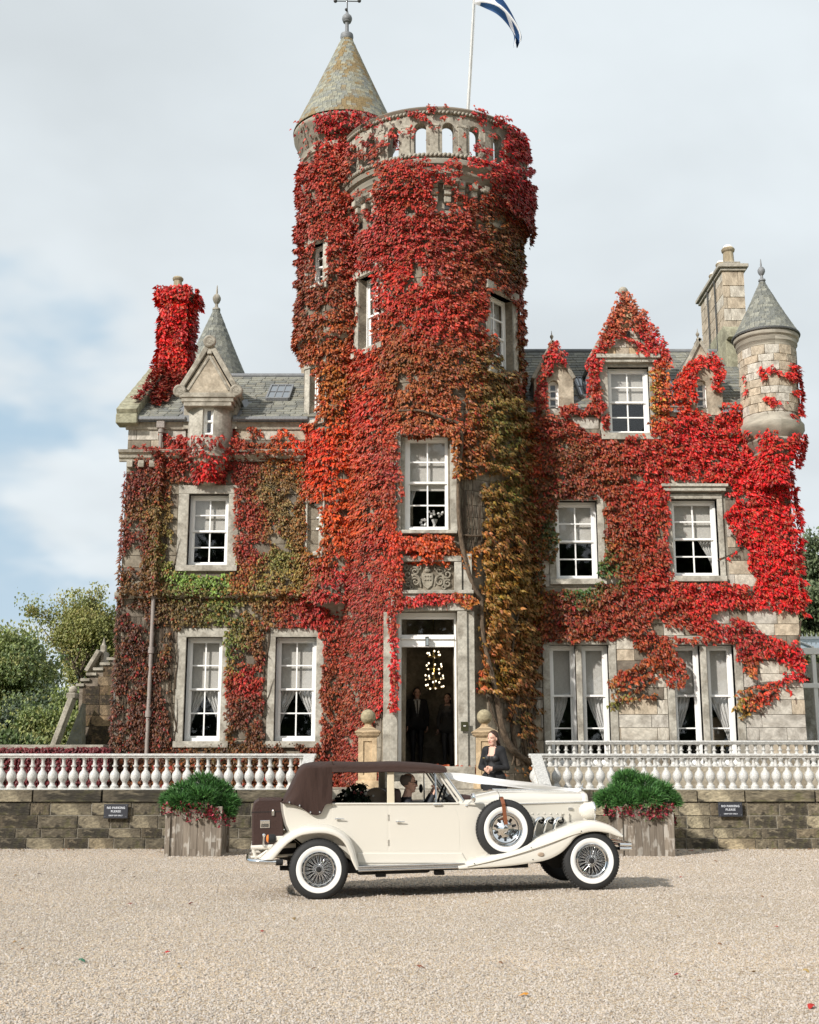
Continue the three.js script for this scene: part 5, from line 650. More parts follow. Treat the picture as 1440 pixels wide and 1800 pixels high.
{ const r = rng(15), L = [], W = []; // thin twigs on bare stone
  for (let i = 0; i < 18; i++) { let x = 806 + 44 * r(), y = 965 + 20 * r(); const p = []; for (let k = 0; k < 6; k++) { p.push(onTower(x, y, 0.02)); y -= 18 + 10 * r(); x += (r() - 0.42) * 9; } L.push(taper(p, [0.012, 0.005], 14, 4)); }
  for (let i = 0; i < 9; i++) { let x = 880 + 60 * r(), y = 1345; const p = []; for (let k = 0; k < 7; k++) { p.push(onTower(x, y, 0.05 + 0.05 * r())); y -= 20 + 16 * r(); x += (r() - 0.5) * 16; } L.push(taper(p, [0.02, 0.006], 16, 5)); }
  tag(wpart('twigs', L, stemM, ivyThing.orange), null, null, null, 'stuff');
  const wall = (x, y) => at(x, y, WF - 0.03); for (let i = 0; i < 150; i++) { const low = i < 110; let x = low ? 206 + 108 * r() : 400 + 70 * r(), y = low ? 1120 + 200 * r() : 1080 + 230 * r(); if (!low && i % 3 === 0) { x = 212 + 90 * r(); y = 950 + 90 * r(); } const p = []; let dx = (r() - 0.5) * 6; for (let k = 0; k < 7; k++) { p.push(wall(x, y)); y -= 8 + 9 * r(); dx += (r() - 0.5) * 6; x += dx * 0.6; } W.push(taper(p, [0.014, 0.004], 14, 4)); }
  tag(wpart('twigs', W, stemM, ivyThing.left), null, null, null, 'stuff');
  const S = []; for (const s of strandsR.slice(2)) { const p = s.p.map(([x, y]) => at(x, y, WF - 0.03)); S.push(taper(p, [0.012, 0.006], 16, 4)); for (let j = 0; j < 3; j++) S.push(taper(s.p.map(([x, y]) => at(x + (r() - 0.5) * s.w * 1.6, y + (r() - 0.5) * s.w * 1.6, WF - 0.03)), [0.006, 0.003], 14, 4)); }
  for (let i = 0; i < 22; i++) { const a0 = -0.9 + 2.0 * r(), p = []; let a = a0, y = 9.3 + 0.5 * r(); for (let k = 0; k < 6; k++) { p.push(V(rT.x + 0.65 * Math.sin(a), y, rT.z + 0.65 * Math.cos(a))); a += (r() - 0.55) * 0.3; y += 0.08 + 0.14 * r(); } S.push(taper(p, [0.005, 0.002], 12, 4)); }
  tag(wpart('twigs', S, stemM, ivyThing.right), null, null, null, 'stuff');
}

// ---------------------------------------------------------------- the wedding car
const carYaw = Math.atan2(-(FRONT.z - REAR.z), FRONT.x - REAR.x);
const car = thing('vintage_car', 'cream vintage style wedding car with brown soft top and white wall tyres', 'car', [REAR.x, 0.002, REAR.z], carYaw);
car.rotation.order = 'YXZ'; car.rotation.z = Math.atan2(FRONT.y, Math.hypot(FRONT.x - REAR.x, FRONT.z - REAR.z)); car.updateMatrixWorld(true);
const carInv = car.matrixWorld.clone().invert(), WB = Math.hypot(FRONT.x - REAR.x, FRONT.z - REAR.z);
// a point of the photograph on the car's plane z = zo (car axes: x forward, y up, z out of the near side)
function cc(px, py, zo = 0) { const o = V(0, EYE, 0).applyMatrix4(carInv), d = ray(px, py).transformDirection(carInv), t = (zo - o.z) / d.z; return [o.x + d.x * t, o.y + d.y * t]; }
const cx = (px, py, z = 0) => cc(px, py, z)[0], cy = (px, py, z = 0) => cc(px, py, z)[1], c3 = (px, py, z = 0) => { const [x, y] = cc(px, py, z); return V(x, y, z); };
const ZC = -0.74, ZN = -0.15, ZF = 2 * ZC - ZN; // middle, near side, far side
const CM = {
  cream: new THREE.MeshPhysicalMaterial({ color: rgb(0.63, 0.6, 0.53), roughness: 0.28, clearcoat: 1, clearcoatRoughness: 0.03 }),
  hood: std(rgb(0.045, 0.019, 0.012), { map: clothTex, bumpMap: clothBump, bumpScale: 0.012, roughness: 0.9 }), leather: std(rgb(0.05, 0.021, 0.015), { map: clothTex, bumpMap: grainBump, bumpScale: 0.002, roughness: 0.55 }),
  rubber: std(rgb(0.018, 0.018, 0.018), { bumpMap: grainBump, bumpScale: 0.002, roughness: 0.75 }), wall: std(rgb(0.78, 0.77, 0.74), { roughness: 0.5 }), black: std(rgb(0.012, 0.012, 0.012), { roughness: 0.8 }), strap: std(rgb(0.2, 0.065, 0.025), { roughness: 0.5 }),
  seat: std(rgb(0.5, 0.42, 0.32), { roughness: 0.6 }), carpet: std(rgb(0.03, 0.025, 0.02), { roughness: 0.95 }), amber: std(rgb(0.75, 0.2, 0.03), { roughness: 0.25 }), red: std(rgb(0.5, 0.02, 0.02), { roughness: 0.25 }),
};
const cp = (n, g, m, p = car) => mesh(n, g, m, p);
// wheels
function ring(prof, seg = 48) { return lathe(prof, seg).rotateX(Math.PI / 2); }
function wheel(x, y, z, spare, flip) {
  const g = new THREE.Group(); g.name = spare ? 'spare_wheel' : 'wheel'; car.add(g); g.position.set(x, y, z); if (flip) g.rotation.y = Math.PI;
  const tr = []; const R = 0.341;
  tr.push(ring([[0.2, -0.07], [0.225, -0.086], [0.28, -0.09], [0.318, -0.08], [0.336, -0.062], [R, -0.04], [R + 0.002, 0], [R, 0.04], [0.336, 0.062], [0.318, 0.08], [0.28, 0.09], [0.225, 0.086], [0.2, 0.07]], 64));
  for (let i = 0; i < 60; i++) for (const s of [-1, 1]) { const a = (i / 60) * 6.2832 + (s > 0 ? 0.05 : 0); tr.push(box(0.022, 0.014, 0.045, 0, 0, 0).rotateY(s * 0.4).translate(0, R, s * 0.034).rotateZ(a)); }
  cp('tyre', tr, CM.rubber, g);
  cp('whitewall', ring([[0.2, 0.079], [0.21, 0.088], [0.235, 0.0935], [0.262, 0.0925], [0.266, 0.088]], 56), CM.wall, g);
  cp('rim', [ring([[0.2, 0.086], [0.205, 0.088], [0.2, 0.09], [0.19, 0.08], [0.182, 0.062], [0.172, 0.056], [0.166, 0.062], [0.16, 0.05], [0.158, -0.06]], 56)], M.chrome, g);
  cp('brake_drum', ring([[0.001, -0.02], [0.155, -0.02], [0.155, -0.08]], 32), CM.black, g);
  if (spare) { cp('wheel_disc', ring([[0.001, 0.09], [0.03, 0.088], [0.045, 0.075], [0.06, 0.06], [0.085, 0.045], [0.11, 0.03], [0.135, 0.035], [0.158, 0.05]], 48), M.chrome, g); const S = []; for (let i = 0; i < 10; i++) S.push(rbox(0.03, 0.055, 0.02, 0.008, 0, 0.115, 0.035).rotateZ((i / 10) * 6.2832)); cp('vent', S, CM.black, g); } else {
    const S = []; for (let i = 0; i < 36; i++) { const a = (i / 36) * 6.2832, b = a + (i % 2 ? 0.45 : -0.45), q = 0.03; S.push(rod(V(q * Math.cos(b), q * Math.sin(b), 0.062), V(0.163 * Math.cos(a), 0.163 * Math.sin(a), i % 2 ? 0.045 : 0.02), 0.0032, 4)); } for (let i = 0; i < 36; i++) { const a = ((i + 0.5) / 36) * 6.2832, b = a + (i % 2 ? 0.5 : -0.5); S.push(rod(V(0.035 * Math.cos(b), 0.035 * Math.sin(b), 0.01), V(0.163 * Math.cos(a), 0.163 * Math.sin(a), 0.01), 0.0032, 4)); }
    cp('spokes', S, M.chrome, g).userData.kind = 'stuff'; cp('hub_cap', ring([[0.001, 0.088], [0.02, 0.086], [0.03, 0.075], [0.036, 0.06], [0.036, 0.0]], 24), CM.black, g);
  }
  return g;
}
const WR = 0.343;
wheel(0, WR - 0.006, -0.09); wheel(WB, WR - 0.006, -0.09); wheel(0, WR - 0.006, 2 * ZC + 0.09, 0, 1); wheel(WB, WR - 0.006, 2 * ZC + 0.09, 0, 1);
const spareC = c3(887, 1457, -0.1); wheel(spareC.x, spareC.y, -0.1, 1);
cp('axle', [rod(V(0, 0.34, -0.12), V(0, 0.34, 2 * ZC + 0.12), 0.04, 10), rod(V(WB, 0.34, -0.12), V(WB, 0.34, 2 * ZC + 0.12), 0.035, 10)], CM.black);
cp('chassis', [box2(-0.3, WB + 0.4, 0.3, 0.42, -0.45, -0.53), box2(-0.3, WB + 0.4, 0.3, 0.42, -0.95, -1.03), box2(0.35, WB - 0.75, 0.27, 0.4, -0.16, -1.32), box2(-0.35, WB + 0.3, 0.3, 0.36, -0.4, -1.08), rbox(0.9, 0.12, 0.2, 0.05, 0.9, 0.3, -0.3), rod(V(-0.45, 0.33, -0.5), V(2.2, 0.27, -0.5), 0.03, 10), rbox(0.12, 0.05, 0.1, 0.01, cx(770, 1532, -0.2), 0.25, -0.1), rbox(0.12, 0.05, 0.1, 0.01, cx(668, 1532, -0.2), 0.25, -0.1)], CM.black);
// body tub: near and far sides
const bodySide = [[497, 1411], [499, 1430], [504, 1450], [512, 1468], [530, 1482], [600, 1500], [628, 1521], [812, 1521], [880, 1500], [880, 1411], [812, 1411]].map(([x, y]) => cc(x, y, ZN));
for (const [z, n] of [[ZN - 0.04, 1], [ZF, 2]]) cp('body_side', extrude(bodySide, 0.04, { bevel: 0.012 }).translate(0, 0, z), CM.cream);
const rearEdge = [[497, 1411], [498, 1422], [500, 1434], [504, 1450], [509, 1462], [516, 1474], [530, 1486]].map(([x, y]) => cc(x, y, ZN));
cp('body_rear', sheet((u, v) => { const t = v * (rearEdge.length - 1), k = Math.min(Math.floor(t), rearEdge.length - 2), a = rearEdge[k], b = rearEdge[k + 1], f = t - k; const bow = 0.05 * (1 - (2 * u - 1) ** 2); return V(lerp(a[0], b[0], f) - bow, lerp(a[1], b[1], f), lerp(ZN, ZF, u)); }, 16, 12), CM.cream);
cp('floor', [box2(cx(505, 1450, ZN), cx(880, 1450, ZN), 0.43, 0.47, ZN - 0.05, ZF + 0.05), box2(cx(838, 1420, ZN), cx(842, 1420, ZN), 0.45, cy(840, 1412, ZN), ZN - 0.05, ZF + 0.05)], CM.carpet);
cp('belt_moulding', [tube([...[[584, 1413.3], [640, 1413], [730, 1413], [806, 1412.5]].map(([x, y]) => c3(x, y, ZN + 0.012))], 0.013, 40, 8), tube([...[[584, 1413], [806, 1412.5]].map(([x, y]) => { const q = c3(x, y, ZN); return V(q.x, q.y, ZF - 0.012); })], 0.013, 8, 8)], CM.cream);
cp('sill', [extrude([[628, 1499], [812, 1499], [822, 1517], [628, 1517]].map(([x, y]) => cc(x, y, ZN)), 0.03, { bevel: 0.01 }).translate(0, 0, ZN - 0.012)], CM.cream);
const rbY = cy(720, 1519, 0), rb0 = cx(630, 1522, 0), rb1 = cx(816, 1522, 0);
cp('running_board', [rbox(rb1 - rb0, 0.035, 0.3, 0.012, (rb0 + rb1) / 2, rbY - 0.035, -0.15), rbox(rb1 - rb0, 0.035, 0.3, 0.012, (rb0 + rb1) / 2, rbY - 0.035, 2 * ZC + 0.15)], CM.cream);
cp('running_board_trim', [0, 1, 2].map((i) => rbox(rb1 - rb0 + 0.01, 0.018, 0.03, 0.006, (rb0 + rb1) / 2, rbY - 0.012 - i * 0.022, 0.008 - 0.01 * (i === 1))).concat([0, 1, 2, 3, 4, 5].map((i) => rbox(rb1 - rb0 - 0.04, 0.008, 0.014, 0.003, (rb0 + rb1) / 2, rbY - 0.014, -0.03 - i * 0.035))), M.chrome);
// doors
const rearDoor = [[584, 1415], [681.5, 1415], [681.5, 1496], [632, 1496], [626, 1482], [616, 1466], [602, 1454], [588, 1449], [584, 1446]].map(([x, y]) => cc(x, y, ZN)), frontDoor = [[684.5, 1415], [797, 1415], [804, 1428], [808, 1444], [808, 1496], [684.5, 1496]].map(([x, y]) => cc(x, y, ZN));
for (const [pts, hx, hy] of [[rearDoor, 594, 1439], [frontDoor, 700, 1444]]) {
  const d = new THREE.Group(); d.name = 'door'; car.add(d); cp('panel', extrude(pts, 0.014, { bevel: 0.005 }).translate(0, 0, ZN - 0.006), CM.cream, d);
  const h = c3(hx, hy, ZN); cp('handle', [rod(V(h.x - 0.035, h.y, ZN + 0.04), V(h.x + 0.075, h.y - 0.004, ZN + 0.045), 0.009, 8, 0.006), rod(V(h.x + 0.0, h.y, ZN), V(h.x, h.y, ZN + 0.042), 0.012, 8)], M.chrome, d);
  cp('hinge', [1437, 1481].map((y) => rod(c3(683, y - 5, ZN + 0.014), c3(683, y + 5, ZN + 0.014), 0.008, 8)), CM.cream, d);
  cp('window_sill', tube([c3(pts === rearDoor ? 586 : 697, 1412, ZN - 0.02), c3(pts === rearDoor ? 680 : 795, 1412, ZN - 0.02)], 0.008, 4, 8), M.chrome, d);
}
cp('door_shut_line', [tube([[583, 1412], [582.6, 1430], [582.6, 1448]].map(([x, y]) => c3(x, y, ZN + 0.003)), 0.0055, 10, 5), tube([[683, 1414], [683, 1498]].map(([x, y]) => c3(x, y, ZN + 0.003)), 0.0055, 8, 5), tube([[799, 1413], [806, 1427], [810, 1444], [810, 1498]].map(([x, y]) => c3(x, y, ZN + 0.003)), 0.0055, 14, 5), tube([[632, 1498], [810, 1498]].map(([x, y]) => c3(x, y, ZN + 0.001)), 0.004, 8, 5)], CM.black);
// wings (mudguards): from lip L over crown T to the body
function mudguard(name, L, T, zi, lip = 0.02, zT = -0.07, far) {
  const l = L.map(([x, y]) => cc(x, y, 0)), t = T.map(([x, y]) => cc(x, y, 0)), n = l.length - 1, on = (A, u) => { const s = clamp(u) * n, k = Math.min(Math.floor(s), n - 1), f = s - k, cr = (i) => A[Math.max(0, Math.min(n, i))]; const h = [0, 1].map((d) => { const a = cr(k - 1)[d], b = cr(k)[d], c = cr(k + 1)[d], e = cr(k + 2)[d]; return 0.5 * (2 * b + (c - a) * f + (2 * a - 5 * b + 4 * c - e) * f * f + (3 * b - a - 3 * c + e) * f ** 3); }); return h; };
  const sec = [[0, lip - 0.012], [0.0, lip], [0.12, lip + 0.008], [0.35, lip + 0.006], [0.62, lip - 0.006], [0.85, lip - 0.035], [0.97, zT], [1.01, zT - 0.07], [1.0, zT - 0.14], [0.96, zi]];
  const f = (u, v) => { const a = on(l, u), b = on(t, u), s = v * (sec.length - 1), k = Math.min(Math.floor(s), sec.length - 2), q = s - k, w = lerp(sec[k][0], sec[k + 1][0], q), z = lerp(sec[k][1], sec[k + 1][1], q); return V(lerp(a[0], b[0], w), lerp(a[1], b[1], w), z); };
  const g = sheet(f, 56, 27), h = g.clone(), p = h.attributes.position; for (let i = 0; i < p.count; i++) p.setZ(i, 2 * ZC - p.getZ(i)); h.computeVertexNormals();
  cp(name, g, CM.cream); cp(name, h, CM.cream); return { l, t, on };
}
const rearL = P4(481, 1511, 497, 1492, 510, 1480, 527, 1470, 545, 1466, 565, 1464.5, 582, 1467, 597, 1474, 607, 1485, 614, 1500, 619, 1515, 626, 1529), rearT = P4(455, 1511, 472, 1495, 490, 1477, 508, 1463, 530, 1454, 555, 1450, 580, 1451, 600, 1459, 615, 1472, 624, 1490, 629, 1508, 634, 1529);
mudguard('rear_wing', rearL, rearT, -0.34);
const frontL = P4(806, 1528, 845, 1525.5, 885, 1523, 925, 1518, 960, 1511.5, 984, 1500, 999, 1486, 1011, 1472, 1028, 1464, 1047, 1461.5, 1068, 1464, 1082, 1469, 1093, 1472), frontT = P4(804, 1519, 835, 1510, 866, 1500, 900, 1489.5, 935, 1477, 962, 1467, 985, 1458, 1005, 1449.5, 1025, 1444, 1047, 1442, 1070, 1448, 1086, 1457, 1096, 1467);
const fw = mudguard('front_wing', frontL, frontT, -0.38);
cp('wing_crease_shade', tube(P4(822, 1524, 870, 1513, 920, 1499, 970, 1482, 1005, 1469, 1022, 1464).map(([x, y]) => c3(x, y, 0.028)), 0.005, 40, 6), std(rgb(0.2, 0.17, 0.12)));  // thin dark tube that draws the shade in the wing crease
cp('side_lamp', [ring([[0.001, 0.02], [0.03, 0.018], [0.04, 0.008], [0.045, 0]], 20).scale(1, 0.6, 1).translate(cx(951, 1502, 0.02), cy(951, 1502, 0.02), 0.022)], std(rgb(0.35, 0.27, 0.2), { roughness: 0.3 }));
cp('wing_bolt', P4(834, 1518, 934, 1490, 1022, 1461, 937, 1511).map(([x, y]) => new THREE.SphereGeometry(0.007, 8, 6).translate(...c3(x, y, 0.03).toArray())), CM.black);
const well = (L) => { const s = L.map(([x, y]) => cc(x, y, 0)); return s; };
cp('wheel_well', [extrude([...well(rearL), cc(626, 1529), cc(481, 1529)].slice(0, -2).concat([cc(560, 1529)]), 0.02).translate(0, 0, -0.36), extrude([...well(frontL).slice(4, 12), cc(1060, 1530), cc(985, 1530)], 0.02).translate(0, 0, -0.4), extrude([...well(rearL), cc(560, 1529)], 0.02).translate(0, 0, 2 * ZC + 0.34), extrude([...well(frontL).slice(4, 12), cc(1060, 1530), cc(985, 1530)], 0.02).translate(0, 0, 2 * ZC + 0.38)], CM.black);
// scuttle and bonnet
{
  const xA = cx(806, 1412, ZN), xB = cx(880, 1412, -0.22), xC = cx(1026, 1412, -0.4), yH = (x) => cy(900, 1413.5, -0.25), yTop = (u) => cy(lerp(850, 1020, u), lerp(1388.5, 1391, u), ZC), yBot = cy(940, 1486, -0.3);
  const section = (w, yb, yh, yt) => (v) => { const s = v < 0.5 ? 1 : -1, k = v < 0.5 ? v * 2 : (1 - v) * 2; if (k < 0.4) return [s * w, lerp(yb, yh, k / 0.4)]; if (k < 0.46) return [s * (w + 0.012 * Math.sin(((k - 0.4) / 0.06) * Math.PI)), yh]; const t = (k - 0.46) / 0.54; return [s * w * Math.cos(t * Math.PI / 2) ** 0.62, yh + (yt - yh) * Math.sin(t * Math.PI / 2) ** 0.72]; };
  const wOf = (x) => (x < xB ? lerp(-ZC + ZN, 0.5, sstep(xA, xB, x)) : lerp(0.5, 0.3, (x - xB) / (xC - xB)));
  cp('scuttle', sheet((u, v) => { const x = lerp(xA, xB, u), [z, y] = section(wOf(x), yBot - 0.08, yH(x), lerp(cy(812, 1400, ZC), yTop(0), u))(v); return V(x, y, ZC + z); }, 12, 60), CM.cream);
  cp('bonnet', sheet((u, v) => { const x = lerp(xB + 0.006, xC, u), [z, y] = section(wOf(x), yBot, yH(x), yTop(u))(v); return V(x, y, ZC + z); }, 24, 60), CM.cream);
  cp('bonnet_hinge', [tube([V(xB, yH(0), ZC + wOf(xB) + 0.008), V(xC, yH(0), ZC + 0.308)], 0.007, 6, 6), tube([V(xB, yH(0), ZC - wOf(xB) - 0.008), V(xC, yH(0), ZC - 0.308)], 0.007, 6, 6), tube([V(xB, yTop(0) + 0.006, ZC), V(xC, yTop(1) + 0.006, ZC)], 0.009, 6, 6)], M.chrome);
  cp('radiator_shell', [sheet((u, v) => { const x = lerp(xC, xC + 0.07, u), [z, y] = section(0.3 + 0.012 * Math.sin(u * 3.14), yBot, yH(0) + 0.004, yTop(1) + 0.012 * Math.sin(u * 3.14))(v); return V(x, y, ZC + z); }, 6, 60)], CM.cream); const gr = []; for (let i = 0; i < 17; i++) gr.push(box(0.012, yTop(1) - yBot - 0.06, 0.01, xC + 0.06, (yTop(1) + yBot) / 2 - 0.02, ZC - 0.26 + i * 0.0325)); cp('grille', gr, M.chrome); cp('radiator_core', box(0.02, yTop(1) - yBot - 0.05, 0.56, xC + 0.03, (yTop(1) + yBot) / 2 - 0.02, ZC), CM.black);
  const zAt = (px) => ZC + wOf(cx(px, 1440, -0.35)) + 0.004;
  for (let i = 0; i < 3; i++) { const q = (x, y, o) => { const z = zAt(x) + o; return c3(x, y, z); }, x = 944 + 17 * i; cp('exhaust_pipe', tube([q(x + 9, 1441, -0.02), q(x + 6, 1438.5, 0.03), q(x + 1, 1440, 0.05), q(x - 3, 1449, 0.055), q(x - 6, 1464, 0.05), q(x - 8, 1480, 0.04)], 0.023, 30, 12), M.chrome); cp('pipe_collar', new THREE.TorusGeometry(0.032, 0.012, 8, 18).translate(...q(x + 8, 1442, 0.006).toArray()), CM.black); }
  cp('louvre_panel', [0, 1, 2].map((i) => { const x = cx(946 + 17 * i, 1456, -0.3); return rbox(0.075, 0.17, 0.01, 0.03, x + 0.01, cy(950, 1457, -0.3), zAt(946 + 17 * i) - 0.001); }), std(rgb(0.35, 0.33, 0.28), { roughness: 0.5 }));
  cp('rivet', [936, 946, 957, 968, 979, 990].map((x) => new THREE.SphereGeometry(0.009, 8, 6).translate(...c3(x, 1430, zAt(x)).toArray())), CM.cream);
  cp('bonnet_catch', [988, 1001].map((x) => rod(c3(x, 1430, zAt(x) + 0.006), c3(x, 1448, zAt(x) + 0.006), 0.006, 8)), M.chrome);
  cp('badge', rbox(0.06, 0.035, 0.012, 0.012).translate(...c3(1003, 1422, zAt(1003)).toArray()), std(rgb(0.5, 0.5, 0.48), { metalness: 0.8, roughness: 0.3 }));
  const mascot = c3(1022, 1389, ZC); cp('mascot', [new THREE.SphereGeometry(0.03, 12, 8).scale(1, 0.7, 1).translate(mascot.x, mascot.y + 0.02, ZC), rod(V(mascot.x, mascot.y, ZC), V(mascot.x + 0.03, mascot.y + 0.09, ZC), 0.012, 8, 0.004)], M.chrome);
}
// lamps, mirror, bumpers
for (const z of [-0.27, 2 * ZC + 0.27]) {
  const q = c3(1035, 1425, -0.27), h = new THREE.Group(); h.name = 'headlamp'; car.add(h); h.position.set(q.x, q.y, z);
  cp('shell', lathe([[0.001, -0.13], [0.04, -0.12], [0.075, -0.09], [0.1, -0.04], [0.108, 0.02], [0.108, 0.05]], 28).rotateZ(-Math.PI / 2), CM.cream, h); cp('bezel', new THREE.TorusGeometry(0.107, 0.011, 10, 32).rotateY(Math.PI / 2).translate(0.052, 0, 0), M.chrome, h); cp('lens', lathe([[0.1, 0.05], [0.08, 0.068], [0.04, 0.08], [0.001, 0.083]], 24).rotateZ(-Math.PI / 2), std(rgb(0.12, 0.13, 0.14), { roughness: 0.08, metalness: 0.3 }), h); cp('stalk', [rod(V(-0.01, -0.2, 0), V(0, -0.08, 0), 0.02, 10), rbox(0.13, 0.03, 0.08, 0.012, 0.02, -0.125, 0)], M.chrome, h);
}
{ const q = c3(832, 1404, -0.06); cp('wing_mirror', [new THREE.SphereGeometry(0.058, 20, 14).scale(0.55, 1, 1).translate(q.x, q.y + 0.01, -0.06), rod(V(q.x - 0.07, q.y - 0.085, ZN), V(q.x - 0.01, q.y - 0.02, -0.06), 0.009, 8), new THREE.SphereGeometry(0.022, 10, 8).translate(q.x - 0.07, q.y - 0.085, ZN)], M.chrome); }
for (const y of [1484, 1491]) { const a = c3(1086, y, -0.06), f = cx(1106, y, -0.3); cp('front_bumper', taper([V(a.x, a.y, 0.0), V(lerp(a.x, f, 0.6), a.y - 0.01, -0.05), V(f - 0.01, a.y - 0.015, -0.2), V(f + 0.02, a.y - 0.015, ZC), V(f - 0.01, a.y - 0.015, 2 * ZC + 0.2), V(lerp(a.x, f, 0.6), a.y - 0.01, 2 * ZC + 0.05), V(a.x, a.y, 2 * ZC)], [0.022, 0.024, 0.024, 0.022], 40, 8), M.chrome); }
cp('bumper_bracket', [rod(V(WB + 0.2, 0.42, -0.3), V(cx(1108, 1487, -0.3), cy(1108, 1487, -0.3), -0.3), 0.02, 6), rod(V(WB + 0.2, 0.42, -1.2), V(cx(1108, 1487, -0.3), cy(1108, 1487, -0.3), -1.2), 0.02, 6)], CM.black);
{ const a = c3(440, 1514, -0.1), b = c3(486, 1516, 0.0); cp('rear_bumper', [taper([V(b.x, b.y, 0.0), V(a.x + 0.08, a.y, -0.04), V(a.x, a.y, -0.16), V(a.x - 0.03, a.y, ZC), V(a.x, a.y, 2 * ZC + 0.16), V(a.x + 0.08, a.y, 2 * ZC + 0.04)], [0.028, 0.03, 0.03], 40, 10)], M.chrome); cp('bumper_end', rod(V(b.x - 0.01, b.y, 0.0), V(b.x + 0.07, b.y, -0.02), 0.036, 12), CM.black); }
cp('luggage_rack', [[1490, 0.03], [1507, 0.02]].map(([y, r]) => rod(c3(441, y, -0.3), c3(520, y - 4, -0.3), r, 6)).concat([[1490, 0.03], [1507, 0.02]].map(([y, r]) => { const a = c3(441, y, -0.3), b = c3(520, y - 4, -0.3); a.z = b.z = -1.18; return rod(a, b, r, 6); }), [rod(c3(444, 1490, -0.3), c3(452, 1514, -0.3), 0.022, 6), rod(c3(452, 1508, -0.3), c3(478, 1490, -0.3), 0.018, 6), box2(cx(441, 1490, -0.3), cx(447, 1490, -0.3), cy(441, 1493, -0.3), cy(441, 1487, -0.3), -0.28, -1.2)]), CM.cream);
{ const t = new THREE.Group(); t.name = 'tail_lamp'; car.add(t); const q = c3(478, 1474, -0.12); t.position.copy(q); cp('housing', [lathe([[0.001, -0.04], [0.05, -0.04], [0.052, 0.02], [0.04, 0.045], [0.001, 0.05]], 18).rotateZ(-Math.PI / 2)], CM.black, t); cp('lens', lathe([[0.001, -0.065], [0.03, -0.062], [0.046, -0.05], [0.049, -0.03], [0.049, -0.02]], 18).rotateZ(-Math.PI / 2), CM.amber, t); cp('stalk', rbox(0.16, 0.055, 0.05, 0.015, 0.12, 0.0, 0), CM.cream, t); const u = copyPart(t, 2 * ZC + 0.12); }
function copyPart(o, z) { const k = o.clone(); k.position.z = z; car.add(k); return k; }
cp('number_lamp', [rod(c3(463, 1488, -0.25), c3(464, 1468, -0.25), 0.012, 8), new THREE.SphereGeometry(0.022, 10, 8).translate(...c3(464, 1468, -0.25).toArray())], M.chrome);
// luggage trunk on the rack
{ const t = new THREE.Group(); t.name = 'luggage_trunk'; car.add(t); const z = -0.34, o = [[443, 1487], [443, 1424], [446, 1411], [455, 1404.5], [497, 1404], [499, 1487]].map(([x, y]) => cc(x, y, z)); cp('case', extrude(o, 0.8, { bevel: 0.018, seg: 3 }).translate(0, 0, z - 0.8), CM.leather, t); const l = cy(470, 1427, z); cp('lid_seam', [box2(cc(443, 1427, z)[0] - 0.002, cc(499, 1427, z)[0], l - 0.004, l + 0.004, z + 0.018, z + 0.021)], CM.black, t); const b = c3(466, 1448.5, z); cp('plate', [rbox(0.115, 0.09, 0.014, 0.006, b.x, b.y, z + 0.022)], M.chrome, t); cp('grille', [0, 1, 2].map((i) => box(0.09, 0.01, 0.006, b.x, b.y - 0.03 + i * 0.014, z + 0.031)), CM.black, t); const h = c3(480, 1429, z); cp('latch', [rbox(0.03, 0.06, 0.02, 0.006, h.x, h.y, z + 0.028), new THREE.SphereGeometry(0.014, 10, 8).translate(h.x, h.y + 0.03, z + 0.03)], M.chrome, t); }
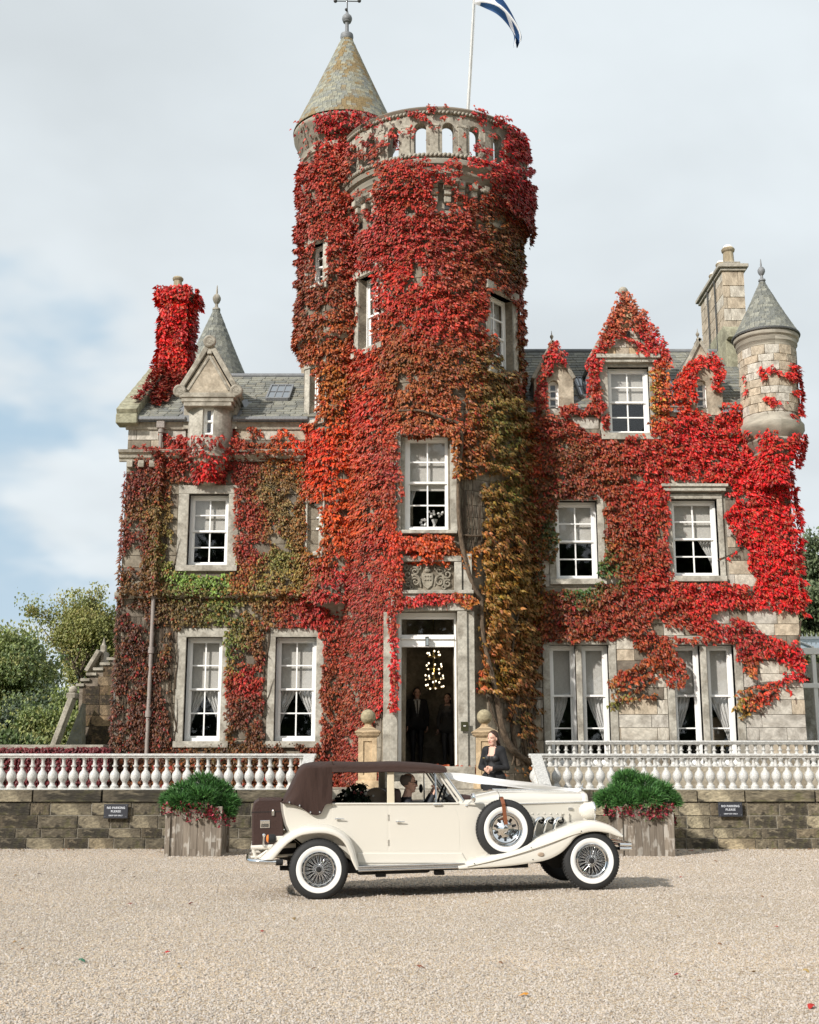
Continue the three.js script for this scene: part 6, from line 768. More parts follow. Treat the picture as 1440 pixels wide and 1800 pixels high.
// soft top
{
  const hw = 0.648, bow = (top, low, w, k = 0) => (v) => { const s = v < 0.5 ? 1 : -1, q = (v < 0.5 ? v : 1 - v) * 2, sh = top - 0.085; if (q < 0.35) return [s * lerp(w, w - 0.03, q / 0.35), lerp(low, Math.max(sh, low), q / 0.35)]; const t = (q - 0.35) / 0.65 * Math.PI / 2; return [s * (w - 0.03) * Math.cos(t) ** 0.7, Math.max(sh, low) + (top - Math.max(sh, low)) * Math.sin(t) ** 0.75]; };
  const interp = (A, x, y) => { for (let i = 1; i < A.length; i++) if (x <= A[i][0] || i === A.length - 1) { const [a, b] = [A[i - 1], A[i]]; return lerp(a[1], b[1], clamp((x - a[0]) / (b[0] - a[0]))); } };
  const topA = P4(495, 1407, 500, 1398, 507, 1385, 514, 1371, 521, 1357, 527, 1347, 534, 1341.8, 550, 1339.5, 585, 1338, 610, 1338.6, 640, 1339, 690, 1337.6, 720, 1339, 750, 1341, 772, 1344, 783, 1349, 786, 1353), lowA = P4(495, 1411, 509, 1412.5, 527, 1417.5, 540, 1426, 548, 1430.5, 556, 1432, 563, 1430, 568, 1421, 572, 1414, 584, 1411);
  const topL = topA.map(([x, y]) => cc(x, y, x < 532 ? -0.9 : -0.6)), topAt = (x) => interp(topL, x);
  const v4 = (v) => sstep(0.02, 0.2, Math.min(v, 1 - v)), one = (x0, x1, low, n, fold) => sheet((u, v) => { const px = lerp(x0, x1, u), zc = ZC, l = cy(px, low(px), ZN), t = Math.max(l + 0.004, topAt(cx(px, low(px), ZN))), w = hw - 0.03 * sstep(584, 640, px) - 0.1 * (1 - sstep(495, 545, px)) * v4(v), [z, y] = bow(t, l, w)(v); const x = cx(px, low(px), ZN); const wr = fold * (fbm(px / 9, v * 14, 0, 3, 61) - 0.5) + fold * 0.8 * Math.sin((px - 495) * 0.09 + v * 16) * Math.exp(-(((px - 545) / 26) ** 2)); return V(x, y + wr * 0.4, zc + z + wr * Math.sign(z)); }, n, 56);
  cp('hood_quarter', one(495, 584, (p) => interp(lowA, p), 40, 0.018), CM.hood); cp('hood_roof', one(583.5, 786, (p) => lerp(1357.5, 1357, (p - 584) / 200) - 2.2 * Math.sin(((p - 584) / 200) * Math.PI * 2) ** 2 * 0.5, 50, 0.006), CM.hood);
  for (const s of [1, -1]) { const fl = (p) => V(p.x, p.y, s > 0 ? p.z : 2 * ZC - p.z); cp('hood_piping', [tube(P4(583, 1412, 583.5, 1385, 584, 1364, 588, 1358.5, 640, 1357.5, 690, 1356, 740, 1358, 784, 1357).map(([x, y]) => fl(c3(x, y, ZN + 0.03))), 0.009, 60, 6), tube(lowA.map(([x, y]) => fl(c3(x, y, ZN + 0.062))), 0.007, 60, 6), tube(P4(585, 1357, 585.5, 1345, 584, 1338.5).map(([x, y]) => fl(c3(x, y, ZN + 0.002))), 0.006, 10, 5)], CM.hood); cp('stud', P4(509, 1410.5, 527, 1416, 546, 1428, 562, 1427.5).map(([x, y]) => { const q = fl(c3(x, y, ZN + 0.068)); return new THREE.SphereGeometry(0.011, 10, 8).translate(q.x, q.y, q.z); }), M.chrome);
    cp('hood_hinge', [rod(fl(c3(577, 1411, ZN + 0.006)), fl(c3(584, 1402, ZN + 0.006)), 0.01, 6)], M.chrome);
    // pillars and window posts
    const zz = s > 0 ? ZN - 0.045 : ZF + 0.005; cp('door_post', extrude([[681, 1413], [694, 1413], [693, 1357], [681, 1357]].map(([x, y]) => cc(x, y, ZN)), 0.04, { bevel: 0.008 }).translate(0, 0, zz), std(rgb(0.6, 0.53, 0.4), { roughness: 0.4 }));
    cp('quarter_light_post', rod(fl(c3(767, 1412, ZN - 0.02)), fl(c3(765, 1359, ZN - 0.05)), 0.011, 8), M.chrome); cp('mirror_bracket', rbox(0.1, 0.02, 0.04, 0.008).translate(...fl(c3(769, 1414.5, ZN + 0.02)).toArray()), M.chrome);
    cp('windscreen_post', [rod(fl(c3(813, 1410, ZN - 0.03)), fl(c3(772, 1354, ZN - 0.07)), 0.02, 10), rod(fl(c3(806, 1412, ZN - 0.02)), fl(c3(768, 1357, ZN - 0.05)), 0.012, 8)], CM.cream);
  }
  const A = c3(815, 1408, ZN - 0.04), B = c3(777, 1354, ZN - 0.08), A2 = V(A.x, A.y, 2 * ZC - A.z), B2 = V(B.x, B.y, 2 * ZC - B.z); cp('windscreen_frame', [rod(A, A2, 0.016, 8), rod(B, B2, 0.016, 8), rod(A, B, 0.013, 8), rod(A2, B2, 0.013, 8), rod(A.clone().lerp(A2, 0.5), B.clone().lerp(B2, 0.5), 0.008, 6)], M.chrome);
  cp('windscreen', sheet((u, v) => A.clone().lerp(A2, u).lerp(B.clone().lerp(B2, u), v), 2, 2), M.glass);
  cp('wiper', [rod(A.clone().lerp(A2, 0.25).add(V(0.02, 0, 0)), A.clone().lerp(A2, 0.32).lerp(B.clone().lerp(B2, 0.32), 0.75).add(V(0.02, 0.01, 0)), 0.006, 6)], CM.black);
  const m = c3(741, 1386, ZC + 0.1); cp('rear_view_mirror', new THREE.SphereGeometry(0.05, 18, 12).scale(0.5, 1.1, 1.3).translate(m.x, m.y, ZC + 0.05), CM.black);
}
// seats and steering wheel
{ const s0 = cx(545, 1412, ZC), s1 = cx(600, 1412, ZC), f0 = cx(698, 1412, ZC), yb = cy(640, 1412, ZC); cp('rear_seat', [rbox(0.2, 0.5, 1.0, 0.06, s0 + 0.1, yb - 0.1, ZC), rbox(0.5, 0.18, 1.0, 0.06, s0 + 0.4, yb - 0.4, ZC)], CM.leather); for (const z of [ZC + 0.28, ZC - 0.28]) cp('front_seat', [rbox(0.13, 0.6, 0.46, 0.06, f0 - 0.06, yb - 0.12, z), rbox(0.46, 0.16, 0.46, 0.06, f0 + 0.2, yb - 0.42, z)], CM.leather);
  const w = c3(776, 1400, ZC + 0.28); cp('steering_wheel', [new THREE.TorusGeometry(0.17, 0.014, 10, 36).rotateY(Math.PI / 2).rotateZ(-0.35).translate(w.x, w.y, ZC + 0.28), rod(V(w.x, w.y, ZC + 0.28), V(w.x + 0.35, w.y - 0.14, ZC + 0.28), 0.018, 8), rod(V(w.x, w.y, ZC + 0.12), V(w.x, w.y, ZC + 0.44), 0.01, 6)], CM.black); cp('dashboard', rbox(0.16, 0.2, 1.05, 0.04, cx(808, 1412, ZC), yb - 0.02, ZC), CM.leather); }
// strap over the spare wheel
{ const p = P4(881, 1404, 882, 1403, 885, 1413, 887, 1430, 889.5, 1448); cp('wheel_strap', [0, 1, 2, 3].map((i) => { const zz = [-0.12, -0.03, 0.004, 0.0, -0.0], a = c3(p[i][0], p[i][1], zz[i]), b = c3(p[i + 1][0], p[i + 1][1], zz[i + 1]); const d = b.clone().sub(a), g = rbox(0.045, d.length() + 0.02, 0.012, 0.004); g.applyQuaternion(new THREE.Quaternion().setFromUnitVectors(V(0, -1, 0), d.clone().normalize())); const m = a.add(b).multiplyScalar(0.5); return g.translate(m.x, m.y, m.z + 0.006); }), CM.strap); cp('strap_buckle', [rbox(0.05, 0.05, 0.04, 0.01).translate(...c3(881, 1404, -0.08).toArray())], CM.black); }
// things in and on the car
const carThing = (name, label, cat, p) => { const t = thing(name, label, cat); t.position.copy(p.clone().applyMatrix4(car.matrixWorld)); t.rotation.y = carYaw; return t; };
{ const silk = std(rgb(0.82, 0.82, 0.82), { roughness: 0.35, side: THREE.DoubleSide, bumpMap: clothBump, bumpScale: 0.004 }), t = carThing('ribbon', 'white satin wedding ribbon stretched along the car bonnet', 'ribbon', c3(1018, 1391, ZC)); const o = c3(1018, 1391, ZC);
  for (const z of [ZN - 0.06, ZC - 0.12]) { const a = c3(786, 1367.5, ZN - 0.06).sub(o), e = V(0, 0.012, 0); a.z = z - ZC; mesh('band', sheet((u, v) => { const p = a.clone().lerp(e, u), w = 0.026 + 0.022 * Math.sin(Math.min(1, u * 1.4) * Math.PI); p.y += (0.5 - v) * 2 * w + 0.008 * Math.sin(v * 9 + u * 12) - 0.015 * Math.sin(u * Math.PI); p.z += (v - 0.5) * 0.05 * Math.sin(u * 7) ; return p; }, 40, 8), silk, t); }
  mesh('knot', new THREE.SphereGeometry(0.03, 12, 10).scale(1.3, 0.6, 1).translate(0, 0.01, 0), silk, t); }
{ const o = c3(628, 1409, ZC - 0.1), t = carThing('flower_arrangement', 'dark green posy with white and pink flowers behind the rear car window', 'flowers', o), r = rng(8), L = [], F = [], G = [];
  for (let i = 0; i < 260; i++) { const a = r() * 6.28, q = 0.2 * Math.sqrt(r()), h = 0.26 * (1 - (q / 0.22) ** 2) * (0.3 + 0.7 * r()); L.push(leafGeo.clone().scale(0.06, 0.08, 0.06).rotateX((r() - 0.5) * 3).rotateY(r() * 6).translate(q * Math.cos(a) * 1.3, h, q * Math.sin(a) * 1.3)); }
  for (let i = 0; i < 16; i++) { const a = r() * 6.28, q = 0.2 * Math.sqrt(r()); (i % 3 ? F : G).push(new THREE.IcosahedronGeometry(0.026, 1).translate(q * Math.cos(a) * 1.2, 0.1 * r() + 0.03, 0.08 + 0.1 * r())); }
  mesh('leaves', L, std(rgb(0.03, 0.05, 0.025), { side: THREE.DoubleSide }), t).userData.kind = 'stuff'; mesh('white_flowers', F, M.paint, t).userData.kind = 'stuff'; mesh('pink_flowers', G, std(rgb(0.6, 0.2, 0.22)), t).userData.kind = 'stuff'; }
{ const o = c3(662, 1412, ZC + 0.05), t = carThing('cushion', 'round cream cushion standing behind the rear car window', 'cushion', o); mesh('cover', new THREE.SphereGeometry(0.15, 24, 16).scale(1, 0.85, 0.35).translate(0, 0.06, 0), std(rgb(0.62, 0.5, 0.38), { map: clothTex, roughness: 0.85 }), t); mesh('piping', new THREE.TorusGeometry(0.148, 0.009, 8, 36).scale(1, 0.85, 1).translate(0, 0.06, 0), M.paint, t); }

// ---------------------------------------------------------------- planters, signs, fallen leaves
function shrubCrown(t, name, blobs, per, size, tones, seed, geoK = [1, 1]) {
  const r = rng(seed), n = blobs.length * per, im = new THREE.InstancedMesh(leafGeo, std(0xffffff, { map: leafTex, roughness: 0.6, side: THREE.DoubleSide }), n), m = new THREE.Matrix4(), c = new THREE.Color(), q = new THREE.Quaternion(), e = new THREE.Euler(); let i = 0;
  for (const [x, y, z, R, ry = R] of blobs) for (let k = 0; k < per; k++) { const a = r() * 6.283, b = Math.acos(1 - 1.6 * r()), f = 0.55 + 0.5 * Math.cbrt(r()), d = V(Math.sin(b) * Math.cos(a), Math.cos(b), Math.sin(b) * Math.sin(a)), bump = 0.8 + 0.4 * fbm(a * 2, b * 3, 0, 3, seed); q.setFromUnitVectors(V(0, -1, 0), d.clone().add(V((r() - 0.5) * 0.9, (r() - 0.3) * 0.9, (r() - 0.5) * 0.9)).normalize()); e.set(0, r() * 6, 0); q.multiply(new THREE.Quaternion().setFromEuler(e)); const s = size * (0.6 + 0.8 * r()); m.compose(V(x + d.x * R * f * bump, y + d.y * ry * f * bump, z + d.z * R * f * bump), q, V(s * geoK[0], s * geoK[1], s)); im.setMatrixAt(i, m); const tn = tones[Math.floor(r() * tones.length)], kk = 0.7 + 0.6 * r(); im.setColorAt(i++, c.setRGB(tn[0] * kk, tn[1] * kk, tn[2] * kk)); }
  im.name = name; im.castShadow = im.receiveShadow = true; t.add(im); return tag(im, null, null, null, 'stuff');
}
const oakM = [0, 1, 2, 3].map((i) => std(rgb(0.86 - 0.08 * i, 0.87 - 0.08 * i, 0.88 - 0.08 * i), { map: woodTex, bumpMap: woodBump, bumpScale: 0.008, roughness: 0.95 }));
function planter(px, where, seed, lobes) {
  const g = onGround(px, 1505), t = thing('planter', `square weathered timber planter ${where}`, 'planter', [g.x, 0, g.z - 0.45]), r = rng(seed), W = 0.88, Hh = 0.79, n = 7;
  for (let s = 0; s < 4; s++) for (let i = 0; i < n; i++) { const w = W / n, pg = rbox(w - 0.003, Hh, 0.035, 0.003, 0, Hh / 2, 0), du = r(), dv = r(); for (let q = 0; q < pg.attributes.uv.count; q++) pg.attributes.uv.setXY(q, pg.attributes.uv.getX(q) * 0.9 + 0.1 + du * 0.8, pg.attributes.uv.getY(q) * 0.8 + dv); const m = mesh('plank', pg, oakM[Math.floor(r() * 4)], t); const a = (s * Math.PI) / 2, u = -W / 2 + (i + 0.5) * w, d = W / 2 + 0.006 * (r() - 0.5); m.position.set(u * Math.cos(a) + d * Math.sin(a), 0.0, -u * Math.sin(a) + d * Math.cos(a)); m.rotation.y = a; m.rotation.z = 0.008 * (r() - 0.5); }
  for (const [x, z] of [[-1, -1], [1, -1], [1, 1], [-1, 1]]) mesh('corner_post', rbox(0.09, Hh + 0.05, 0.09, 0.01, x * (W / 2 + 0.01), (Hh + 0.05) / 2, z * (W / 2 + 0.01)), oakM[1], t);
  mesh('soil', box(W - 0.04, 0.06, W - 0.04, 0, Hh - 0.1, 0), std(rgb(0.05, 0.04, 0.03)), t);
  const y = Hh, b = thing('dwarf_pine', `dark green rounded dwarf conifer in the planter ${where}`, 'shrub', [g.x, y, g.z - 0.45]);
  mesh('stem', [taper([V(0, -0.1, 0), V(0.03, 0.12, 0), V(0.14, 0.3, 0)], [0.05, 0.04, 0.02], 12, 8), taper([V(0, 0, 0), V(-0.1, 0.15, 0.05), V(-0.3, 0.24, 0.1)], [0.04, 0.03, 0.015], 12, 8)], M.bark, b);
  shrubCrown(b, 'needles', lobes, 1500, 0.07, [[0.07, 0.22, 0.045], [0.1, 0.29, 0.06], [0.045, 0.14, 0.035], [0.14, 0.34, 0.08]], seed + 1, [0.22, 1.2]);
  const f = thing('bedding_flowers', `trailing crimson flowers round the rim of the planter ${where}`, 'flowers', [g.x, y, g.z - 0.45]), B = [], q = rng(seed + 2); for (let i = 0; i < 26; i++) { const s = i % 3, u = (q() - 0.5) * W * 1.1; B.push(s === 0 ? [-W / 2 - 0.04, -0.1 * q(), u, 0.1, 0.1] : s === 1 ? [u, -0.05 - 0.12 * q() * q(), W / 2 + 0.03, 0.1, 0.09] : i % 2 ? [W / 2 + 0.05, -0.1 - 0.14 * q(), u, 0.11, 0.12] : [u, 0.02, W / 2, 0.1, 0.08]); }
  shrubCrown(f, 'blossom', B, 46, 0.05, [[0.4, 0.025, 0.05], [0.48, 0.04, 0.08], [0.28, 0.02, 0.035], [0.11, 0.13, 0.05], [0.46, 0.09, 0.1], [0.09, 0.12, 0.04]], seed + 3, [1.1, 0.8]);
}
planter(339, 'left of the car', 401, [[-0.44, 0.12, 0.05, 0.2, 0.15], [-0.22, 0.24, 0.05, 0.28, 0.2], [0.05, 0.36, -0.05, 0.27, 0.22], [0.3, 0.26, 0, 0.26, 0.2], [0.5, 0.1, 0.1, 0.2, 0.14], [0.1, 0.16, 0.25, 0.3, 0.2], [-0.25, 0.1, 0.28, 0.24, 0.15], [0.52, -0.04, 0.2, 0.13, 0.1]]); planter(1137, 'right of the car', 431, [[-0.58, 0.14, 0.05, 0.19, 0.15], [-0.34, 0.22, 0.1, 0.24, 0.2], [-0.2, 0.46, -0.05, 0.22, 0.18], [0.06, 0.36, 0, 0.27, 0.2], [0.34, 0.26, 0.05, 0.24, 0.18], [0.52, 0.14, 0.1, 0.16, 0.12], [0.1, 0.16, 0.25, 0.3, 0.2], [-0.3, 0.1, 0.25, 0.22, 0.14]]);
function sign(px, py, label) {
  const p = at(px, py, 23.42), c = document.createElement('canvas'); c.width = 512; c.height = 288; const g = c.getContext('2d'); g.fillStyle = '#2a2c33'; g.fillRect(0, 0, 512, 288); g.fillStyle = '#c9ccd2'; g.textAlign = 'center'; g.font = 'bold 66px sans-serif'; g.fillText('NO PARKING', 256, 92, 440); g.fillText('PLEASE', 256, 168, 270); g.font = 'bold 40px sans-serif'; g.fillText('DROP OFF ONLY', 256, 250, 400);
  const tx = new THREE.CanvasTexture(c); tx.colorSpace = THREE.SRGBColorSpace; const t = thing('sign', label, 'sign', [p.x, p.y, p.z]); mesh('board', rbox(0.46, 0.265, 0.025, 0.006), std(rgb(0.03, 0.032, 0.04), { roughness: 0.5 }), t); mesh('lettering', new THREE.PlaneGeometry(0.44, 0.245).translate(0, 0, 0.0145), std(0xffffff, { map: tx, roughness: 0.5 }), t); mesh('bolt', [[-0.2, 0.1], [0.2, 0.1], [-0.2, -0.1], [0.2, -0.1]].map(([x, y]) => new THREE.SphereGeometry(0.008, 8, 6).translate(x, y, 0.015)), M.lead, t);
}
sign(204, 1426, 'small black no parking sign on the wall left of the left planter'); sign(1284, 1423, 'small black no parking sign on the wall right of the right planter');
{ const r = rng(33), S = P4(293, 1678, 517, 1618, 921, 1752, 1190, 1717, 1425, 1773, 215, 1533, 228, 1592, 335, 1591, 145, 1692, 70, 1538, 740, 1703), C = [[0.55, 0.02, 0.02], [0.3, 0.2, 0.08], [0.7, 0.3, 0.03], [0.4, 0.02, 0.04], [0.55, 0.03, 0.02], [0.12, 0.08, 0.04], [0.25, 0.05, 0.03], [0.4, 0.1, 0.05], [0.06, 0.2, 0.12], [0.1, 0.06, 0.04], [0.3, 0.1, 0.05]];
  const L = ['scarlet', 'dull tan', 'orange', 'dark crimson', 'bright red', 'dark brown', 'maroon', 'rust coloured', 'green', 'blackish brown', 'red brown'], Wh = ['left of centre in the foreground', 'just in front of the car rear wheel', 'in the middle foreground', 'in the right foreground', 'at the right edge of the foreground', 'left of the left planter', 'on open gravel left of the car', 'between the left planter and the rear wheel', 'in the left foreground', 'near the left edge below the wall', 'in the centre of the gravel'];
  S.forEach(([x, y], i) => { const p = onGround(x, y), t = tag(mesh('fallen_leaf', leafGeo.clone().translate(0, 0.4, 0).rotateX(-Math.PI / 2 + 0.25 * r()).rotateY(r() * 6).scale(0.065, 0.065, 0.065), std(rgb(...C[i]), { side: THREE.DoubleSide, map: leafTex })), `${L[i]} fallen leaf on the gravel ${Wh[i]}`, 'leaf', 'fallen leaves on the gravel'); t.position.set(p.x, gH(p.x, p.z) + 0.025, p.z); }); }
// ---------------------------------------------------------------- flag and pole on the tower
{ const b = V(1.3, 14.9, -27.1), e = at(834, -14, 27.1), t = thing('flagpole', 'slim white flagpole rising from the tower roof', 'flagpole', b.toArray()); e.sub(b); mesh('pole', rod(V(0, 0, 0), e, 0.05, 12, 0.03), M.white, t); mesh('truck', new THREE.SphereGeometry(0.06, 14, 10).translate(e.x, e.y + 0.04, e.z), M.white, t); mesh('halyard', [rod(V(0.09, 1, 0.02), e.clone().add(V(0.05, 0, 0.02)), 0.006, 4)], M.white, t);
  const p0 = at(838, -14, 27.05), f = thing('flag', 'blue flag with a white diagonal cross drooping from the pole', 'flag', p0.toArray()), pts = [at(838, -14, 27.05), at(858, -6, 27.0), at(880, 8, 26.9), at(900, 34, 26.95), at(912, 62, 27.05), at(911, 79, 27.1)].map((p) => p.sub(p0)), crv = new THREE.CatmullRomCurve3(pts), q = V();
  const g = sheet((u, v) => { crv.getPoint(u, q); const w = lerp(0.55, 0.2, u), s = v - 0.35; return V(q.x - s * w * lerp(0.2, 0.9, u), q.y - s * w * lerp(1, 0.45, u), q.z + 0.13 * Math.sin(v * 9 + u * 7) * lerp(0.4, 1, u)); }, 160, 90);
  const uv = g.attributes.uv, col = new Float32Array(uv.count * 3); for (let i = 0; i < uv.count; i++) { const u = uv.getX(i), v = uv.getY(i), x = Math.min(Math.abs(u * 0.8 + 0.1 - v), Math.abs(u * 0.8 + 0.1 - (1 - v))) < 0.085 || u < 0.12 ? [0.75, 0.75, 0.76] : [0.012, 0.06, 0.17]; col.set(x, 3 * i); } g.setAttribute('color', new THREE.BufferAttribute(col, 3)); mesh('cloth', g, std(0xffffff, { vertexColors: true, side: THREE.DoubleSide, roughness: 0.8, bumpMap: clothBump, bumpScale: 0.01 }), f); }
// ---------------------------------------------------------------- hall lights, chair and vase behind the windows
{ const t = thing('chandelier', 'lit brass chandelier of small candle bulbs inside the doorway', 'chandelier', at(762, 1170, 27.6).toArray()), bulb = new THREE.MeshStandardMaterial({ color: 0x222018, emissive: new THREE.Color(1, 0.82, 0.55), emissiveIntensity: 3 }), fr = [rod(V(0, 0.45, 0), V(0, 1.6, 0), 0.012, 6)], bs = [];
  for (const [y, R, n] of [[0.26, 0.16, 8], [-0.02, 0.2, 8], [-0.26, 0.22, 10], [-0.46, 0.2, 8]]) { fr.push(new THREE.TorusGeometry(R, 0.01, 6, 24).rotateX(Math.PI / 2).translate(0.02, y - 0.05, 0)); for (let i = 0; i < n; i++) { const a = (i / n) * 6.283 + y * 3; bs.push(new THREE.SphereGeometry(0.018, 8, 6).scale(1, 1.3, 1).translate(0.02 + R * Math.cos(a) * (0.8 + 0.3 * hash(i, n, 2)), y + 0.07 * (hash(i, n, 7) - 0.5) + 0.05 * Math.sin(a), R * Math.sin(a))); } } fr.push(rod(V(0.02, -0.5, 0), V(0, 0.45, 0), 0.02, 8)); mesh('frame', fr, M.brass, t); for (const b of bs) mesh('bulb', b, bulb, t);
  const l = new THREE.PointLight(new THREE.Color(1, 0.8, 0.55), 0.12, 8, 2); l.position.set(0.02, -0.1, 0.1); l.castShadow = true; l.name = 'chandelier_light'; t.add(l); }
{ const t = thing('dining_chair', 'upholstered chair seen through the rightmost french window', 'chair', [7.02, 1.6, -27.75]); mesh('backrest', rbox(0.4, 0.62, 0.06, 0.16, 0, 0.72, 0), std(rgb(0.6, 0.48, 0.36), { map: clothTex, roughness: 0.8 }), t); mesh('frame', [new THREE.TorusGeometry(0.2, 0.014, 6, 24, Math.PI).scale(1, 1, 1).translate(0, 0.83, -0.02), box(0.4, 0.05, 0.4, 0, 0.4, 0.2)], M.brass, t); for (const [x, z] of [[-1, 0], [1, 0], [-1, 1], [1, 1]]) mesh('leg', rod(V(x * 0.19, 0, z * 0.38), V(x * 0.18, 0.42, z * 0.36), 0.016, 6), M.brass, t);
  const v = thing('vase_of_flowers', 'vase of white flowers on the sill over the front door', 'flowers', at(764, 927, 25.5).toArray()), r = rng(4); mesh('vase', lathe([[0.001, 0], [0.05, 0], [0.03, 0.05], [0.035, 0.08], [0.06, 0.13], [0.07, 0.17], [0.05, 0.17]], 18), M.white, v); const B = []; for (let i = 0; i < 14; i++) { const a = r() * 6.28, q = 0.17 * Math.sqrt(r()); B.push(new THREE.IcosahedronGeometry(0.03, 1).translate(q * Math.cos(a) * 1.2, 0.22 + 0.16 * r(), q * Math.sin(a) * 0.5)); } for (let i = 0; i < 8; i++) { const a = r() * 6.28; B.push(new THREE.IcosahedronGeometry(0.034, 1).translate(-0.24 + 0.06 * Math.cos(a), 0.1 + 0.07 * Math.sin(a), 0.02)); } mesh('blossom', B, M.paint, v).userData.kind = 'stuff'; }
// ---------------------------------------------------------------- outbuildings left and right
{ const D = 34, q = (x, y) => { const p = at(x, y, D); return [p.x, p.y]; }, t = thing('stone_outbuilding', 'brown stone outbuilding with a crow stepped gable beyond the left wing', 'building', [-9.2, 1, -D - 1]), steps = P4(139, 1320, 139, 1206, 147, 1206, 147, 1197, 157, 1197, 157, 1187, 169, 1187, 169, 1178, 181, 1178, 181, 1169, 193, 1169, 193, 1160, 205, 1160, 205, 1148, 240, 1148, 240, 1320).map(([x, y]) => q(x, y)); steps[0][1] = 0; steps[steps.length - 1][1] = 0;
  const w = rect([196, 1255], [212, 1199], D); wpart('wall_core', extrude(steps, 5, { holes: [hole(w)] }).translate(0, 0, -D - 5.03), M.darkstone, t);
  const inS = poly(steps.map((p) => [p[0], p[1]])); ashlar(t, { u0: steps[0][0], u1: q(240, 1200)[0], v0: 0.2, v1: q(200, 1146)[1], courses: [0.22, 0.32], len: [0.35, 0.8], holes: [w], place: (u, v) => [u, v, -D, 0], mats: M.brownstone, depth: 0.06, seed: 501, free: true, keep: (u, v) => inS(u, v + 0.1) && inS(u - 0.2, v) });
  const cs = []; for (let i = 1; i < 12; i += 2) { const a = steps[i], b = steps[i + 1]; wpart('crow_step', rbox(b[0] - a[0] + 0.1, 0.08, 0.5, 0.01, (a[0] + b[0]) / 2 - 0.03, a[1] + 0.03, -D - 0.2), M.coping, t); }
  wpart('window', [box2(w[0], w[0] + 0.06, w[2], w[3], -D - 0.1, -D - 0.16), box2(w[0] + 0.06, w[1], w[2], w[2] + 0.06, -D - 0.1, -D - 0.16)], M.paint, t); wpart('pane', box2(w[0], w[1], w[2], w[3], -D - 0.2, -D - 0.21), std(rgb(0.02, 0.02, 0.02), { roughness: 0.05 }), t);
  const A = at(160, 1182, D + 2), B = at(182, 1146, D + 2); wpart('gablet_roof', [rbox(Math.hypot(B.x - A.x, B.y - A.y), 0.12, 1.2, 0.02).rotateZ(Math.atan2(B.y - A.y, B.x - A.x)).translate((A.x + B.x) / 2, (A.y + B.y) / 2, A.z), rbox(0.1, 0.7, 0.6, 0.02, B.x + 0.05, B.y - 0.35, B.z)], M.coping, t); wpart('finial', [rbox(0.16, 0.2, 0.16, 0.02, B.x, B.y + 0.1, B.z), new THREE.ConeGeometry(0.07, 0.25, 8).translate(B.x, B.y + 0.32, B.z)], M.coping, t);
  const a = at(92, 1322, D - 1), b = at(128, 1226, D - 1); wpart('lean_to_coping', rbox(0.15, a.distanceTo(b), 0.4, 0.03).rotateZ(-Math.atan2(b.x - a.x, b.y - a.y)).translate((a.x + b.x) / 2, (a.y + b.y) / 2, a.z), M.coping, t); wpart('kneeler', [rbox(0.26, 0.16, 0.4, 0.04, b.x, b.y + 0.04, b.z), new THREE.SphereGeometry(0.12, 14, 10).translate(b.x, b.y + 0.2, b.z)], M.coping, t);
  const r = rng(91), L = [], p0 = at(104, 1322, D - 0.6), p1 = at(138, 1236, D - 0.6), p2 = at(138, 1322, D - 0.6); wpart('lean_to_roof', extrude([[p0.x, p0.y - 0.3], [p2.x + 0.1, p2.y - 0.3], [p1.x + 0.1, p1.y]], 0.4).translate(0, 0, p0.z - 0.4), M.slate[1], t); }
{ const D = 26.3, t = thing('garden_wall', 'low stone garden wall hung with red creeper at the far left', 'wall', [-10, 1.1, -D]), y = yAt(60, 1310, D); wpart('wall_core', box2(-16, -6.62, 0.9, y - 0.1, -D - 0.02, -D - 0.36), M.darkstone, t); wpart('coping_stone', rbox(9.4, 0.1, 0.46, 0.015, -11.3, y - 0.04, -D - 0.18), M.coping, t); ashlar(t, { u0: -16, u1: -6.65, v0: 1.05, v1: y - 0.1, courses: [0.22, 0.3], len: [0.4, 0.8], place: (u, v) => [u, v, -D, 0], mats: M.brownstone, depth: 0.05, seed: 511, free: true });
  const iv = thing('creeper', 'crimson creeper hanging on the low garden wall', 'climbing plant', [-8, 1.1, -D]), r = rng(92), n = 2600, im = new THREE.InstancedMesh(leafGeo, leafM, n), m = new THREE.Matrix4(), c = new THREE.Color(), o = new THREE.Object3D(); for (let i = 0; i < n; i++) { const u = Math.pow(r(), 0.8), x = lerp(-9.6, -6.4, u) - 8 * -1, s = 0.085 * (0.6 + 0.7 * r()); o.position.set(lerp(-1.2, 1.55, Math.pow(r(), 0.6)), lerp(0.05, y - 1.14, Math.pow(r(), 0.8)), 0.04 + 0.12 * r()); o.rotation.set(-0.3 - 0.7 * r(), (r() - 0.5), (r() - 0.5) * 1.4); o.scale.setScalar(s); o.updateMatrix(); im.setMatrixAt(i, o.matrix); const k = 0.6 + 0.7 * r(); im.setColorAt(i, c.setRGB(0.2 * k, 0.014 * k, 0.018 * k)); } im.name = 'foliage'; iv.add(im); tag(im, null, null, null, 'stuff'); }
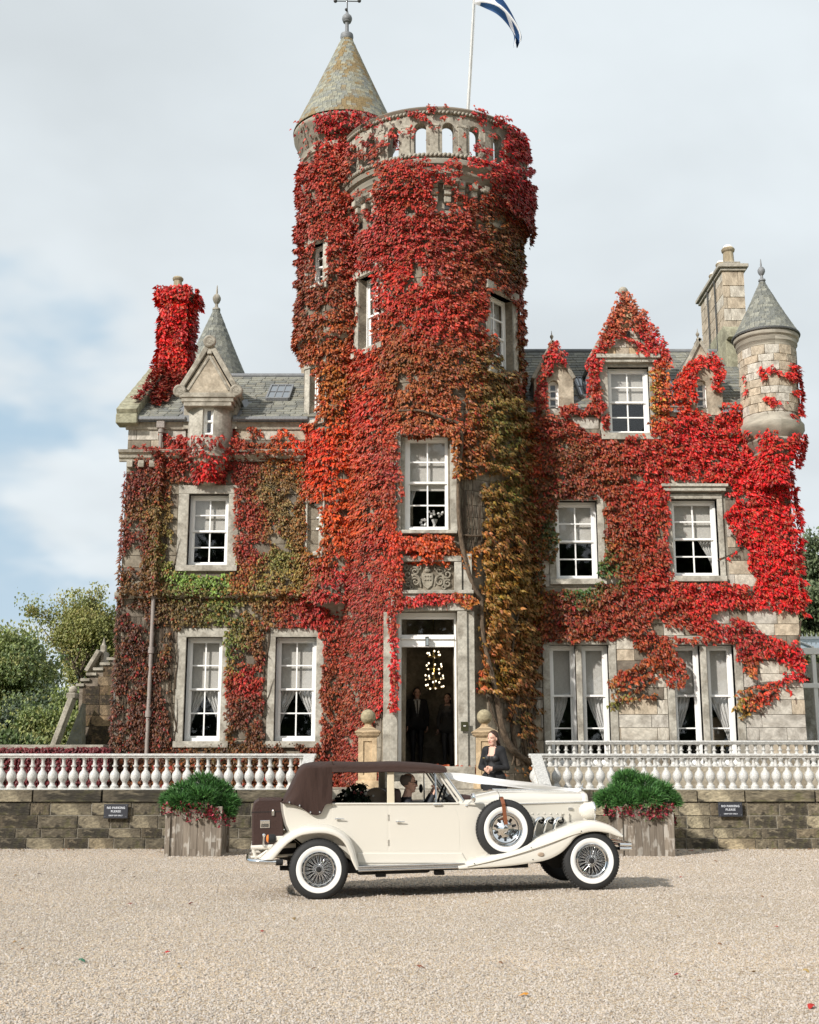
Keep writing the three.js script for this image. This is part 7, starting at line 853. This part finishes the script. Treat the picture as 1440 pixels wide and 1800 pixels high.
{ const D = 29.5, t = thing('conservatory', 'white framed glass conservatory beyond the right wing', 'conservatory', [10.4, 1.1, -D]), x0 = 8.85, x1 = 12.5, y0 = 1.1, yS = yAt(1425, 1205, D), yE = yAt(1425, 1148, D), yR = yAt(1425, 1112, D), z = -D;
  wpart('base_wall', box2(x0, x1, y0, 1.75, z, z - 3), M.dressed, t); wpart('frame', [...[x0 + 0.1, x0 + 1.1, x0 + 2.1, x0 + 3.1].map((x) => rbox(0.1, yE - 1.75, 0.1, 0.01, x, (yE + 1.75) / 2, z - 0.05)), rbox(x1 - x0, 0.16, 0.14, 0.01, (x0 + x1) / 2, yE + 0.05, z - 0.05), rbox(x1 - x0, 0.12, 0.14, 0.01, (x0 + x1) / 2, yS, z - 0.05), rbox(x1 - x0, 0.1, 0.14, 0.01, (x0 + x1) / 2, 1.8, z - 0.05), rbox(x1 - x0, 0.08, 0.1, 0.01, (x0 + x1) / 2, yR + 0.03, z - 1.6)], M.paint, t);
  for (let i = 0; i < 3; i++) { wpart('pane', box2(x0 + 0.15 + i, x0 + 1.05 + i, 1.85, yE - 0.04, z - 0.04, z - 0.05), M.glass, t); wpart('roof_pane', sheet((u, v) => V(x0 + 0.1 + i + u, lerp(yE + 0.12, yR, v), lerp(z, z - 1.6, v)), 1, 1), std(rgb(0.25, 0.36, 0.42), { roughness: 0.05, metalness: 0.5 }), t); wpart('roof_bar', rod(V(x0 + 0.1 + i, yE + 0.14, z), V(x0 + 0.1 + i, yR + 0.02, z - 1.6), 0.03, 6), M.paint, t); }
  wpart('back_wall', box2(x0, x1, 1.1, yE, z - 2.9, z - 3), M.dressed, t); const cr = []; for (let i = 0; i < 30; i++) cr.push(new THREE.ConeGeometry(0.025, 0.11, 6).translate(x0 + 0.06 + i * 0.12, yR + 0.12, z - 1.6)); wpart('cresting', cr, M.paint, t);
  const s = thing('terracotta_pots', 'row of orange flowers inside the conservatory window', 'flowers', [9.6, yS + 0.05, z - 0.3]); shrubCrown(s, 'blossom', [[-0.4, 0.08, 0, 0.12], [-0.15, 0.06, 0, 0.1], [0.15, 0.08, 0, 0.12]], 120, 0.06, [[0.5, 0.15, 0.06], [0.4, 0.22, 0.12], [0.1, 0.14, 0.05]], 71); mesh('trough', rbox(0.9, 0.08, 0.16, 0.01, -0.1, -0.02, 0), std(rgb(0.4, 0.2, 0.1)), s); }

{ // dry leaf litter blown against the wall and about the drive
  const r = rng(57), n = 260, im = new THREE.InstancedMesh(leafGeo, std(0xffffff, { side: THREE.DoubleSide, map: leafTex }), n), o = new THREE.Object3D(), c = new THREE.Color(), C = [[0.4, 0.25, 0.1], [0.25, 0.12, 0.05], [0.4, 0.06, 0.04], [0.5, 0.34, 0.12], [0.12, 0.07, 0.04]];
  for (let i = 0; i < n; i++) { const wall = i < 200, x = (r() - 0.5) * 18, z = wall ? -23.3 + 1.2 * r() * r() : -9 - 12 * r(), s = 0.03 + 0.03 * r(); o.position.set(x, gH(x, z) + 0.02, z); o.rotation.set(-1.57 + (r() - 0.5) * 0.8, 0, 0); o.rotation.z = r() * 6; o.scale.setScalar(s); o.updateMatrix(); im.setMatrixAt(i, o.matrix); const t = C[Math.floor(r() * 5)]; im.setColorAt(i, c.setRGB(...t)); }
  im.name = 'leaf_litter'; im.castShadow = im.receiveShadow = true; scene.add(im); tag(im, 'small dry leaves blown along the foot of the terrace wall', null, null, 'stuff'); }

// ---------------------------------------------------------------- trees
function tree(name, label, [x, y, z], H, o) {
  const t = thing(name, label, 'tree', [x, y, z], 0, o.group), r = rng(o.seed), bark = o.bark ?? M.bark, br = [], tips = [];
  const grow = (p, d, len, rad, lv) => { const pts = [p.clone()], n = 4; let q = p.clone(), dd = d.clone(); for (let i = 0; i < n; i++) { dd.add(V((r() - 0.5) * 0.35, 0.08 + (r() - 0.5) * 0.2, (r() - 0.5) * 0.35)).normalize(); q = q.clone().addScaledVector(dd, len / n); pts.push(q); } br.push(taper(pts, [rad, rad * 0.55], 8, lv < 2 ? 8 : 5)); if (lv >= (o.levels ?? 3)) { tips.push(q, pts[2].clone()); return; } if (lv >= 1) tips.push(q.clone()); const k = lv === 0 ? o.limbs ?? 6 : 3 + Math.floor(r() * 2); for (let i = 0; i < k; i++) { const f = lv === 0 ? 0.45 + 0.55 * (i / k) : 0.4 + 0.6 * r(), b = pts[Math.min(n, Math.max(1, Math.round(f * n)))], a = r() * 6.28 + i * 2.4, e = (o.spread ?? 0.8) * (0.7 + 0.5 * r()); grow(b, V(Math.cos(a) * Math.sin(e), Math.cos(e), Math.sin(a) * Math.sin(e)).addScaledVector(dd, 0.35).normalize(), len * (0.55 + 0.2 * r()), rad * 0.5, lv + 1); } };
  grow(V(0, 0, 0), V((r() - 0.5) * 0.1, 1, 0).normalize(), H * (o.trunk ?? 0.42), H * 0.022, 0);
  mesh('trunk', [br[0]], bark, t); tag(mesh('limbs', br.slice(1), bark, t), null, null, null, 'stuff');
  const per = o.per ?? 30, n = tips.length * per, im = new THREE.InstancedMesh(leafGeo, new THREE.MeshPhysicalMaterial({ color: 0xffffff, map: leafTex, roughness: 0.6, side: THREE.DoubleSide, transmission: 0.35, thickness: 0 }), n), m = new THREE.Matrix4(), c = new THREE.Color(), q = new THREE.Quaternion(), e = new THREE.Euler(); let i = 0;
  for (const p of tips) { const R = (o.clump ?? 0.06) * H * (0.6 + 0.8 * r()), tone = o.tones[Math.floor(r() * o.tones.length)]; for (let k = 0; k < per; k++) { const d = V(r() - 0.5, (r() - 0.45) * 0.7, r() - 0.5).multiplyScalar(2 * R * Math.cbrt(r())); e.set(-0.4 + (r() - 0.5) * 1.6, r() * 6.3, (r() - 0.5) * 1.6); q.setFromEuler(e); const s = (o.leaf ?? 0.25) * (0.6 + 0.8 * r()); m.compose(p.clone().add(d), q, V(s, s, s)); im.setMatrixAt(i, m); const kk = 0.7 + 0.6 * r(); im.setColorAt(i++, c.setRGB(tone[0] * kk, tone[1] * kk, tone[2] * kk)); } }
  console.log(name, n); im.name = 'crown'; im.castShadow = im.receiveShadow = true; t.add(im); tag(im, null, null, null, 'stuff'); return t;
}
const place = (px, pyBase, D) => { const p = at(px, pyBase, D); return [p.x, -0.1, p.z]; }, hgt = (py, D) => yAt(720, py, D);
const yel = [[0.4, 0.42, 0.1], [0.46, 0.45, 0.11], [0.34, 0.38, 0.09], [0.5, 0.43, 0.11]], grn = [[0.28, 0.36, 0.08], [0.36, 0.43, 0.1], [0.2, 0.28, 0.07], [0.46, 0.47, 0.14]], dk = [[0.05, 0.09, 0.03], [0.07, 0.12, 0.04], [0.09, 0.15, 0.045]];
tree('ash_tree', 'tall open yellow green tree behind the crow stepped outbuilding', place(150, 1330, 62), hgt(1030, 62) * 1.02, { seed: 601, tones: yel, per: 60, leaf: 0.115, clump: 0.06, spread: 0.8, trunk: 0.42, limbs: 9, levels: 4 });
tree('leafy_tree', 'dense mid green tree at the left edge with rounded top', place(-12, 1330, 52), hgt(1085, 52) * 1.16, { seed: 611, tones: grn, per: 380, leaf: 0.12, clump: 0.1, spread: 0.9, trunk: 0.36, limbs: 10 });
tree('leafy_tree', 'dark green bushy tree between the left edge and the ash tree', place(72, 1330, 48), hgt(1140, 48) * 1.2, { seed: 617, tones: grn.concat(dk), per: 380, leaf: 0.12, clump: 0.12, spread: 1.0, trunk: 0.3, limbs: 8 });
tree('leafy_tree', 'low dark tree right behind the lean to roof', place(118, 1330, 44), hgt(1175, 44) * 1.2, { seed: 619, tones: grn, per: 380, leaf: 0.12, clump: 0.13, spread: 1.0, trunk: 0.3, limbs: 7 });
tree('leafy_tree', 'shaded green tree low at the left edge', place(20, 1330, 42), hgt(1190, 42) * 1.0, { seed: 623, tones: grn, per: 300, leaf: 0.12, clump: 0.13, spread: 1.05, trunk: 0.28, limbs: 8 });
tree('conifer', 'bushy dark conifer beyond the conservatory', place(1462, 1330, 60), hgt(955, 60) * 0.62, { seed: 631, tones: [[0.17, 0.23, 0.09], [0.23, 0.29, 0.12], [0.3, 0.34, 0.16]], per: 170, leaf: 0.17, clump: 0.085, spread: 1.1, trunk: 0.75, limbs: 16 });
{ const h = thing('hedge', 'clipped light green shrubs behind the low garden wall', 'shrub', [-11, 0, -31]); shrubCrown(h, 'foliage', Array.from({ length: 16 }, (_, i) => [-3.6 + i * 0.32, 1.5 + 0.25 * Math.sin(i * 2.1), Math.sin(i) * 0.5, 0.75, 0.75]), 420, 0.12, [[0.1, 0.16, 0.04], [0.13, 0.2, 0.06], [0.08, 0.12, 0.03]], 641); }
// trees across the drive, behind the photographer: the windows and the car's chrome mirror them
{ const h = thing('hedge', 'tall dark laurel hedge along the drive behind the camera', 'hedge', [0, 0, 30]); shrubCrown(h, 'foliage', Array.from({ length: 44 }, (_, i) => [-54 + i * 2.5, 2.2 + 0.5 * Math.sin(i * 2.3), Math.sin(i * 1.7), 2.3, 3.2]), 170, 0.7, dk, 643); }
{ const B = [[-40, 36, 25], [-27, 41, 27], [-14, 37, 25], [-2, 42, 28], [10, 38, 26], [22, 41, 27], [35, 37, 25]], w = ['far left end of the row', 'second from the left end of the row', 'third from the left end of the row', 'middle of the row', 'third from the right end of the row', 'second from the right end of the row', 'far right end of the row'];
  B.forEach(([x, z, H], i) => { const t = thing('oak_tree', `broad dark oak across the drive, ${w[i]}`, 'tree', [x, -0.1, z], 0, 'trees across the drive'), r = rng(660 + i), bl = []; mesh('trunk', taper([V(0, 0, 0), V(0.3, H * 0.25, 0), V(0, H * 0.6, 0.3)], [0.6, 0.4, 0.2], 12, 8), M.bark, t); for (let k = 0; k < 18; k++) { const a = r() * 6.28, f = r(), y = H * (0.22 + 0.66 * f); bl.push([Math.cos(a) * 5 * (1 - 0.55 * f) * (0.4 + 0.8 * r()), y, Math.sin(a) * 4 * r(), 3.2 + 1.6 * r() - f, 2.6 + r()]); } shrubCrown(t, 'crown', bl, 190, 0.95, dk, 670 + i); }); }

// ---------------------------------------------------------------- people
const capD = (p, a, b, ra, rb) => { const bx = b[0] - a[0], by = b[1] - a[1], bz = b[2] - a[2], px = p[0] - a[0], py = p[1] - a[1], pz = p[2] - a[2], t = clamp((px * bx + py * by + pz * bz) / (bx * bx + by * by + bz * bz + 1e-9)); return Math.hypot(px - bx * t, py - by * t, pz - bz * t) - lerp(ra, rb, t); };
const ellD = (p, c, r) => { const x = (p[0] - c[0]) / r[0], y = (p[1] - c[1]) / r[1], z = (p[2] - c[2]) / r[2], k = Math.hypot(x, y, z); return (k - 1) * Math.min(r[0], r[1], r[2]); };
// bones: [a, b, ra, rb] capsules or {c, r} ellipsoids, {cut: fn}; blended smoothly
function flesh(bones, lo, hi, res, k = 0.03, cutter) {
  const mc = new MarchingCubes(res, M.white, false, false, 60000), h = res / 2, cz = [0, 1, 2].map((i) => (lo[i] + hi[i]) / 2), ex = [0, 1, 2].map((i) => ((hi[i] - lo[i]) / 2) * 1.06);
  for (let z = 0; z < res; z++) for (let y = 0; y < res; y++) for (let x = 0; x < res; x++) { const p = [cz[0] + ((x - h) / h) * ex[0], cz[1] + ((y - h) / h) * ex[1], cz[2] + ((z - h) / h) * ex[2]]; let d = 1; for (const b of bones) { const e = b.c ? ellD(p, b.c, b.r) : capD(p, b[0], b[1], b[2], b[3]), kk = b.k ?? b[4] ?? k, q = Math.max(kk - Math.abs(d - e), 0) / kk; d = Math.min(d, e) - q * q * kk * 0.25; } if (cutter) d = Math.max(d, cutter(p)); mc.field[x + y * res + z * res * res] = -d; }
  mc.isolation = 0; mc.update(); const g = new THREE.BufferGeometry(), n = mc.count, P = new Float32Array(n * 3), N = new Float32Array(n * 3); for (let i = 0; i < n; i++) for (let j = 0; j < 3; j++) { P[3 * i + j] = mc.positionArray[3 * i + j] * ex[j] + cz[j]; N[3 * i + j] = mc.normalArray[3 * i + j] / ex[j]; } g.setAttribute('position', new THREE.BufferAttribute(P, 3)); for (let i = 0; i < n; i++) { const l = Math.hypot(N[3 * i], N[3 * i + 1], N[3 * i + 2]) || 1; N[3 * i] /= l; N[3 * i + 1] /= l; N[3 * i + 2] /= l; } g.setAttribute('normal', new THREE.BufferAttribute(N, 3)); return g;
}
function paintG(g, f) { const p = g.attributes.position, c = new Float32Array(p.count * 3); for (let i = 0; i < p.count; i++) c.set(f(p.getX(i), p.getY(i), p.getZ(i)), 3 * i); g.setAttribute('color', new THREE.BufferAttribute(c, 3)); uvBox(g); return g; }
const SKIN = [0.6, 0.36, 0.27], skinV = std(0xffffff, { vertexColors: true, roughness: 0.6 });
function head(c, s, res = 46, hairy) { // c: centre of the skull; faces +z; s scale
  const q = (x, y, z) => [c[0] + x * s, c[1] + y * s, c[2] + z * s], B = [{ c: q(0, 0.025, -0.012), r: [0.074 * s, 0.09 * s, 0.09 * s] }, { c: q(0, -0.04, 0.025), r: [0.056 * s, 0.07 * s, 0.062 * s] }, [q(-0.02, -0.09, 0.055), q(0.02, -0.09, 0.055), 0.022 * s, 0.022 * s], [q(0, 0.0, 0.078), q(0, -0.03, 0.098), 0.01 * s, 0.014 * s, 0.012 * s], [q(-0.02, -0.062, 0.078), q(0.02, -0.062, 0.078), 0.009 * s, 0.009 * s, 0.01 * s]]; for (const d of [-1, 1]) { B.push([q(d * 0.072, 0.0, -0.005), q(d * 0.078, -0.03, 0.0), 0.012 * s, 0.008 * s, 0.01 * s]); B.push([q(d * 0.018, 0.022, 0.078), q(d * 0.05, 0.02, 0.066), 0.008 * s, 0.008 * s, 0.012 * s]); B.push([q(d * 0.035, -0.025, 0.062), q(d * 0.045, -0.03, 0.055), 0.016 * s, 0.014 * s, 0.02 * s]); }
  const g = flesh(B, q(-0.1, -0.13, -0.12), q(0.1, 0.13, 0.13), res, 0.022 * s); return paintG(g, (x, y, z) => { const X = (x - c[0]) / s, Y = (y - c[1]) / s, Z = (z - c[2]) / s; if (Z > 0.06 && Math.abs(Y + 0.061) < 0.009 && Math.abs(X) < 0.026) return [0.42, 0.12, 0.1]; if (Z > 0.05 && Math.abs(Math.abs(X) - 0.032) < 0.012 && Math.abs(Y - 0.004) < 0.0065) return [0.06, 0.04, 0.035]; if (Z > 0.05 && Math.abs(Math.abs(X) - 0.034) < 0.018 && Math.abs(Y - 0.026) < 0.004) return [0.2, 0.11, 0.07]; return SKIN; });
}
function hand(w, dir, side, curl, s = 1, res = 44) { // wrist, finger direction, thumb side; palm faces side x dir
  const D = V(...dir).normalize(), S = V(...side); S.addScaledVector(D, -S.dot(D)).normalize(); const Nn = V().crossVectors(S, D), at3 = (d, t, n) => V(...w).addScaledVector(D, d * s).addScaledVector(S, t * s).addScaledVector(Nn, n * s).toArray(), B = []; for (const t of [-0.026, -0.008, 0.01, 0.026]) B.push([at3(0.0, t * 0.6, 0), at3(0.085, t, 0), 0.014 * s, 0.011 * s, 0.012]);
  [[0.027, 0.07, 0], [0.01, 0.078, 0.1], [-0.008, 0.072, 0.15], [-0.026, 0.055, 0.25]].forEach(([t, L, e]) => { let p = [0.085, 0], a = 0.25 + e * 0.3, q = at3(p[0], t, p[1]); for (let j = 0; j < 3; j++) { a += curl * (j ? 0.75 : 0.4); const l = L * [0.45, 0.32, 0.25][j]; p = [p[0] + l * Math.cos(a), p[1] - l * Math.sin(a)]; const n = at3(p[0], t, p[1]); B.push([q, n, (0.0095 - j * 0.001) * s, (0.0088 - j * 0.001) * s, 0.004]); q = n; } });
  const t0 = at3(0.025, 0.024, -0.004), t1 = at3(0.055, 0.05, -0.014), t2 = at3(0.085, 0.054, -0.026); B.push([t0, t1, 0.013 * s, 0.011 * s, 0.01], [t1, t2, 0.0105 * s, 0.009 * s, 0.005]); const lo = [1, 1, 1].map((_, i) => Math.min(...B.flatMap((b) => [b[0][i], b[1][i]])) - 0.02), hi = [1, 1, 1].map((_, i) => Math.max(...B.flatMap((b) => [b[0][i], b[1][i]])) + 0.02); return paintG(flesh(B, lo, hi, res, 0.006), () => SKIN);
}
const cloth = (r, g, b, o = {}) => std(rgb(r, g, b), { map: clothTex, bumpMap: clothBump, bumpScale: 0.006, roughness: 0.85, ...o });
const strip = (g) => { for (const k of Object.keys(g.attributes)) if (!['position', 'normal', 'uv', 'color'].includes(k)) g.deleteAttribute(k); return g; };
// a standing figure; opt gives arm joints, clothes and head turn
function standing(t, o) {
  const H = o.H ?? 1.68, k = H / 1.68, sc = (v) => v.map((x) => x * k), sh = o.sh ?? (o.female ? 0.148 : 0.168), arms = [-1, 1].map((d) => { const a = o.arms[d < 0 ? 0 : 1]; return { s: sc([d * sh, 1.375, -0.01]), e: sc(a.e), w: sc(a.w), h: a.h, f: a.f, d }; });
  const torso = (m) => [{ c: sc([0, 1.24, -0.005]), r: sc([(o.female ? 0.132 : 0.15) + m, 0.2, 0.1 + m]), k: 0.05 }, { c: sc([0, 1.06, 0]), r: sc([0.125 + m, 0.16, 0.092 + m]), k: 0.06 }, { c: sc([0, 0.92, 0]), r: sc([0.165 + m, 0.14, 0.115 + m]), k: 0.06 }, [sc([-sh + 0.03, 1.375, -0.01]), sc([sh - 0.03, 1.375, -0.01]), (0.058 + m) * k, (0.058 + m) * k, 0.04]];
  if (o.female) torso(0);
  const legs = (m) => [-1, 1].flatMap((d) => [[sc([d * 0.085, 0.88, 0]), sc([d * 0.085, 0.48, 0.01]), (0.082 + m) * k, (0.056 + m) * k, 0.03], [sc([d * 0.085, 0.48, 0.01]), sc([d * 0.08, 0.09, -0.01]), (0.052 + m) * k, (0.036 + m) * k, 0.02], [sc([d * 0.08, 0.05, -0.02]), sc([d * 0.095, 0.035, 0.13]), 0.04 * k, 0.032 * k, 0.02]]);
  const arm = (m, end = 1) => arms.flatMap((a) => [[a.s, a.e, ((o.female ? 0.043 : 0.05) + m) * k, ((o.female ? 0.035 : 0.04) + m) * k, 0.03], [a.e, [0, 1, 2].map((i) => lerp(a.e[i], a.w[i], end)), ((o.female ? 0.034 : 0.039) + m) * k, (lerp(0.036, 0.025, end) + m) * k, 0.02]]);
  const neck = [[sc([0, 1.36, -0.02]), sc([0, 1.5, 0.0]), 0.05 * k, 0.047 * k, 0.03]];
  const body = flesh([...torso(0), ...legs(0), ...arm(0), ...neck, ...(o.female ? [{ c: sc([-0.065, 1.25, 0.085]), r: sc([0.06, 0.06, 0.05]) }, { c: sc([0.065, 1.25, 0.085]), r: sc([0.06, 0.06, 0.05]) }] : [])], [-0.36 * k, 0, -0.2], [0.36 * k, 1.55 * k, 0.34], o.res ?? 96, 0.03);
  paintG(body, (x, y, z) => o.paint(x / k, y / k, z / k)); const hd = head([0, 0, 0], k * 1.02, o.hres ?? 46), turn = (g) => { g.rotateX(o.nod ?? 0); g.rotateY(o.look ?? 0); g.translate(0, 1.575 * k, 0.018); return g; }; turn(hd);
  const hs = o.hands === false ? [] : arms.map((a) => hand(a.w, a.f, a.h, o.curl ?? 0.5, k, o.hres ?? 44)); mesh('body', mergeGeometries([body, hd, ...hs].map(strip)), skinV, t);
  if (o.hair) { const h = o.hair, cap = flesh([{ c: [0, 0.034 * k, -0.02 * k], r: [0.083 * k, 0.094 * k, 0.097 * k] }, ...(h.tail ? [[[0, 0.0, -0.09 * k], [0.02, -0.12 * k, -0.1 * k], 0.045 * k, 0.04 * k], [[0.02, -0.12 * k, -0.1 * k], [0.05, -0.24 * k, -0.06 * k], 0.04 * k, 0.018 * k]] : []), [[-0.07 * k, 0.03 * k, 0.02], [-0.072 * k, -0.03 * k, -0.03], 0.018, 0.014], [[0.07 * k, 0.03 * k, 0.02], [0.072 * k, -0.03 * k, -0.03], 0.018, 0.014]], [-0.12, -0.28, -0.17], [0.12, 0.16, 0.1], 44, 0.02, (p) => { const zf = 0.052 - Math.max(0, 0.075 - p[1]) * 0.75; return h.bald ? Math.max(p[2] - zf, p[1] - 0.05) : p[2] - zf; }); mesh('hair', uvBox(turn(cap)), std(rgb(...h.c), { map: barkTex, roughness: 0.55 }), t); }
  return { k, sc, torso, legs, arm, arms };
}
{ // the woman on the steps
  const p = at(868, 1350, 20.8), t = thing('person', 'woman in black jacket standing with clasped hands on the steps behind the bonnet', 'person', [p.x, 0, -20.8], -0.5), yh = at(868, 1284, 20.8).y; const H = yh - 0.367 - 0.02; t.position.y = yh - H - 0.02;
  const w = standing(t, { H, female: 1, look: -0.25, nod: 0.12, res: 104, hres: 54, curl: 0.55, arms: [{ e: [-0.225, 1.11, 0.0], w: [-0.06, 1.07, 0.2], f: [0.85, -0.25, 0.35], h: [0, 1, 0.3] }, { e: [0.235, 1.1, 0.0], w: [0.075, 1.085, 0.205], f: [-0.85, -0.3, 0.3], h: [0, 1, 0.3] }], hair: { c: [0.16, 0.075, 0.035], tail: 1 }, paint: (x, y, z) => ((y > 1.285 && Math.abs(x) < 0.058 && z > -0.02 && y < 1.43) || y > 1.415 || (z > 0.17 && y < 1.13 && y > 1.02) ? SKIN : [0.012, 0.012, 0.013]) });
  const J = flesh([...w.torso(0.018), ...w.arm(0.014, 0.92), [w.sc([-0.13, 0.95, 0]), w.sc([-0.17, 0.8, 0]), 0.08, 0.07], [w.sc([0.13, 0.95, 0]), w.sc([0.17, 0.8, 0]), 0.08, 0.07], [w.sc([-0.1, 0.86, -0.03]), w.sc([0.1, 0.86, -0.03]), 0.1, 0.1]], [-0.38, 0.7, -0.2], [0.38, 1.5, 0.34], 84, 0.03, (q) => Math.max(-(q[1] - 0.78), q[2] > 0.03 && q[1] > 0.9 ? 0.075 - Math.abs(q[0]) - (q[1] < 1.12 ? 0.1 * (1.12 - q[1]) : 0) : -1)); mesh('jacket', uvBox(J), cloth(0.012, 0.012, 0.014), t);
  mesh('skirt', lathe([[0.165, 0.95], [0.19, 0.85], [0.195, 0.75], [0.185, 0.6], [0.175, 0.48], [0.168, 0.48]], 32).scale(1, 1, 0.78), cloth(0.012, 0.012, 0.014), t); mesh('name_badge', rbox(0.05, 0.014, 0.006, 0.003, -0.12, 1.3, 0.125), M.brass, t);
}
const suit = (shirtC, tieC, jac, leg) => (x, y, z) => (y > 1.44 ? SKIN : z > 0.04 && y > 1.12 && Math.abs(x) < 0.014 + 0.0 * y && y < 1.42 ? tieC : z > 0.03 && y > 1.12 && Math.abs(x) < 0.02 + 0.16 * (y - 1.12) ? shirtC : y > 1.42 ? shirtC : y > 0.84 ? jac : leg);
function guest(px, D, label, H, o) { const p = at(px, 1340, D), t = thing('person', label, 'person', [p.x, 1.535, -D], o.turn ?? 0, o.group); const f = standing(t, { H, res: 72, hres: 34, hair: { c: [0.05, 0.035, 0.025] }, arms: [{ e: [-0.23, 1.1, -0.02], w: [-0.22, 0.86, 0.06], f: [0, -1, 0.1], h: [0, 0, 1] }, { e: [0.23, 1.1, -0.02], w: [0.22, 0.86, 0.06], f: [0, -1, 0.1], h: [0, 0, 1] }], ...o }); if (o.jacket) mesh('jacket', uvBox(flesh([...f.torso(0.02), ...f.arm(0.016, 0.95), [f.sc([-0.1, 0.86, 0]), f.sc([0.1, 0.86, 0]), 0.12, 0.12]], [-0.4, 0.7, -0.2], [0.4, 1.6, 0.3], 60, 0.03, (q) => (q[2] > 0.02 && q[1] > 1.12 ? 0.02 + 0.17 * (q[1] - 1.12) - Math.abs(q[0]) : -1))), cloth(...o.jacket), t); return t; }
guest(733, 28.4, 'man in grey suit and tie standing inside the doorway', 1.8, { turn: 0.15, jacket: [0.04, 0.04, 0.045], paint: suit([0.7, 0.7, 0.7], [0.05, 0.05, 0.06], [0.04, 0.04, 0.045], [0.03, 0.03, 0.035]) });
guest(788, 28.2, 'guest in pale top holding flowers at the right of the doorway', 1.66, { turn: -0.3, female: 1, jacket: [0.1, 0.095, 0.09], hair: { c: [0.1, 0.05, 0.03], tail: 1 }, paint: (x, y, z) => (y > 1.4 ? SKIN : y > 0.95 ? [0.1, 0.095, 0.09] : [0.09, 0.085, 0.085]) });
guest(760, 29.4, 'man in dark suit at the back of the hall', 1.82, { jacket: [0.03, 0.03, 0.035], paint: suit([0.6, 0.6, 0.6], [0.35, 0.35, 0.38], [0.03, 0.03, 0.035], [0.02, 0.02, 0.02]) });
{ // the driver
  const q = c3(722, 1376, ZC + 0.28), t = carThing('person', 'driver in a dark coat and glasses sitting at the wheel', 'person', q.clone().add(V(-0.02, 0, 0))); t.rotation.y = carYaw + Math.PI / 2; const hd = head([0, 0, 0], 1, 44).rotateX(0.05), L = (x, y, z) => [x, y, z];
  const wheelP = c3(768, 1394, ZC + 0.28).sub(q), fw = wheelP.x + 0.0, wy = wheelP.y; const B = [[L(0, -0.1, -0.01), L(0, -0.2, -0.03), 0.05, 0.055], { c: L(0, -0.38, -0.05), r: [0.19, 0.2, 0.12], k: 0.05 }, { c: L(0, -0.58, -0.04), r: [0.17, 0.16, 0.13], k: 0.05 }, [L(-0.16, -0.25, -0.03), L(0.16, -0.25, -0.03), 0.06, 0.06]]; for (const d of [-1, 1]) B.push([L(d * 0.19, -0.27, -0.03), L(d * 0.24, -0.45, 0.12), 0.055, 0.045], [L(d * 0.24, -0.45, 0.12), L(d * 0.13, wy - 0.02, fw - 0.04), 0.042, 0.03], [L(d * 0.09, -0.6, 0.02), L(d * 0.1, -0.62, 0.4), 0.08, 0.06]);
  const bd = paintG(flesh(B, [-0.34, -0.75, -0.22], [0.34, 0.02, 0.52], 84, 0.03), (x, y, z) => (y > -0.17 && Math.abs(x) < 0.08 ? SKIN : y > -0.32 && Math.abs(x) < 0.025 && z > 0.03 ? [0.7, 0.7, 0.7] : [0.015, 0.017, 0.022])); const hs = [-1, 1].map((d) => hand([d * 0.13, wy - 0.02, fw - 0.04], [-d * 0.3, 0.9, 0.4], [-d, 0, 0.2], 0.9, 1, 40)); mesh('body', mergeGeometries([bd, hd, ...hs].map(strip)), skinV, t);
  mesh('hair', uvBox(flesh([{ c: [0, 0.034, -0.022], r: [0.081, 0.09, 0.094] }], [-0.12, -0.1, -0.15], [0.12, 0.16, 0.1], 36, 0.02, (p) => Math.max(p[2] - 0.01 - p[1] * 0.2, p[1] - 0.09)).rotateX(0.05)), std(rgb(0.12, 0.1, 0.09)), t); mesh('glasses', [...[-1, 1].map((d) => new THREE.TorusGeometry(0.024, 0.004, 6, 20).translate(d * 0.033, 0.004, 0.094)), ...[-1, 1].map((d) => rod(V(d * 0.058, 0.008, 0.09), V(d * 0.075, 0.006, 0.0), 0.003, 4)), rod(V(-0.01, 0.006, 0.096), V(0.01, 0.006, 0.096), 0.003, 4)], CM.black, t);
}

renderer.render(scene, camera);
